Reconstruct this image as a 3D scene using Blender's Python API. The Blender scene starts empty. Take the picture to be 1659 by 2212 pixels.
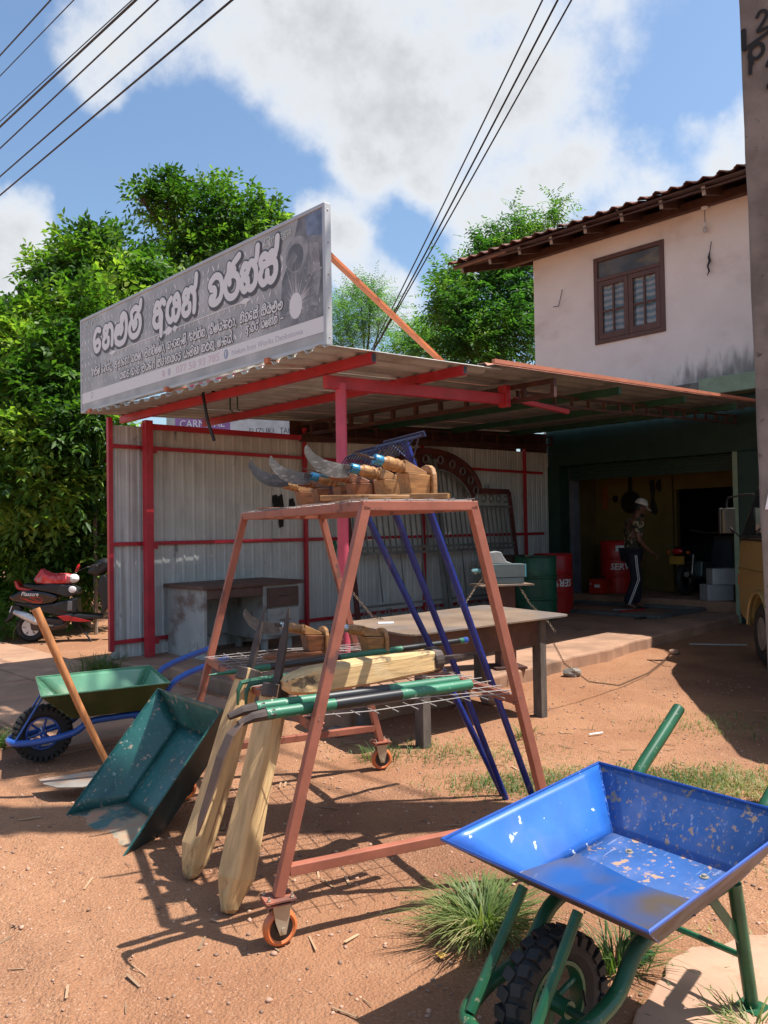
import bpy, bmesh, math, random
import numpy as np
from mathutils import Matrix, Vector, Euler
R = math.radians
random.seed(7)
rng = np.random.default_rng(11)
SC = bpy.context.scene
COL = SC.collection

# ---------------------------------------------------------------- camera, sky, sun
PITCH, ROLL, CAMH = R(1.33), 0.0168, 1.4
cam_d = bpy.data.cameras.new('camera')
cam = bpy.data.objects.new('camera', cam_d)
COL.objects.link(cam)
fw = Vector((0, math.cos(PITCH), math.sin(PITCH)))
up0 = Vector((0, -math.sin(PITCH), math.cos(PITCH)))
rt = Vector((1, 0, 0))*math.cos(ROLL) - up0*math.sin(ROLL)
upv = up0*math.cos(ROLL) + Vector((1, 0, 0))*math.sin(ROLL)
M = Matrix((rt, upv, -fw)).transposed().to_4x4()
M.translation = (0, 0, CAMH)
cam.matrix_world = M
cam_d.sensor_width = 36
cam_d.lens = 36*1720/2212
cam_d.clip_start = 0.05
cam_d.clip_end = 2000
SC.camera = cam

SUN_EL = R(63.5)
SUN_DIR = Vector((math.cos(SUN_EL)*0.999, -0.04*math.cos(SUN_EL), math.sin(SUN_EL))).normalized()
sun_d = bpy.data.lights.new('sun', 'SUN')
sun_d.energy = 4.6
sun_d.angle = R(0.53)
sun_d.color = (1.0, 0.955, 0.89)
sun = bpy.data.objects.new('sun', sun_d)
COL.objects.link(sun)
sun.rotation_euler = SUN_DIR.to_track_quat('Z', 'Y').to_euler()

SC.view_settings.view_transform = 'Standard'
SC.view_settings.look = 'None'
SC.view_settings.gamma = 1
SC.view_settings.exposure = 0.85
SC.view_settings.use_curve_mapping = False
SC.cycles.use_denoising = True
SC.cycles.max_bounces = 8
SC.cycles.transparent_max_bounces = 12

def dirv(px, py):
    "sky direction of a cloud as measured on the photograph"
    v = fw + rt*((px-829.5)/1720) - upv*((py-1106)/1720)
    return v.normalized()

world = bpy.data.worlds.new('World')
SC.world = world
world.use_nodes = True
wn, wl = world.node_tree.nodes, world.node_tree.links
wn.clear()
def N(nodes, t, **kw):
    n = nodes.new(t)
    for k, v in kw.items():
        setattr(n, k, v)
    return n
def MATH(nodes, links, op, a, b=None, c=None, clamp=False):
    n = nodes.new('ShaderNodeMath'); n.operation = op; n.use_clamp = clamp
    for i, x in enumerate((a, b, c)):
        if x is None: continue
        if isinstance(x, (int, float)): n.inputs[i].default_value = x
        else: links.new(x, n.inputs[i])
    return n.outputs[0]
def RANGE(nodes, links, x, a, b, c=0., d=1., smooth=True):
    n = nodes.new('ShaderNodeMapRange'); n.interpolation_type = 'SMOOTHSTEP' if smooth else 'LINEAR'
    links.new(x, n.inputs[0])
    for i, v in enumerate((a, b, c, d)): n.inputs[i+1].default_value = v
    return n.outputs[0]
wout = N(wn, 'ShaderNodeOutputWorld'); bg = N(wn, 'ShaderNodeBackground')
sky = N(wn, 'ShaderNodeTexSky'); sky.sky_type = 'NISHITA'; sky.sun_disc = False
sky.sun_elevation = SUN_EL; sky.sun_rotation = R(92.3)
sky.air_density = 1.25; sky.dust_density = 1.6; sky.ozone_density = 2.2; sky.altitude = 20
tc = N(wn, 'ShaderNodeTexCoord')
nrm = N(wn, 'ShaderNodeVectorMath', operation='NORMALIZE'); wl.new(tc.outputs['Generated'], nrm.inputs[0])
# clouds: soft lobes at their directions, broken up by fractal noise
LOBES = [(660, 90, .19, 1.0), (800, 150, .20, 1.0), (960, 90, .22, 1.0), (900, 270, .13, .9), (1010, 350, .09, .8), (1090, 190, .14, .85), (720, 0, .18, .9), (540, 60, .10, .5),
         (1220, 420, .13, .95), (1400, 410, .10, .9), (1090, 490, .11, .85), (1010, 570, .08, .6), (1320, 360, .08, .7),
         (250, 70, .13, .72), (190, 140, .09, .65), (330, 20, .12, .6), (10, 520, .10, .8), (-60, 600, .16, .9), (60, 440, .06, .5),
         (750, 560, .10, 1.0), (840, 640, .10, 1.0), (690, 510, .07, .9), (1590, 310, .075, .9), (1640, 260, .09, .9), (1460, 262, .035, .7), (1690, 120, .08, .5),
         (-200, 900, .3, .8), (1900, 500, .3, .9), (300, -350, .22, .7), (1300, -350, .35, .9), (2300, 900, .3, .8), (-700, 400, .4, .8), (850, -900, .5, .8)]
warp = N(wn, 'ShaderNodeTexNoise'); warp.inputs['Scale'].default_value = 3.2; warp.inputs['Detail'].default_value = 6; warp.inputs['Roughness'].default_value = .6
wl.new(nrm.outputs[0], warp.inputs['Vector'])
wsub = N(wn, 'ShaderNodeVectorMath', operation='SUBTRACT'); wl.new(warp.outputs['Color'], wsub.inputs[0]); wsub.inputs[1].default_value = (.5, .5, .5)
wsc = N(wn, 'ShaderNodeVectorMath', operation='SCALE'); wl.new(wsub.outputs[0], wsc.inputs[0]); wsc.inputs['Scale'].default_value = .16
wadd = N(wn, 'ShaderNodeVectorMath', operation='ADD'); wl.new(nrm.outputs[0], wadd.inputs[0]); wl.new(wsc.outputs[0], wadd.inputs[1])
LOBES = [(dirv(a, b_), c, e) for a, b_, c, e in LOBES]
# clouds added out of view, to brighten and whiten the fill light
LOBES += [(Vector(v).normalized(), r_, w_) for v, r_, w_ in (((0, -1, .45), .42, .9), ((.75, -.6, .4), .4, .9), ((-.85, -.4, .45), .42, .9), ((-.3, -.5, 1), .38, .85), ((.9, .25, .35), .38, .9), ((-1, .35, .3), .36, .9), ((-.7, .2, .9), .3, .85), ((.35, -.8, 1.1), .3, .8), ((.1, .3, 1), .34, .85))]
acc = None
for (cdir, rad, wgt) in LOBES:
    d = N(wn, 'ShaderNodeVectorMath', operation='DISTANCE')
    wl.new(wadd.outputs[0], d.inputs[0]); d.inputs[1].default_value = cdir
    m = RANGE(wn, wl, d.outputs['Value'], rad, rad*.15, 0., wgt)
    acc = m if acc is None else MATH(wn, wl, 'ADD', acc, MATH(wn, wl, 'MULTIPLY', m, MATH(wn, wl, 'SUBTRACT', 1.15, acc, clamp=True)))
nz = N(wn, 'ShaderNodeTexNoise'); nz.inputs['Scale'].default_value = 7; nz.inputs['Detail'].default_value = 9; nz.inputs['Roughness'].default_value = .62
wl.new(nrm.outputs[0], nz.inputs['Vector'])
nzc = MATH(wn, wl, 'SUBTRACT', nz.outputs['Fac'], .5)
den = MATH(wn, wl, 'ADD', acc, MATH(wn, wl, 'MULTIPLY', nzc, 1.15))
mask = RANGE(wn, wl, den, .66, 1.14)
core = RANGE(wn, wl, den, .90, 1.45)
ccol = N(wn, 'ShaderNodeMixRGB'); ccol.inputs[1].default_value = (4.7, 4.8, 4.9, 1); ccol.inputs[2].default_value = (2.7, 2.8, 2.9, 1)
wl.new(core, ccol.inputs[0])
shade = N(wn, 'ShaderNodeMixRGB', blend_type='MULTIPLY'); shade.inputs[0].default_value = 1
wl.new(sky.outputs[0], shade.inputs[1]); shade.inputs[2].default_value = (.77, .84, .89, 1)
cm = N(wn, 'ShaderNodeMixRGB'); wl.new(MATH(wn, wl, 'MULTIPLY', mask, .96), cm.inputs[0]); wl.new(shade.outputs[0], cm.inputs[1]); wl.new(ccol.outputs[0], cm.inputs[2])
wl.new(cm.outputs[0], bg.inputs['Color']); bg.inputs['Strength'].default_value = 0.112
wl.new(bg.outputs[0], wout.inputs['Surface'])

# ---------------------------------------------------------------- helpers
def tag(o, label=None, cat=None, group=None, kind=None):
    if label: o['label'] = label
    if cat: o['category'] = cat
    if group: o['group'] = group
    if kind: o['kind'] = kind
    return o
XF = {}
def thing(name, label, cat, loc=(0, 0, 0), rz=0., group=None, kind=None):
    o = bpy.data.objects.new(name, None); COL.objects.link(o)
    o.location = loc; o.rotation_euler = (0, 0, rz); o.empty_display_size = .1
    XF[o] = (Matrix.Translation(Vector(loc)) @ Matrix.Rotation(rz, 4, 'Z')).inverted()
    return tag(o, label, cat, group, kind)
def copy_tree(o, parent=None):
    c = o.copy(); COL.objects.link(c); c.parent = parent
    for ch in list(o.children): copy_tree(ch, c)
    return c
def V3(*a): return Vector(a)
class MB:
    def __init__(s): s.v = []; s.f = []
    def add(s, vs, fs):
        b = len(s.v); s.v += [tuple(v) for v in vs]; s.f += [tuple(i+b for i in f) for f in fs]; return s
    def box(s, c, d, mat=None):
        x, y, z = (k/2 for k in d); c = Vector(c)
        vs = [Vector((a*x, b*y, e*z)) for a in (-1, 1) for b in (-1, 1) for e in (-1, 1)]
        if mat is not None: vs = [mat @ v for v in vs]
        return s.add([c+v for v in vs], [(0, 1, 3, 2), (4, 6, 7, 5), (0, 4, 5, 1), (2, 3, 7, 6), (0, 2, 6, 4), (1, 5, 7, 3)])
    def bar(s, p, q, w, h, up=(0, 0, 1), off=0.):
        p, q = Vector(p), Vector(q); d = (q-p).normalized(); u = Vector(up)
        sd = d.cross(u)
        if sd.length < 1e-4: sd = d.cross(Vector((1, 0, 0)))
        sd.normalize(); u = sd.cross(d)
        a, b = sd*w/2, u*h/2
        vs = [p-a-b, p+a-b, p+a+b, p-a+b, q-a-b, q+a-b, q+a+b, q-a+b]
        return s.add(vs, [(0, 3, 2, 1), (4, 5, 6, 7), (0, 1, 5, 4), (1, 2, 6, 5), (2, 3, 7, 6), (3, 0, 4, 7)])
    def tube(s, pts, r, n=8, closed=False):
        pts = [Vector(p) for p in pts]; m = len(pts)
        rs = r if isinstance(r, (list, tuple)) else [r]*m
        base = len(s.v); ref = None
        for i, p in enumerate(pts):
            if closed: t = pts[(i+1) % m]-pts[i-1]
            else: t = pts[min(i+1, m-1)]-pts[max(i-1, 0)]
            t.normalize()
            if ref is None:
                ref = t.cross(Vector((0, 0, 1)))
                if ref.length < .1: ref = t.cross(Vector((1, 0, 0)))
            ref = ref - t*ref.dot(t)
            if ref.length < 1e-5: ref = t.orthogonal()
            ref.normalize(); b = t.cross(ref)
            for k in range(n):
                a = 2*math.pi*k/n
                s.v.append(tuple(p+(ref*math.cos(a)+b*math.sin(a))*rs[i]))
        for i in range(m if closed else m-1):
            j = (i+1) % m
            for k in range(n):
                l = (k+1) % n
                s.f.append((base+i*n+k, base+i*n+l, base+j*n+l, base+j*n+k))
        if not closed:
            s.f.append(tuple(base+k for k in range(n))[::-1]); s.f.append(tuple(base+(m-1)*n+k for k in range(n)))
        return s
    def prism(s, poly, o, ex, ey, th):
        "polygon in the plane (o, ex, ey) thickened by th along ex x ey"
        o, ex, ey = Vector(o), Vector(ex), Vector(ey); ez = ex.cross(ey).normalized()*th
        n = len(poly)
        vs = [o+ex*a+ey*b for a, b in poly]; vs += [v+ez for v in vs]
        fs = [tuple(range(n))[::-1], tuple(range(n, 2*n))]+[(i, (i+1) % n, n+(i+1) % n, n+i) for i in range(n)]
        return s.add(vs, fs)
    def lathe(s, prof, n=16, o=(0, 0, 0), ax=(0, 0, 1), cap=True):
        o, ax = Vector(o), Vector(ax).normalized(); x = ax.orthogonal().normalized(); y = ax.cross(x)
        base = len(s.v); m = len(prof)
        for r, z in prof:
            for k in range(n):
                a = 2*math.pi*k/n; s.v.append(tuple(o+ax*z+(x*math.cos(a)+y*math.sin(a))*r))
        for i in range(m-1):
            for k in range(n):
                l = (k+1) % n; s.f.append((base+i*n+k, base+i*n+l, base+(i+1)*n+l, base+(i+1)*n+k))
        if cap:
            if prof[0][0] > 1e-4: s.f.append(tuple(base+k for k in range(n))[::-1])
            if prof[-1][0] > 1e-4: s.f.append(tuple(base+(m-1)*n+k for k in range(n)))
        return s
    def torus(s, c, ax, R_, r, n=28, m=10, sq=1.):
        c, ax = Vector(c), Vector(ax).normalized(); x = ax.orthogonal().normalized(); y = ax.cross(x); b = len(s.v)
        for i in range(n):
            a = 2*math.pi*i/n; d = x*math.cos(a)+y*math.sin(a)
            for k in range(m):
                t = 2*math.pi*k/m; s.v.append(tuple(c+d*(R_+r*math.cos(t))+ax*(r*sq*math.sin(t))))
        for i in range(n):
            for k in range(m):
                j, l = (i+1) % n, (k+1) % m; s.f.append((b+i*m+k, b+j*m+k, b+j*m+l, b+i*m+l))
        return s
    def quad(s, a, b, c, d): return s.add([a, b, c, d], [(0, 1, 2, 3)])
    def ell(s, c, r, n=12, m=8, mat=None):
        b = len(s.v); c = Vector(c)
        for i in range(m+1):
            p = math.pi*i/m
            for k in range(n):
                a = 2*math.pi*k/n
                v = Vector((r[0]*math.sin(p)*math.cos(a), r[1]*math.sin(p)*math.sin(a), r[2]*math.cos(p)))
                if mat is not None: v = mat @ v
                s.v.append(tuple(c+v))
        for i in range(m):
            for k in range(n):
                l = (k+1) % n; s.f.append((b+i*n+k, b+(i+1)*n+k, b+(i+1)*n+l, b+i*n+l))
        return s
    def build(s, name, mat, parent=None, world=False, smooth=False, bevel=0., weld=False):
        me = bpy.data.meshes.new(name)
        vs = s.v
        if world and parent is not None:
            I = XF[parent]; vs = [tuple(I @ Vector(v)) for v in vs]
        me.from_pydata(vs, [], s.f); me.update()
        bm = bmesh.new(); bm.from_mesh(me)
        if weld: bmesh.ops.remove_doubles(bm, verts=bm.verts, dist=1e-4)
        bmesh.ops.recalc_face_normals(bm, faces=bm.faces); bm.to_mesh(me); bm.free()
        if isinstance(mat, (list, tuple)):
            for m in mat: me.materials.append(m)
        elif mat: me.materials.append(mat)
        if smooth:
            me.polygons.foreach_set('use_smooth', [True]*len(me.polygons))
            try: me.set_sharp_from_angle(angle=R(38))
            except Exception: pass
        o = bpy.data.objects.new(name, me); COL.objects.link(o)
        if parent is not None:
            o.parent = parent; XF[o] = XF[parent]
        if bevel:
            b = o.modifiers.new('bevel', 'BEVEL'); b.width = bevel; b.segments = 2; b.limit_method = 'ANGLE'; b.angle_limit = R(40)
        return o

# ---------------------------------------------------------------- materials
def mat(name, col, rough=.6, metal=0., var=.18, vs=5., bump=0., bs=60., spots=(), stretch=(1, 1, 1), spec=.5, coat=0., island=0., transl=0.):
    m = bpy.data.materials.new(name); m.use_nodes = True
    n, l = m.node_tree.nodes, m.node_tree.links
    b = n['Principled BSDF']
    tcn = N(n, 'ShaderNodeTexCoord'); oi = N(n, 'ShaderNodeObjectInfo')
    sc = N(n, 'ShaderNodeVectorMath', operation='SCALE'); sc.inputs[0].default_value = (17, 31, 23); l.new(oi.outputs['Random'], sc.inputs['Scale'])
    ad = N(n, 'ShaderNodeVectorMath', operation='ADD'); l.new(tcn.outputs['Object'], ad.inputs[0]); l.new(sc.outputs[0], ad.inputs[1])
    mp = N(n, 'ShaderNodeMapping'); mp.inputs['Scale'].default_value = stretch; l.new(ad.outputs[0], mp.inputs[0])
    def noise(scale, detail=6, vec=None, rgh=.6):
        x = N(n, 'ShaderNodeTexNoise'); x.inputs['Scale'].default_value = scale; x.inputs['Detail'].default_value = detail; x.inputs['Roughness'].default_value = rgh
        l.new(vec or mp.outputs[0], x.inputs['Vector']); return x.outputs['Fac']
    f = noise(vs)
    rp = RANGE(n, l, f, .3, .7, 1-var, 1+var)
    if island:
        g = N(n, 'ShaderNodeNewGeometry')
        r2 = RANGE(n, l, g.outputs['Random Per Island'], 0, 1, 1-island, 1+island, smooth=False)
        rp = MATH(n, l, 'MULTIPLY', rp, r2)
    cs = N(n, 'ShaderNodeVectorMath', operation='SCALE'); cs.inputs[0].default_value = col[:3]; l.new(rp, cs.inputs['Scale'])
    cur = cs.outputs[0]; rcur = None
    for (c2, s2, lo, hi, amt, st) in spots:
        mp2 = N(n, 'ShaderNodeMapping'); mp2.inputs['Scale'].default_value = st; l.new(ad.outputs[0], mp2.inputs[0])
        k = RANGE(n, l, noise(s2, 5, mp2.outputs[0]), lo, hi, 0, amt)
        mx = N(n, 'ShaderNodeMixRGB'); l.new(k, mx.inputs[0]); l.new(cur, mx.inputs[1]); mx.inputs[2].default_value = (*c2[:3], 1)
        cur = mx.outputs[0]
        rcur = k if rcur is None else MATH(n, l, 'MAXIMUM', rcur, k)
    l.new(cur, b.inputs['Base Color'])
    b.inputs['Metallic'].default_value = metal
    b.inputs['Specular IOR Level'].default_value = spec
    if rcur is not None and rough < .7:
        rr = MATH(n, l, 'ADD', rough, MATH(n, l, 'MULTIPLY', rcur, .8-rough), clamp=True); l.new(rr, b.inputs['Roughness'])
    else: b.inputs['Roughness'].default_value = rough
    if coat: b.inputs['Coat Weight'].default_value = coat; b.inputs['Coat Roughness'].default_value = .12
    if bump:
        bp = N(n, 'ShaderNodeBump'); bp.inputs['Strength'].default_value = bump; bp.inputs['Distance'].default_value = .01
        l.new(noise(bs, 4), bp.inputs['Height']); l.new(bp.outputs[0], b.inputs['Normal'])
    return m
RUST = (.16, .055, .02); DUST = (.36, .2, .12); DARK = (.02, .02, .02)
def st3(z): return (1, 1, z)
m_red = mat('red_paint', (.46, .025, .04), .42, var=.15, vs=4, spots=[((.55, .12, .12), 9, .6, .75, .35, (1, 1, .4)), (DARK, 5, .68, .8, .5, (1, 1, 1))])
m_pink = mat('faded_pink_paint', (.60, .085, .14), .45, var=.12, spots=[((.1, .03, .04), 7, .66, .76, .7, (1, 1, .5))])
m_brown_steel = mat('brown_primed_steel', (.07, .028, .022), .6, var=.3, spots=[(RUST, 8, .5, .7, .5, (1, 1, 1))])
m_green_steel = mat('dark_green_steel', (.015, .07, .035), .5, var=.25)
m_oxide = mat('oxide_primer', (.33, .108, .065), .55, var=.14, vs=7, bump=.05, spots=[((.42, .22, .16), 40, .62, .72, .5, (1, 1, 1)), ((.09, .05, .045), 3.6, .575, .64, .75, (1, 1, 1)), ((.25, .07, .035), 9, .55, .7, .5, (1, 1, 1)), ((.5, .35, .3), 120, .68, .74, .5, (1, 1, 1))])
m_wallsheet = mat('wall_sheet_paint', (.56, .585, .56), .5, var=.1, vs=2.5, spots=[((.17, .16, .13), 2.2, .52, .75, .55, (4, 4, .25)), ((.05, .05, .045), 3, .66, .74, .7, (1.2, 1.2, .5)), ((.22, .11, .05), 5, .68, .76, .5, (1, 1, .7))])
m_roof_cream = mat('cream_roof_sheet', (.55, .52, .45), .4, var=.08, spots=[((.3, .22, .15), 4, .6, .8, .4, (1, 1, 1))])
m_roof_terra = mat('terracotta_roof_sheet', (.48, .17, .10), .5, var=.1)
m_alu = mat('aluminium', (.50, .50, .49), .45, metal=.4, var=.06)
m_orange_steel = mat('orange_primed_steel', (.55, .16, .06), .5, var=.12)
m_pinkwall = mat('pink_plaster', (.86, .79, .735), .9, var=.05, vs=1.2, bump=.08, bs=40, spots=[((.50, .37, .30), 1.1, .5, .8, .5, (1, 1, 1.5))])
m_greenplaster = mat('green_plaster', (.29, .37, .24), .85, var=.12, bump=.06, spots=[((.28, .34, .24), 6, .58, .72, .5, (1, 1, 1))])
m_darkgreen = mat('dark_green_paint', (.012, .048, .034), .5, var=.2)
m_tile = mat('clay_tile', (.16, .058, .038), .85, var=.35, vs=9, bump=.2, bs=50, spots=[((.035, .03, .026), 6, .45, .65, .8, (1, 1, 1)), ((.36, .17, .12), 14, .62, .72, .5, (1, 1, 1))], island=.3)
m_brownwood = mat('dark_brown_wood', (.075, .03, .018), .6, var=.25, vs=6, stretch=(1, 1, 1), bump=.08)
m_paleend = mat('pale_rafter_end', (.36, .30, .25), .8)
m_winframe = mat('window_brown_paint', (.115, .048, .03), .45, var=.15, vs=8)
m_curtain = mat('striped_curtain', (.42, .48, .52), .9)
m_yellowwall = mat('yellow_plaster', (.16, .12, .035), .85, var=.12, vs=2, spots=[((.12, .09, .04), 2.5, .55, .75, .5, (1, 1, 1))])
m_blackroom = mat('painted_dark_room', (.02, .02, .022), .9)  # near-black colour stands in for the darkness of the unlit rooms
m_blue_door = mat('blue_door_paint', (.08, .22, .36), .5)
m_floor = mat('earth_stained_concrete', (.33, .19, .12), .85, var=.25, vs=2.2, bump=.12, bs=25, spots=[((.09, .06, .045), 1.6, .55, .75, .7, (1, 1, 1)), ((.42, .29, .2), 5, .55, .75, .5, (1, 1, 1))])
m_paving = mat('old_paving_concrete', (.36, .205, .125), .9, var=.2, vs=3, bump=.15, bs=30, spots=[((.40, .19, .11), 1.3, .45, .7, .7, (1, 1, 1)), ((.16, .11, .08), 4, .6, .75, .5, (1, 1, 1))])
m_concrete = mat('grey_concrete', (.20, .175, .15), .92, var=.28, vs=4, bump=.35, bs=30, spots=[((.03, .027, .024), 14, .62, .7, .7, (1, 1, 1)), ((.27, .24, .21), 9, .62, .74, .4, (1, 1, 1))])
m_cable = mat('black_cable', (.012, .012, .014), .5)
m_black = mat('black_plastic', (.012, .012, .013), .38, var=.1)
m_blackpaint = mat('glossy_black_paint', (.006, .006, .008), .12, coat=.6)
m_redpaint = mat('glossy_red_paint', (.42, .012, .016), .2, coat=.5)
m_rubber = mat('tyre_rubber', (.022, .021, .02), .75, var=.25, vs=14, bump=.1, spots=[((.13, .085, .06), 7, .56, .74, .5, (1, 1, 1))])
m_seat = mat('black_vinyl', (.018, .018, .02), .45)
m_silver = mat('silver_paint', (.55, .56, .57), .35, metal=.4)
m_white = mat('white_paint', (.78, .78, .77), .5, var=.04)
m_mirror = mat('mirror_glass', (.45, .46, .47), .04, metal=1., var=0)
m_steel = mat('bare_steel', (.30, .29, .28), .38, metal=.9, var=.15)
m_blue = mat('blue_tray_paint', (.03, .092, .27), .36, var=.2, vs=4, coat=.15, spots=[((.40, .24, .12), 17, .615, .645, .85, (1, 1, 1)), ((.36, .22, .14), 48, .60, .64, .8, (1, 1, 1)), ((.15, .18, .34), 5, .45, .7, .5, (1, 1, 1)), ((.30, .34, .48), 9, .62, .66, .5, (.6, 9, 6))])
m_blueclean = mat('blue_tray_side_paint', (.022, .11, .40), .27, var=.4, vs=2.2, coat=.5, spots=[((.70, .78, .85), 24, .65, .665, .9, (1, 1, 1)), ((.08, .14, .5), 3, .5, .7, .4, (1, 1, 1))])
m_blueframe = mat('blue_tube_paint', (.018, .08, .34), .3, var=.15, coat=.3, spots=[((.5, .45, .4), 60, .69, .73, .6, (1, 1, 1))])
m_rakehead = mat('dark_rake_head', (.018, .026, .075), .4, metal=.3, var=.3, vs=14)
m_rakeblue = mat('rake_blue_paint', (.010, .024, .17), .35, var=.25, vs=10, spots=[((.10, .08, .12), 18, .6, .7, .7, (1, 1, .3)), ((.4, .4, .45), 80, .7, .74, .5, (1, 1, 1))])
m_greenframe = mat('green_tube_paint', (.012, .085, .036), .33, var=.25, vs=7, spots=[((.34, .26, .17), 45, .62, .70, .65, (1, 1, 1)), ((.02, .04, .025), 6, .5, .7, .5, (1, 1, 1))])
m_greenlight = mat('light_green_paint', (.03, .22, .11), .35, var=.15, spots=[((.4, .35, .25), 50, .66, .71, .6, (1, 1, 1))])
m_greenbar = mat('green_sprayed_tube', (.03, .165, .09), .45, var=.2, spots=[((.55, .55, .48), 55, .63, .68, .7, (1, 1, 1))])
m_rebar = mat('green_rebar', (.02, .10, .055), .5, var=.3)
m_greentray = mat('green_tray_paint', (.10, .26, .15), .24, var=.12, vs=4, coat=.4, spots=[((.7, .72, .6), 60, .7, .73, .7, (1, 1, 1)), ((.26, .25, .12), 2.2, .52, .72, .5, (1, 1, 1))])
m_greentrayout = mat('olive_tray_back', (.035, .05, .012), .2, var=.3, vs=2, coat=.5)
m_teal = mat('teal_tray_paint', (.022, .11, .10), .36, var=.2, vs=4, coat=.15, spots=[((.36, .27, .2), 22, .615, .65, .8, (1, 1, 1)), ((.3, .42, .42), 60, .62, .67, .6, (1, 1, 1)), ((.01, .06, .08), 3.5, .55, .7, .6, (1, 1, 1))])
m_tealmud = mat('muddy_teal_paint', (.05, .11, .10), .6, var=.3, vs=5, spots=[((.36, .25, .16), 4, .46, .58, .95, (1, 1, 1)), ((.4, .19, .11), 8, .5, .62, .8, (1, 1, 1))])
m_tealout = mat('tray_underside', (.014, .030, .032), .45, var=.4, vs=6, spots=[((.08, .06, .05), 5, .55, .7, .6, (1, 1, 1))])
m_hoewood = mat('hoe_handle_wood', (.42, .17, .06), .5, var=.22, vs=5, stretch=(8, 8, 1), bump=.06)
m_timber = mat('raw_timber', (.56, .37, .17), .75, var=.25, vs=4, stretch=(9, 9, 1), bump=.2, bs=12, spots=[((.22, .11, .05), 2.2, .545, .63, .75, (9, 9, .8)), ((.05, .04, .03), 5, .68, .76, .7, (1, 1, .6)), ((.62, .5, .3), 3, .55, .75, .5, (2, 2, .6))])
m_timberx = mat('raw_timber_beam', (.56, .37, .17), .75, var=.25, vs=4, stretch=(9, 9, 1), bump=.2, bs=12, spots=[((.04, .03, .025), 6.5, .575, .64, .85, (1.4, 1.4, .6)), ((.62, .5, .3), 3, .55, .75, .5, (.6, 2, 2))])
m_reddishwood = mat('oiled_reddish_wood', (.22, .083, .034), .4, var=.35, vs=4, stretch=(2, 12, 12), bump=.04, coat=.15)
m_palewood = mat('oiled_pale_wood', (.35, .175, .062), .4, var=.35, vs=4, stretch=(2, 12, 12), bump=.04, coat=.15)
m_ferrule = mat('blue_steel_ferrule', (.05, .22, .36), .3, metal=.5, var=.1)
m_ferrule2 = mat('bright_ferrule', (.4, .47, .5), .25, metal=.8, var=.1)
m_blade = mat('forged_blade', (.13, .12, .11), .5, metal=.6, var=.3, vs=12, spots=[((.30, .285, .26), 45, .52, .64, .7, (1, 1, 2.5)), ((.10, .06, .03), 9, .6, .7, .6, (1, 1, 1))])
m_forged = mat('dark_forged_iron', (.075, .055, .047), .6, metal=.4, var=.3, vs=12)
m_wheelorange = mat('orange_polyurethane', (.58, .16, .05), .4, var=.1)
m_zinc = mat('zinc_plated_steel', (.48, .43, .33), .4, metal=.6, var=.15)
m_mesh = mat('welded_wire', (.26, .23, .21), .6, metal=.0)
m_desk = mat('grey_steel_desk', (.38, .40, .38), .5, var=.12, vs=3, spots=[((.13, .06, .035), 2.6, .5, .68, .75, (1, 1, 1.2)), ((.04, .035, .03), 4.5, .64, .74, .7, (2, 2, .5))])
m_desktop = mat('rusty_desk_top', (.13, .075, .06), .6, var=.25, spots=[((.25, .25, .24), 5, .6, .75, .4, (1, 1, 1))])
m_tabletop = mat('worn_plate_table', (.215, .15, .105), .5, var=.25, vs=3, spots=[((.12, .105, .10), 1.8, .46, .62, .8, (1, 1, 1)), ((.5, .16, .1), 2.1, .66, .74, .6, (1, 1, 1)), ((.55, .52, .47), 60, .7, .74, .7, (1, 1, 1))])
m_tableapron = mat('rusty_brown_apron', (.105, .05, .032), .6, var=.35, vs=4)
m_tableleg = mat('weathered_grey_leg', (.10, .082, .068), .8, var=.3, vs=6, stretch=(3, 3, 1))
m_vise = mat('vise_teal_paint', (.11, .24, .25), .35, metal=.2, var=.2)
m_visegrey = mat('vise_grey_cast', (.13, .17, .17), .4, metal=.3)
m_chain = mat('rusty_chain', (.13, .085, .055), .55, metal=.4)
m_drumred = mat('red_drum_paint', (.42, .014, .016), .35, var=.18, spots=[((.02, .012, .01), 1.8, .56, .72, .85, (1, 1, 1))])
m_drumgreen = mat('green_drum_paint', (.015, .10, .055), .45, var=.25, spots=[((.03, .012, .01), 1.7, .5, .66, .85, (1, 1, 1))])
m_drumbrown = mat('burnt_drum', (.035, .014, .011), .6, var=.4)
m_gate = mat('gate_primer', (.12, .035, .03), .6, var=.3)
m_gategrey = mat('gate_bare_steel', (.24, .25, .24), .5, metal=.5, var=.2)
m_vanpaint = mat('ochre_van_paint', (.33, .235, .085), .32, var=.08, vs=3, coat=.4, spots=[((.22, .15, .06), 3, .55, .75, .4, (1, 1, 1))])
m_vantrim = mat('van_black_trim', (.015, .014, .013), .5)
m_glass = mat('dark_window_glass', (.02, .03, .035), .05, var=0, spec=.8)
m_amber = mat('amber_lens', (.55, .12, .02), .2)
m_skin = mat('brown_skin', (.17, .075, .045), .5, var=.06)
m_hair = mat('black_hair', (.008, .007, .006), .6)
m_cap = mat('off_white_cap', (.62, .58, .53), .85, var=.08)
m_camo = mat('camouflage_cloth', (.035, .04, .022), .85, var=.1, spots=[((.36, .29, .19), 13, .53, .56, 1., (1, 1, 1)), ((.10, .055, .03), 9, .56, .58, 1., (1, 1, 1))])
m_navy = mat('navy_tracksuit', (.012, .014, .028), .8)
m_sandal = mat('dark_sandal', (.03, .025, .02), .7)
m_box = mat('galvanised_box', (.60, .63, .64), .45, metal=.4, var=.1)
m_welder = mat('welder_red', (.48, .03, .015), .35)
m_yplate = mat('yellow_number_plate', (.30, .18, .02), .5)
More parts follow.
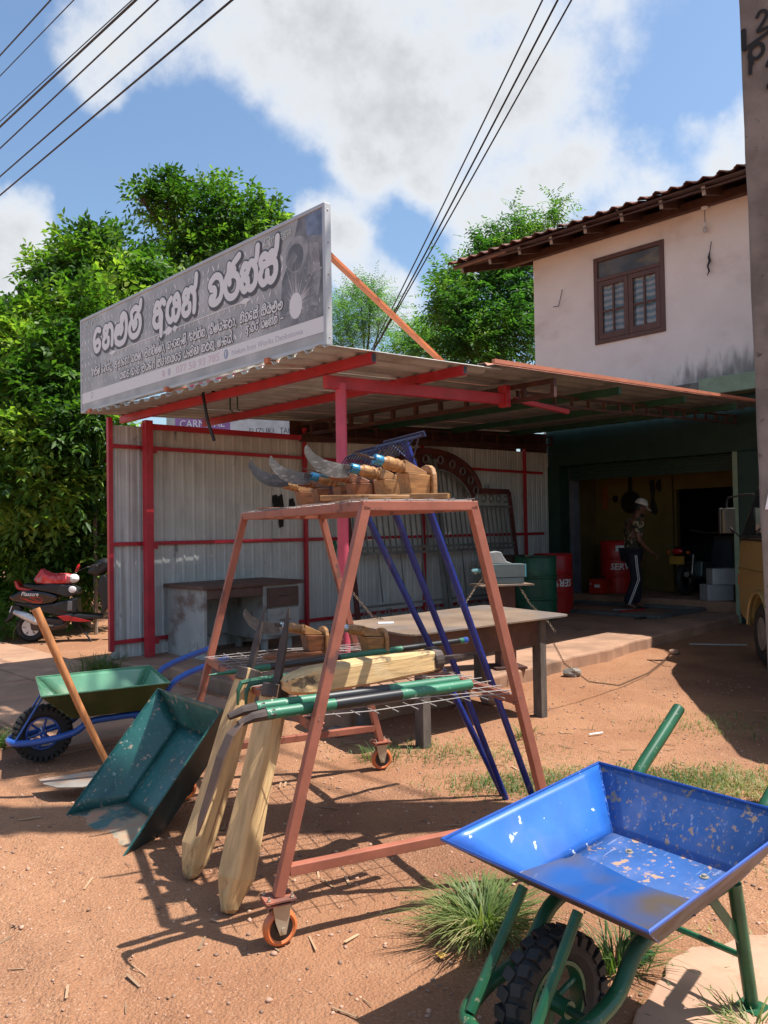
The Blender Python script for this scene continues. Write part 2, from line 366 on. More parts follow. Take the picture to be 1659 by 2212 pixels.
m_bag = mat('red_plastic_bag', (.62, .05, .06), .22, var=.25, vs=8, spots=[((.75, .3, .28), 7, .5, .65, .7, (1, 1, 1)), ((.35, .30, .29), 6, .58, .68, .8, (1, 1, 1))])
m_paper = mat('white_paper', (.8, .8, .8), .8)
m_bulb = mat('clear_bulb', (.5, .5, .48), .1)
m_print_white = mat('print_white', (.76, .80, .79), .5, var=0)
m_print_dark = mat('print_dark_grey', (.10, .10, .105), .5, var=0)
m_print_loz = mat('print_lozenge_light', (.62, .62, .63), .45, var=.1, island=.25)
m_print_faint = mat('print_faint_blue', (.52, .53, .60), .5, var=0)
m_print_faintred = mat('print_faint_pink', (.66, .57, .60), .5, var=0)
m_print_green = mat('print_pale_green', (.50, .58, .56), .5, var=0)
m_bannerpink = mat('banner_pink', (.66, .09, .17), .6, var=.05)
m_bannerpurple = mat('banner_purple', (.33, .16, .40), .6, var=.2)
m_bark = mat('tree_bark', (.12, .09, .065), .9, var=.3, vs=8, stretch=(3, 3, 1), bump=.3)
m_barkpale = mat('pale_bark', (.22, .17, .125), .9, var=.3, vs=8, stretch=(3, 3, 1), bump=.2)
m_pebble = mat('gravel_stone', (.34, .2, .135), .85, var=.2, island=.45)
m_twig = mat('dry_twig', (.30, .19, .11), .9, island=.6)
m_blackpaintmark = mat('black_brush_paint', (.012, .011, .01), .75, var=.3)
m_soil = None
def leafmat(name, c1, c2, c3, tr=.38, rough=.5, spec=.28):
    m = bpy.data.materials.new(name); m.use_nodes = True
    n, l = m.node_tree.nodes, m.node_tree.links; b = n['Principled BSDF']; out = n['Material Output']
    g = N(n, 'ShaderNodeNewGeometry')
    rp = N(n, 'ShaderNodeValToRGB'); rp.color_ramp.interpolation = 'LINEAR'
    e = rp.color_ramp.elements; e[0].position = 0; e[0].color = (*c1, 1); e[1].position = 1; e[1].color = (*c3, 1)
    x = e.new(.62); x.color = (*c2, 1)
    tcn = N(n, 'ShaderNodeTexCoord'); nn = N(n, 'ShaderNodeTexNoise'); nn.inputs['Scale'].default_value = 1.1; nn.inputs['Detail'].default_value = 2
    l.new(tcn.outputs['Object'], nn.inputs['Vector'])
    k = MATH(n, l, 'ADD', MATH(n, l, 'MULTIPLY', g.outputs['Random Per Island'], .55), RANGE(n, l, nn.outputs['Fac'], .35, .66, -.18, .52))
    l.new(k, rp.inputs[0]); l.new(rp.outputs[0], b.inputs['Base Color'])
    b.inputs['Roughness'].default_value = rough; b.inputs['Specular IOR Level'].default_value = spec
    t = N(n, 'ShaderNodeBsdfTranslucent'); mx = N(n, 'ShaderNodeMixShader'); mx.inputs[0].default_value = tr
    tm = N(n, 'ShaderNodeMixRGB', blend_type='MULTIPLY'); tm.inputs[0].default_value = 1; l.new(rp.outputs[0], tm.inputs[1]); tm.inputs[2].default_value = (1.45, 1.85, .6, 1)
    l.new(tm.outputs[0], t.inputs['Color']); l.new(b.outputs[0], mx.inputs[1]); l.new(t.outputs[0], mx.inputs[2]); l.new(mx.outputs[0], out.inputs['Surface'])
    return m
m_leaf = leafmat('glossy_tree_leaf', (.03, .08, .016), (.12, .22, .034), (.34, .43, .08))
m_leafdark = leafmat('dark_tree_leaf', (.024, .064, .014), (.095, .185, .03), (.28, .38, .07))
m_feather = leafmat('feathery_leaf', (.04, .11, .028), (.075, .17, .04), (.17, .26, .05), tr=.4)
m_feather2 = leafmat('pale_feathery_leaf', (.08, .17, .06), (.12, .23, .075), (.2, .3, .1), tr=.45)
m_grass = leafmat('grass_blade', (.06, .11, .03), (.15, .20, .065), (.38, .33, .16), tr=.3, rough=.5)
m_shrub = leafmat('shrub_leaf', (.08, .18, .03), (.14, .26, .05), (.22, .32, .08), tr=.4)

# building frame: s runs along the shed wall away from the street, t along the shop front
UX = Vector((.722, .692, 0)).normalized(); VX = Vector((-UX.y, UX.x, 0)); C0 = Vector((-.30, 6.16, 0))
BYAW = math.atan2(UX.y, UX.x)
def W(s, t, z=0.): return C0+UX*s+VX*t+Vector((0, 0, z))
ZV = Vector((0, 0, 1))

# ---------------------------------------------------------------- ground
def soil_material():
    m = bpy.data.materials.new('red_laterite_soil'); m.use_nodes = True
    n, l = m.node_tree.nodes, m.node_tree.links; b = n['Principled BSDF']
    t = N(n, 'ShaderNodeTexCoord')
    def noise(s, d=6, r=.6):
        x = N(n, 'ShaderNodeTexNoise'); x.inputs['Scale'].default_value = s; x.inputs['Detail'].default_value = d; x.inputs['Roughness'].default_value = r
        l.new(t.outputs['Object'], x.inputs['Vector']); return x.outputs['Fac']
    def mix(k, a, c2):
        x = N(n, 'ShaderNodeMixRGB'); l.new(k, x.inputs[0])
        if isinstance(a, tuple): x.inputs[1].default_value = (*a, 1)
        else: l.new(a, x.inputs[1])
        x.inputs[2].default_value = (*c2, 1); return x.outputs[0]
    c = mix(RANGE(n, l, noise(.9, 5), .35, .7), (.32, .152, .080), (.43, .222, .120))
    c = mix(RANGE(n, l, noise(.45, 3), .48, .64, 0, .85), c, (.20, .092, .054))
    c = mix(RANGE(n, l, noise(6, 6, .7), .55, .75, 0, .65), c, (.44, .25, .15))
    pm = RANGE(n, l, noise(1.1, 4), .38, .62, .15, 1)
    km = lambda k: MATH(n, l, 'MULTIPLY', k, pm)
    c = mix(km(RANGE(n, l, noise(38, 4, .7), .56, .70, 0, .8)), c, (.18, .08, .048))
    c = mix(km(RANGE(n, l, noise(110, 3, .6), .58, .70, 0, .9)), c, (.60, .40, .27))
    c = mix(km(RANGE(n, l, noise(75, 3, .6), .61, .72, 0, .9)), c, (.10, .05, .034))
    l.new(c, b.inputs['Base Color']); b.inputs['Roughness'].default_value = .95; b.inputs['Specular IOR Level'].default_value = .2
    v = N(n, 'ShaderNodeTexVoronoi'); v.inputs['Scale'].default_value = 95; l.new(t.outputs['Object'], v.inputs['Vector'])
    h = MATH(n, l, 'ADD', MATH(n, l, 'MULTIPLY', noise(24, 8, .7), 1.6), MATH(n, l, 'MULTIPLY', v.outputs['Distance'], -.5))
    bp = N(n, 'ShaderNodeBump'); bp.inputs['Strength'].default_value = .75; bp.inputs['Distance'].default_value = .022
    l.new(h, bp.inputs['Height']); l.new(bp.outputs[0], b.inputs['Normal'])
    return m
m_soil = soil_material()
from mathutils import noise as mnoise
def gz_(x, y):
    "height of the dirt"
    if abs(x) > 9 or y > 14 or y < 0: return -.01
    dx, dy = x+1.77, y-3.75; u = (dx*.607-dy*.795); v = dx*.795+dy*.607
    rut = 0.
    if -1 < u < 2.4:
        for o_ in (0., -.24): rut += -.014*math.exp(-((v-o_-.03*math.sin(u*3))/.035)**2)+.007*math.exp(-((v-o_-.07)/.03)**2)
    return rut+.012*mnoise.noise((x*1.3, y*1.3, 0))+.007*mnoise.noise((x*5, y*5, 3))+.004*mnoise.noise((x*14, y*14, 5))-.006
xs = sorted(set([-600, -200, -80, -40, -20, -12] + [round(-9+.3*i, 3) for i in range(20)] + [round(-3+.045*i, 4) for i in range(134)] + [round(3.05+.3*i, 3) for i in range(21)] + [12, 20, 40, 80, 200, 600]))
ys = sorted(set([-600, -200, -60, -20, -5, 0] + [round(.6+.045*i, 4) for i in range(120)] + [round(6.1+.2*i, 3) for i in range(40)] + [16, 20, 30, 50, 100, 300, 900]))
g = MB()
nx = len(xs)
g.v = [(x, y, gz_(x, y)) for y in ys for x in xs]
g.f = [(j*nx+i, j*nx+i+1, (j+1)*nx+i+1, (j+1)*nx+i) for j in range(len(ys)-1) for i in range(nx-1)]
tag(g.build('ground', m_soil, smooth=True), 'red brown laterite soil yard with gravel', kind='structure')

def bframe(): return Matrix.Rotation(BYAW, 3, 'Z')
BF = bframe()
def sbox(mb, s0, s1, t0, t1, z0, z1):
    return mb.box(W((s0+s1)/2, (t0+t1)/2, (z0+z1)/2), (abs(s1-s0), abs(t1-t0), abs(z1-z0)), BF)
# workshop floor: worn slab with a crumbled street edge
edge = [(-.42, 3.6), (-.40, 2.75), (-.2, 2.45), (-.25, 1.2), (-.42, .35), (-.40, -.15), (-.30, -.36), (.2, -.33), (.7, -.38), (1.2, -.30), (1.8, -.27), (2.3, -.23), (2.9, -.19), (3.5, -.22), (4.1, -.12), (4.5, -.11), (5.3, -.06), (6.2, .0), (7.0, .03), (7.64, .08), (7.64, 3.6)]
def subdiv(poly, k, amp):
    out = []
    for i, (a, b) in enumerate(poly):
        c, d = poly[(i+1) % len(poly)]
        for j in range(k):
            f = j/k; e = 0 if j == 0 else amp
            out.append((a+(c-a)*f+random.uniform(-e, e), b+(d-b)*f+random.uniform(-e, e)))
    return out
fl = MB().prism(subdiv(edge, 6, .010), W(0, 0, -.05), UX, VX, .17)
tag(fl.build('workshop_floor', m_floor, bevel=.022), 'earth stained concrete workshop floor', kind='structure')
# paving in front of the shop, slab by slab
pav = MB(); sbox(pav, -2.02, -.44, .5, 8.6, -.06, .012)
pave = tag(pav.build('pavement', m_floor), 'strip of old concrete paving along the shop front', kind='structure')
XF[pave] = Matrix.Identity(4)
r_ = random.Random(3)
for i in range(2):
    for j in range(9):
        s0, t0 = -2.0+.785*i, .53+.9*j
        p = MB(); sbox(p, s0+.006, s0+.777, t0+.006, t0+.892, .0, .034+r_.uniform(-.004, .006))
        p.build('paving_slab', m_paving, pave, bevel=.006)
# a second bit of concrete by the front step of the barrow
pb = MB().prism(subdiv([(.62, 2.0), (.75, 1.72), (1.3, 1.62), (2.3, 1.9), (2.4, 2.7), (1.9, 2.9), (1.3, 2.75), (.95, 2.62), (.70, 2.32)], 7, .018), (0, 0, -.03), (1, 0, 0), (0, 1, 0), .046)
m_pavelight = mat('sunbleached_concrete', (.42, .25, .165), .9, var=.12, vs=4, bump=.1, spots=[((.32, .15, .08), 6, .55, .7, .6, (1, 1, 1))])
tag(pb.build('concrete_patch', m_pavelight, bevel=.008), 'pale concrete patch set in the soil under the blue wheelbarrow', kind='structure')

# ---------------------------------------------------------------- shed wall of ribbed sheets
zr_ = lambda s: 2.70+.041*(s+.14)
wall = thing('sheet_metal_wall', 'pale grey ribbed sheet wall with red rails behind the desk and gate', 'wall', W(-.4, 3.25), BYAW)
ws0, ws1, npan = -.39, 7.45, 10
pw = (ws1-ws0)/npan
for i in range(npan):
    s0 = ws0+pw*i; prof = []
    nr = 6
    for k in range(nr):
        a = s0+(pw+.012)*k/nr; w6 = (pw+.012)/nr
        d = .012 if k in (0, 5) else .008
        prof += [(a, 0), (a+w6*.34, 0), (a+w6*.42, d), (a+w6*.56, d), (a+w6*.64, 0), (a+w6*.8, 0), (a+w6*.83, .003), (a+w6*.87, 0)]
    prof.append((s0+pw+.012, 0)); yo = .0012*(i % 2)
    b = MB()
    zt = lambda s: 2.545+.017*(s+.4)
    vs = []; fs = []
    for (s, d) in prof:
        vs += [W(s, 3.262-d-yo, .09), W(s, 3.262-d-yo, zt(s))]
    for k in range(len(prof)-1): fs.append((2*k, 2*k+2, 2*k+3, 2*k+1))
    b.add(vs, fs)
    o = b.build('wall_sheet', m_wallsheet, wall, world=True)
    sm = o.modifiers.new('thick', 'SOLIDIFY'); sm.thickness = .003
for s0, s1, z0 in ((1.95, 6.60, 2.60), (6.60, 6.70, 2.75), (6.70, 7.45, 2.60)):  # dark sheet added above the wall, standing in for the darkness behind
    MB().add([W(s0, 3.275, z0-.03), W(s1, 3.275, z0-.03), W(s1, 3.275, zr_(s1)), W(s0, 3.275, zr_(s0))], [(0, 1, 2, 3)]).build('added_dark_sheet', m_brown_steel, wall, world=True)
for z in (.29, 1.305, 2.325):
    MB().bar(W(-.37, 3.225, z), W(7.25, 3.225, z), .03, .04).build('wall_rail', m_red, wall, world=True, bevel=.003)
for s, w_ in ((2.13, .05), (4.27, .04), (6.72, .045)):
    MB().bar(W(s, 3.205, .1), W(s, 3.205, 2.70), w_, .04, up=UX).build('wall_post', m_red, wall, world=True, bevel=.003)
MB().bar(W(-.395, 3.245, .2), W(-.395, 3.245, 2.62), .05, .05, up=UX).build('corner_post', m_red, wall, world=True, bevel=.004)
for (s, z, a_, b_, c_) in ((2.62, 1.18, .10, .22, 0), (2.72, 1.05, .02, .20, .6)):   # sprayed green test marks
    MB().prism([(-a_*.5, -b_*.4), (a_*.1, -b_*.5), (a_*.5, b_*.1), (a_*.2, b_*.5), (-a_*.4, b_*.3)], W(s, 3.244, z), UX*math.cos(c_)+ZV*math.sin(c_)*.3, ZV, .001).build('paint_mark', m_greenlight, wall, world=True)
for (s, z, h) in ((1.78, 1.66, .42), (1.95, 1.72, .2), (1.70, 1.78, .16)):
    MB().prism([(-.03, -h*.5), (.035, -h*.45), (.05, .1*h), (.02, h*.5), (-.045, h*.42), (-.05, 0)], W(s, 3.2435, z), UX, ZV, .001).build('soot_mark', m_blackpaintmark, wall, world=True)

# ---------------------------------------------------------------- canopy
def zr(s): return 2.682+.041*(s+.14)
can = thing('canopy_roof', 'corrugated metal canopy on red posts and purlins over the workshop front', 'canopy', W(0, 0), BYAW)
def roofsheet(s0, s1, t0, t1, dz, m, name, under, pitch=.19):
    n = max(1, round((t1-t0)/pitch)); p = (t1-t0)/n; prof = []
    for k in range(n):
        a = t0+p*k
        prof += [(a, 0), (a+p*.34, 0), (a+p*.5, .03), (a+p*.84, .03)]
    prof.append((t1, 0))
    b = MB(); vs = []; fs = []
    sag = lambda t: .05*math.sin(math.pi*min(1, max(0, (t+.5)/4))) if s0 < 0 else 0
    for t, d in prof: vs += [W(s0, t, zr(s0)+d+dz-sag(t)), W(max(s0, s0+.36) if s0 < 0 else s0, t, zr(s0+.36 if s0 < 0 else s0)+d+dz+.0002), W(s1, t, zr(s1)+d+dz)]
    for k in range(len(prof)-1):
        if s0 < 0: fs.append((3*k, 3*k+1, 3*k+4, 3*k+3))
        fs.append((3*k+1, 3*k+2, 3*k+5, 3*k+4))
    b.add(vs, fs); o = b.build(name, [m, under], can, world=True)
    sm = o.modifiers.new('thick', 'SOLIDIFY'); sm.thickness = .003; sm.offset = 1
    if sum(p.normal.z for p in o.data.polygons) < 0: o.data.flip_normals()
    sm.offset = -1; sm.material_offset = 1; sm.material_offset_rim = 0
    return o
m_roof_under = mat('grey_brown_roof_sheet', (.25, .255, .255), .5, var=.12)
m_roof_grey = mat('zinc_grey_roof_underside', (.42, .435, .44), .45, var=.12, spots=[((.16, .1, .07), 3, .55, .75, .5, (1, 1, 1))])
for i in range(5):
    t0 = -.52+.8*i
    roofsheet(-.56, 1.32, t0, t0+.795, .004+.001*i, m_roof_cream, 'roof_sheet', m_roof_grey)
    roofsheet(1.22, 7.35, t0, t0+.795, .038+.001*i, m_roof_terra, 'roof_sheet', m_roof_under)
MB().bar(W(1.2, -.53, zr(1.2)+.06), W(6.9, -.53, zr(6.9)+.06), .03, .035).build('edge_flashing', m_roof_terra, can, world=True)
def purlin(s, m, w_=.05, h=.075, t0=-.50, t1=3.5):
    return MB().bar(W(s, t0, zr(s)-h/2-.001), W(s, t1, zr(s)-h/2-.001), w_, h).build('purlin', m, can, world=True, bevel=.003)
purlin(-.14, m_red); purlin(.87, m_red)
for s in (3.3, 4.74, 6.14): purlin(s, m_green_steel)
for s in (-.14, .87):   # open end of the box section
    MB().box(W(s, -.5015, zr(s)-.0385), (.038, .002, .06), BF).build('purlin_mouth', m_black, can, world=True)
# lattice truss along the shop front direction
def truss(p, q, h, m, n, w_=.045, t_=.04):
    MB().bar(p, q, w_, t_).build('truss_chord', m, can, world=True, bevel=.002)
    p2, q2 = p-ZV*h, q-ZV*h
    MB().bar(p2, q2, w_, t_).build('truss_chord', m, can, world=True, bevel=.002)
    for k in range(n+1):
        a = p.lerp(q, k/n)+(q-p).normalized()*(.02 if k == 0 else (-.02 if k == n else 0))
        MB().bar(a-ZV*t_/2, a-ZV*(h-t_/2), w_*.9, w_*.9, up=UX).build('truss_web', m, can, world=True)
truss(W(2.14, -.5, zr(2.14)-.022), W(2.14, 3.4, zr(2.14)-.022), .135, m_brown_steel, 11)
truss(W(2.2, -.02, zr(2.2)-.06), W(7.3, -.02, zr(7.3)-.06), .10, m_brown_steel, 16, .03, .025)
truss(W(2.1, 3.05, zr(2.1)-.06), W(7.3, 3.05, zr(7.3)-.06), .14, m_brown_steel, 14, .03, .025)
MB().bar(W(-.16, .03, zr(-.16)-.135), W(2.12, .03, zr(2.12)-.135), .05, .10).build('main_beam', m_red, can, world=True, bevel=.004)
MB().bar(W(2.07, .03, zr(2.1)-.21), W(2.07, .03, zr(2.1)-.005), .10, .07, up=UX).build('beam_bracket', m_red, can, world=True, bevel=.003)
MB().bar(W(2.15, -.03, zr(2.2)-.14), W(3.0, -.07, zr(3.0)-.22), .04, .04).build('beam_stub', m_red, can, world=True)
MB().bar(W(-.10, 3.12, 2.54), W(2.0, 3.12, 2.56), .05, .06).build('wall_beam', m_red, can, world=True, bevel=.003)
MB().bar(W(2.0, 3.12, 2.56), W(7.2, 3.12, 2.76), .06, .09).build('wall_beam', m_brown_steel, can, world=True)
MB().bar(W(-.045, 3.10, .12), W(-.045, 3.10, 2.60), .085, .085, up=UX).build('square_post', m_red, can, world=True, bevel=.004)
for z in (2.32, 1.30, .30): MB().box(W(.02, 3.16, z-.02), (.10, .10, .07), BF).build('post_cleat', m_red, can, world=True)
MB().lathe([(.044, .1), (.044, 1.72), (.0455, 1.725), (.0455, 1.735), (.044, 1.74), (.044, 2.55)], 18, W(.0, .03, 0)).build('round_post', m_pink, can, world=True, smooth=True)
def link_chain(name, pts, label, rl=.014, rt_=.0022, group=None):
    t = thing(name, label, 'chain', pts[0], 0, group)
    b = MB(); P = [Vector(p) for p in pts]; seg = []
    for a, c in zip(P[:-1], P[1:]):
        L = (c-a).length; n = max(1, int(L/(rl*1.55)))
        seg += [(a.lerp(c, (k+.5)/n), (c-a).normalized()) for k in range(n)]
    for k, (c, d) in enumerate(seg):
        x = d.orthogonal().normalized(); y = d.cross(x)
        u = x if k % 2 else y
        b.tube([c+d*(rl*math.cos(a))*1.15+u*(rl*.62*math.sin(a)) for a in [2*math.pi*i/8 for i in range(8)]], rt_, 5, closed=True)
    o = b.build('chain_links', m_chain, t, world=True, smooth=True); o['kind'] = 'stuff'
    return t
link_chain('steel_chain', [W(-.06, -.015, 1.02), W(-.065, -.02, .55), W(-.07, -.03, .14)], 'rusty chain hanging down the pink round post')
# bent pipe and hooks hanging at the front edge
hp = thing('bent_pipe', 'dark bent pipe hanging over the red front purlin', 'pipe', W(-.2, 1.66, 2.6))
MB().tube([W(-.12, 1.66, 2.70), W(-.2, 1.68, 2.735), W(-.23, 1.68, 2.68), W(-.215, 1.67, 2.55), W(-.20, 1.655, 2.42), W(-.17, 1.63, 2.30), W(-.16, 1.615, 2.24)], .016, 8).build('bent_pipe_tube', m_black, hp, world=True, smooth=True)
for t_, l_ in ((1.62, .15), (1.50, .16)):
    hk = thing('hanging_hook', 'short dark green hook under the canopy front, '+('nearest the bent pipe' if t_ > 1.55 else 'farther from the bent pipe'), 'hook', W(.0, t_, 2.6), group='hooks under the canopy front')
    MB().tube([W(.02, t_, 2.69), W(.02, t_, 2.69-l_), W(.035, t_-.02, 2.675-l_)], .008, 6).build('hook_rod', m_green_steel, hk, world=True)

# ---------------------------------------------------------------- lettering helpers
G = {}   # stroke letters: (width, [strokes])
G['e'] = (.72, [[(.60, .92), (.3, 1.0), (.06, .74), (.03, .35), (.2, .03), (.48, .05), (.58, .28), (.42, .46), (.22, .40)]])
G['na'] = (1.05, [[(.42, .60), (.22, .62), (.14, .80), (.30, .97), (.48, .84), (.40, .55), (.14, .42), (.08, .16), (.28, .0), (.55, .10), (.58, .36)], [(.47, .82), (.68, .97), (.90, .80), (.95, .45), (.90, .02)]])
G['lu'] = (1.15, [[(.14, .02), (.04, .38), (.16, .68), (.36, .68), (.40, .46), (.24, .42)], [(.38, .66), (.58, .76), (.68, .52), (.55, .36)], [(.10, .05), (.42, -.10), (.85, -.02), (1.04, .42), (1.02, .98), (.80, 1.18), (.58, 1.06), (.66, .86), (.78, .98)]])
G['ma'] = (1.05, [[(.40, .42), (.34, .62), (.14, .62), (.04, .32), (.24, .02), (.66, .0), (.94, .30), (.94, .68), (.74, .86), (.56, .72), (.62, .48), (.44, .34)]])
G['halm'] = (0, [[(-.92, .82), (-.94, 1.08), (-.60, 1.22), (-.25, 1.08), (-.14, 1.42)]])
G['a'] = (1.0, [[(.12, .70), (.30, .98), (.52, .86), (.50, .60), (.20, .55), (.05, .28), (.22, .02), (.55, .05), (.60, .35)], [(.56, .62), (.70, .38), (.66, .05), (.64, -.42)], [(.54, .82), (.76, 1.0), (.96, .86)]])
G['ya'] = (1.08, [[(.36, .92), (.12, .72), (.04, .30), (.26, .0), (.50, .12), (.52, .42)], [(.50, .20), (.72, -.03), (.98, .26), (1.0, .66), (.84, .97), (.62, .84), (.66, .62), (.88, .56)]])
G['va'] = (1.02, [[(.14, .60), (.42, .52), (.40, .26), (.14, .26), (.10, .10), (.40, -.02), (.80, .10), (.96, .50), (.84, .88), (.50, 1.02), (.16, .88), (.06, .72)]])
G['ra'] = (1.0, [[(.34, .52), (.34, .74), (.62, .80), (.90, .62), (.94, .28), (.72, .0), (.32, -.01), (.06, .26), (.08, .66), (.30, .92), (.55, .98)]])
G['rhorn'] = (0, [[(-.86, .74), (-.80, 1.22)], [(-.44, .96), (-.60, 1.12), (-.10, 1.40)]])
G['ka'] = (1.08, [[(.06, .74), (.26, .96), (.46, .82), (.40, .60), (.14, .54), (.03, .28), (.20, .02), (.42, .12), (.44, .38), (.30, .42)], [(.42, .16), (.64, -.01), (.92, .14), (1.0, .52), (.88, .86), (.64, .94), (.50, .74)]])
G['sa'] = (1.1, [[(.16, .50), (.04, .24), (.22, .0), (.46, .08), (.50, .36)], [(.50, .14), (.74, -.02), (1.0, .20), (1.0, .56), (.76, .68), (.22, .64), (.10, .84), (.32, 1.0), (.56, .88), (.80, .98), (1.0, .84)]])
G['hal'] = (0, [[(-.36, .84), (-.16, 1.0), (-.08, 1.42)]])
G['ga'] = (.95, [[(.26, .46), (.10, .40), (.08, .10), (.30, .02), (.38, .30), (.44, .80), (.70, .97), (.88, .72), (.88, .0)]])
G['la'] = (1.0, [[(.52, .46), (.34, .56), (.26, .34), (.48, .24), (.62, .46), (.50, .80), (.20, .76), (.04, .40), (.18, .04), (.54, -.02), (.90, .20), (.96, .62), (.84, .95)]])
G['i'] = (0, [[(-.92, 1.04), (-.52, 1.34), (-.14, 1.06)]])
G['ii'] = (0, [[(-.92, 1.04), (-.52, 1.34), (-.14, 1.06), (-.20, 1.32)]])
G['ta'] = (.9, [[(.84, .93), (.44, 1.0), (.10, .74), (.04, .30), (.32, .0), (.68, .05), (.82, .32), (.62, .52)]])
G['tta'] = G['ta']
G['u'] = (0, [[(-.5, -.05), (-.3, -.30), (-.06, -.16)]])
G['ha'] = G['sa']
G['aa'] = (.5, [[(.10, .80), (.30, .96), (.40, .60), (.34, .08), (.12, .04)]])
G['o'] = (1.1, [[(.34, .40), (.46, .58), (.28, .72), (.08, .54), (.05, .22), (.34, .0), (.78, .05), (1.0, .46), (.84, .90), (.58, .84), (.62, .62)], [(.10, 1.08), (.5, 1.22), (.9, 1.06)]])
G['ca'] = (1.0, [[(.04, .58), (.30, .64), (.40, .42), (.16, .30)], [(.06, .56), (.06, .18), (.32, .0), (.76, .06), (.95, .46), (.80, .90), (.42, .98), (.12, .80)]])
G['ba'] = (1.0, [[(.14, .90), (.04, .40), (.26, .02), (.48, .14), (.50, .46)], [(.50, .18), (.70, .0), (.94, .28), (.94, .70), (.74, .95), (.52, .80)]])
G['ae'] = (.45, [[(.10, .46), (.34, .54), (.38, .20), (.18, -.06)]])
G['pa'] = (1.0, [[(.26, .95), (.06, .60), (.10, .10), (.38, .0), (.50, .28)], [(.50, .12), (.80, .0), (.98, .40), (.84, .92)]])
G['da'] = (.85, [[(.70, .95), (.30, .92), (.26, .62), (.56, .56), (.74, .30), (.50, .02), (.16, .08), (.30, -.28)]])
G['tha'] = (1.0, [[(.14, .86), (.06, .30), (.32, .0), (.68, .08), (.74, .44), (.50, .50)], [(.60, .50), (.86, .72), (.70, 1.0), (.40, .94)]])
G['dda'] = (1.0, [[(.82, .90), (.42, 1.0), (.12, .74), (.40, .52), (.10, .34), (.24, .02), (.66, .0), (.92, .30), (.80, .58)]])
G['nna'] = (1.25, [[(.40, .58), (.18, .66), (.24, .94), (.48, .82), (.36, .48), (.10, .34), (.26, .0), (.56, .14), (.58, .44)], [(.58, .30), (.78, .0), (.98, .40), (.86, .90)], [(.86, .88), (1.06, .96), (1.18, .60), (1.12, .0)]])
G['ee'] = G['e']
G[','] = (.35, [[(.14, .04), (.16, -.08), (.06, -.24)]])
G['.'] = (.35, [[(.12, .02), (.18, .04)]])
G['-'] = (.8, [[(.1, .42), (.7, .42)]])
G[' '] = (.55, [])
def smooth(p, k=4):
    if len(p) < 3: return list(p)
    q = [p[0]]+list(p)+[p[-1]]; out = []
    for i in range(1, len(q)-2):
        a, b, c, d = [np.array(q[j]) for j in (i-1, i, i+1, i+2)]
        for j in range(k):
            t = j/k; out.append(tuple(.5*((2*b)+(-a+c)*t+(2*a-5*b+4*c-d)*t*t+(-a+3*b-3*c+d)*t**3)))
    out.append(tuple(p[-1])); return out
def ribbon(mb, pts, hw, place, off0):
    "flat stroke with round ends laid on a sign face; place(x, y, off)"
    P = [np.array(p, float) for p in pts]; n = len(P); L, Rr = [], []
    for i in range(n):
        t = P[min(i+1, n-1)]-P[max(i-1, 0)]; t = t/(np.hypot(*t)+1e-9); nn = np.array((-t[1], t[0]))*hw
        L.append(P[i]+nn); Rr.append(P[i]-nn)
    vs = []; fs = []
    for i in range(n):
        o = off0+i*2e-5; vs += [place(*L[i], o), place(*Rr[i], o)]
        if i: fs.append((2*i-2, 2*i-1, 2*i+1, 2*i))
    mb.add(vs, fs)
    for e, o in ((P[0], off0-3e-5), (P[-1], off0+n*2e-5+3e-5)):
        mb.add([place(e[0]+hw*math.cos(a), e[1]+hw*math.sin(a), o) for a in [2*math.pi*k/10 for k in range(10)]], [tuple(range(10))])
def stroke_text(tokens, x0, x1, y, xh, hw, place, off, mb):
    wd = sum(G[t][0] for t in tokens)+.12*sum(1 for t in tokens if G[t][0] > 0)
    sx = (x1-x0)/wd; x = 0; k = 0
    for t in tokens:
        w_, st = G[t]
        for s_ in st:
            ribbon(mb, smooth([(x0+sx*(x+a), y+xh*b) for a, b in s_], 4), hw, place, off+.0012*(k % 2)*.2+k*1e-5); k += 1
        x += w_+(.12 if w_ > 0 else 0)
def font_text(name, txt, m, parent, o, ex, ey, size, width=None, shear=0., bold=0., world=True):
    cu = bpy.data.curves.new(name, 'FONT'); cu.body = txt; cu.size = size; cu.shear = shear; cu.offset = bold; cu.extrude = .0006; cu.resolution_u = 3
    ob = bpy.data.objects.new(name+'_tmp', cu); COL.objects.link(ob)
    bpy.context.view_layer.update()
    dg = bpy.context.evaluated_depsgraph_get(); me = bpy.data.meshes.new_from_object(ob.evaluated_get(dg))
    vs = [v.co.copy() for v in me.vertices]; fs = [tuple(p.vertices) for p in me.polygons]
    bpy.data.objects.remove(ob); bpy.data.curves.remove(cu); bpy.data.meshes.remove(me)
    o, ex, ey = Vector(o), Vector(ex), Vector(ey); ez = ex.cross(ey)
    k = 1.
    if width: k = width/max(v.x for v in vs)
    b = MB(); b.add([o+ex*(v.x*k)+ey*v.y+ez*v.z for v in vs], fs)
    return b.build(name, m, parent, world=world)

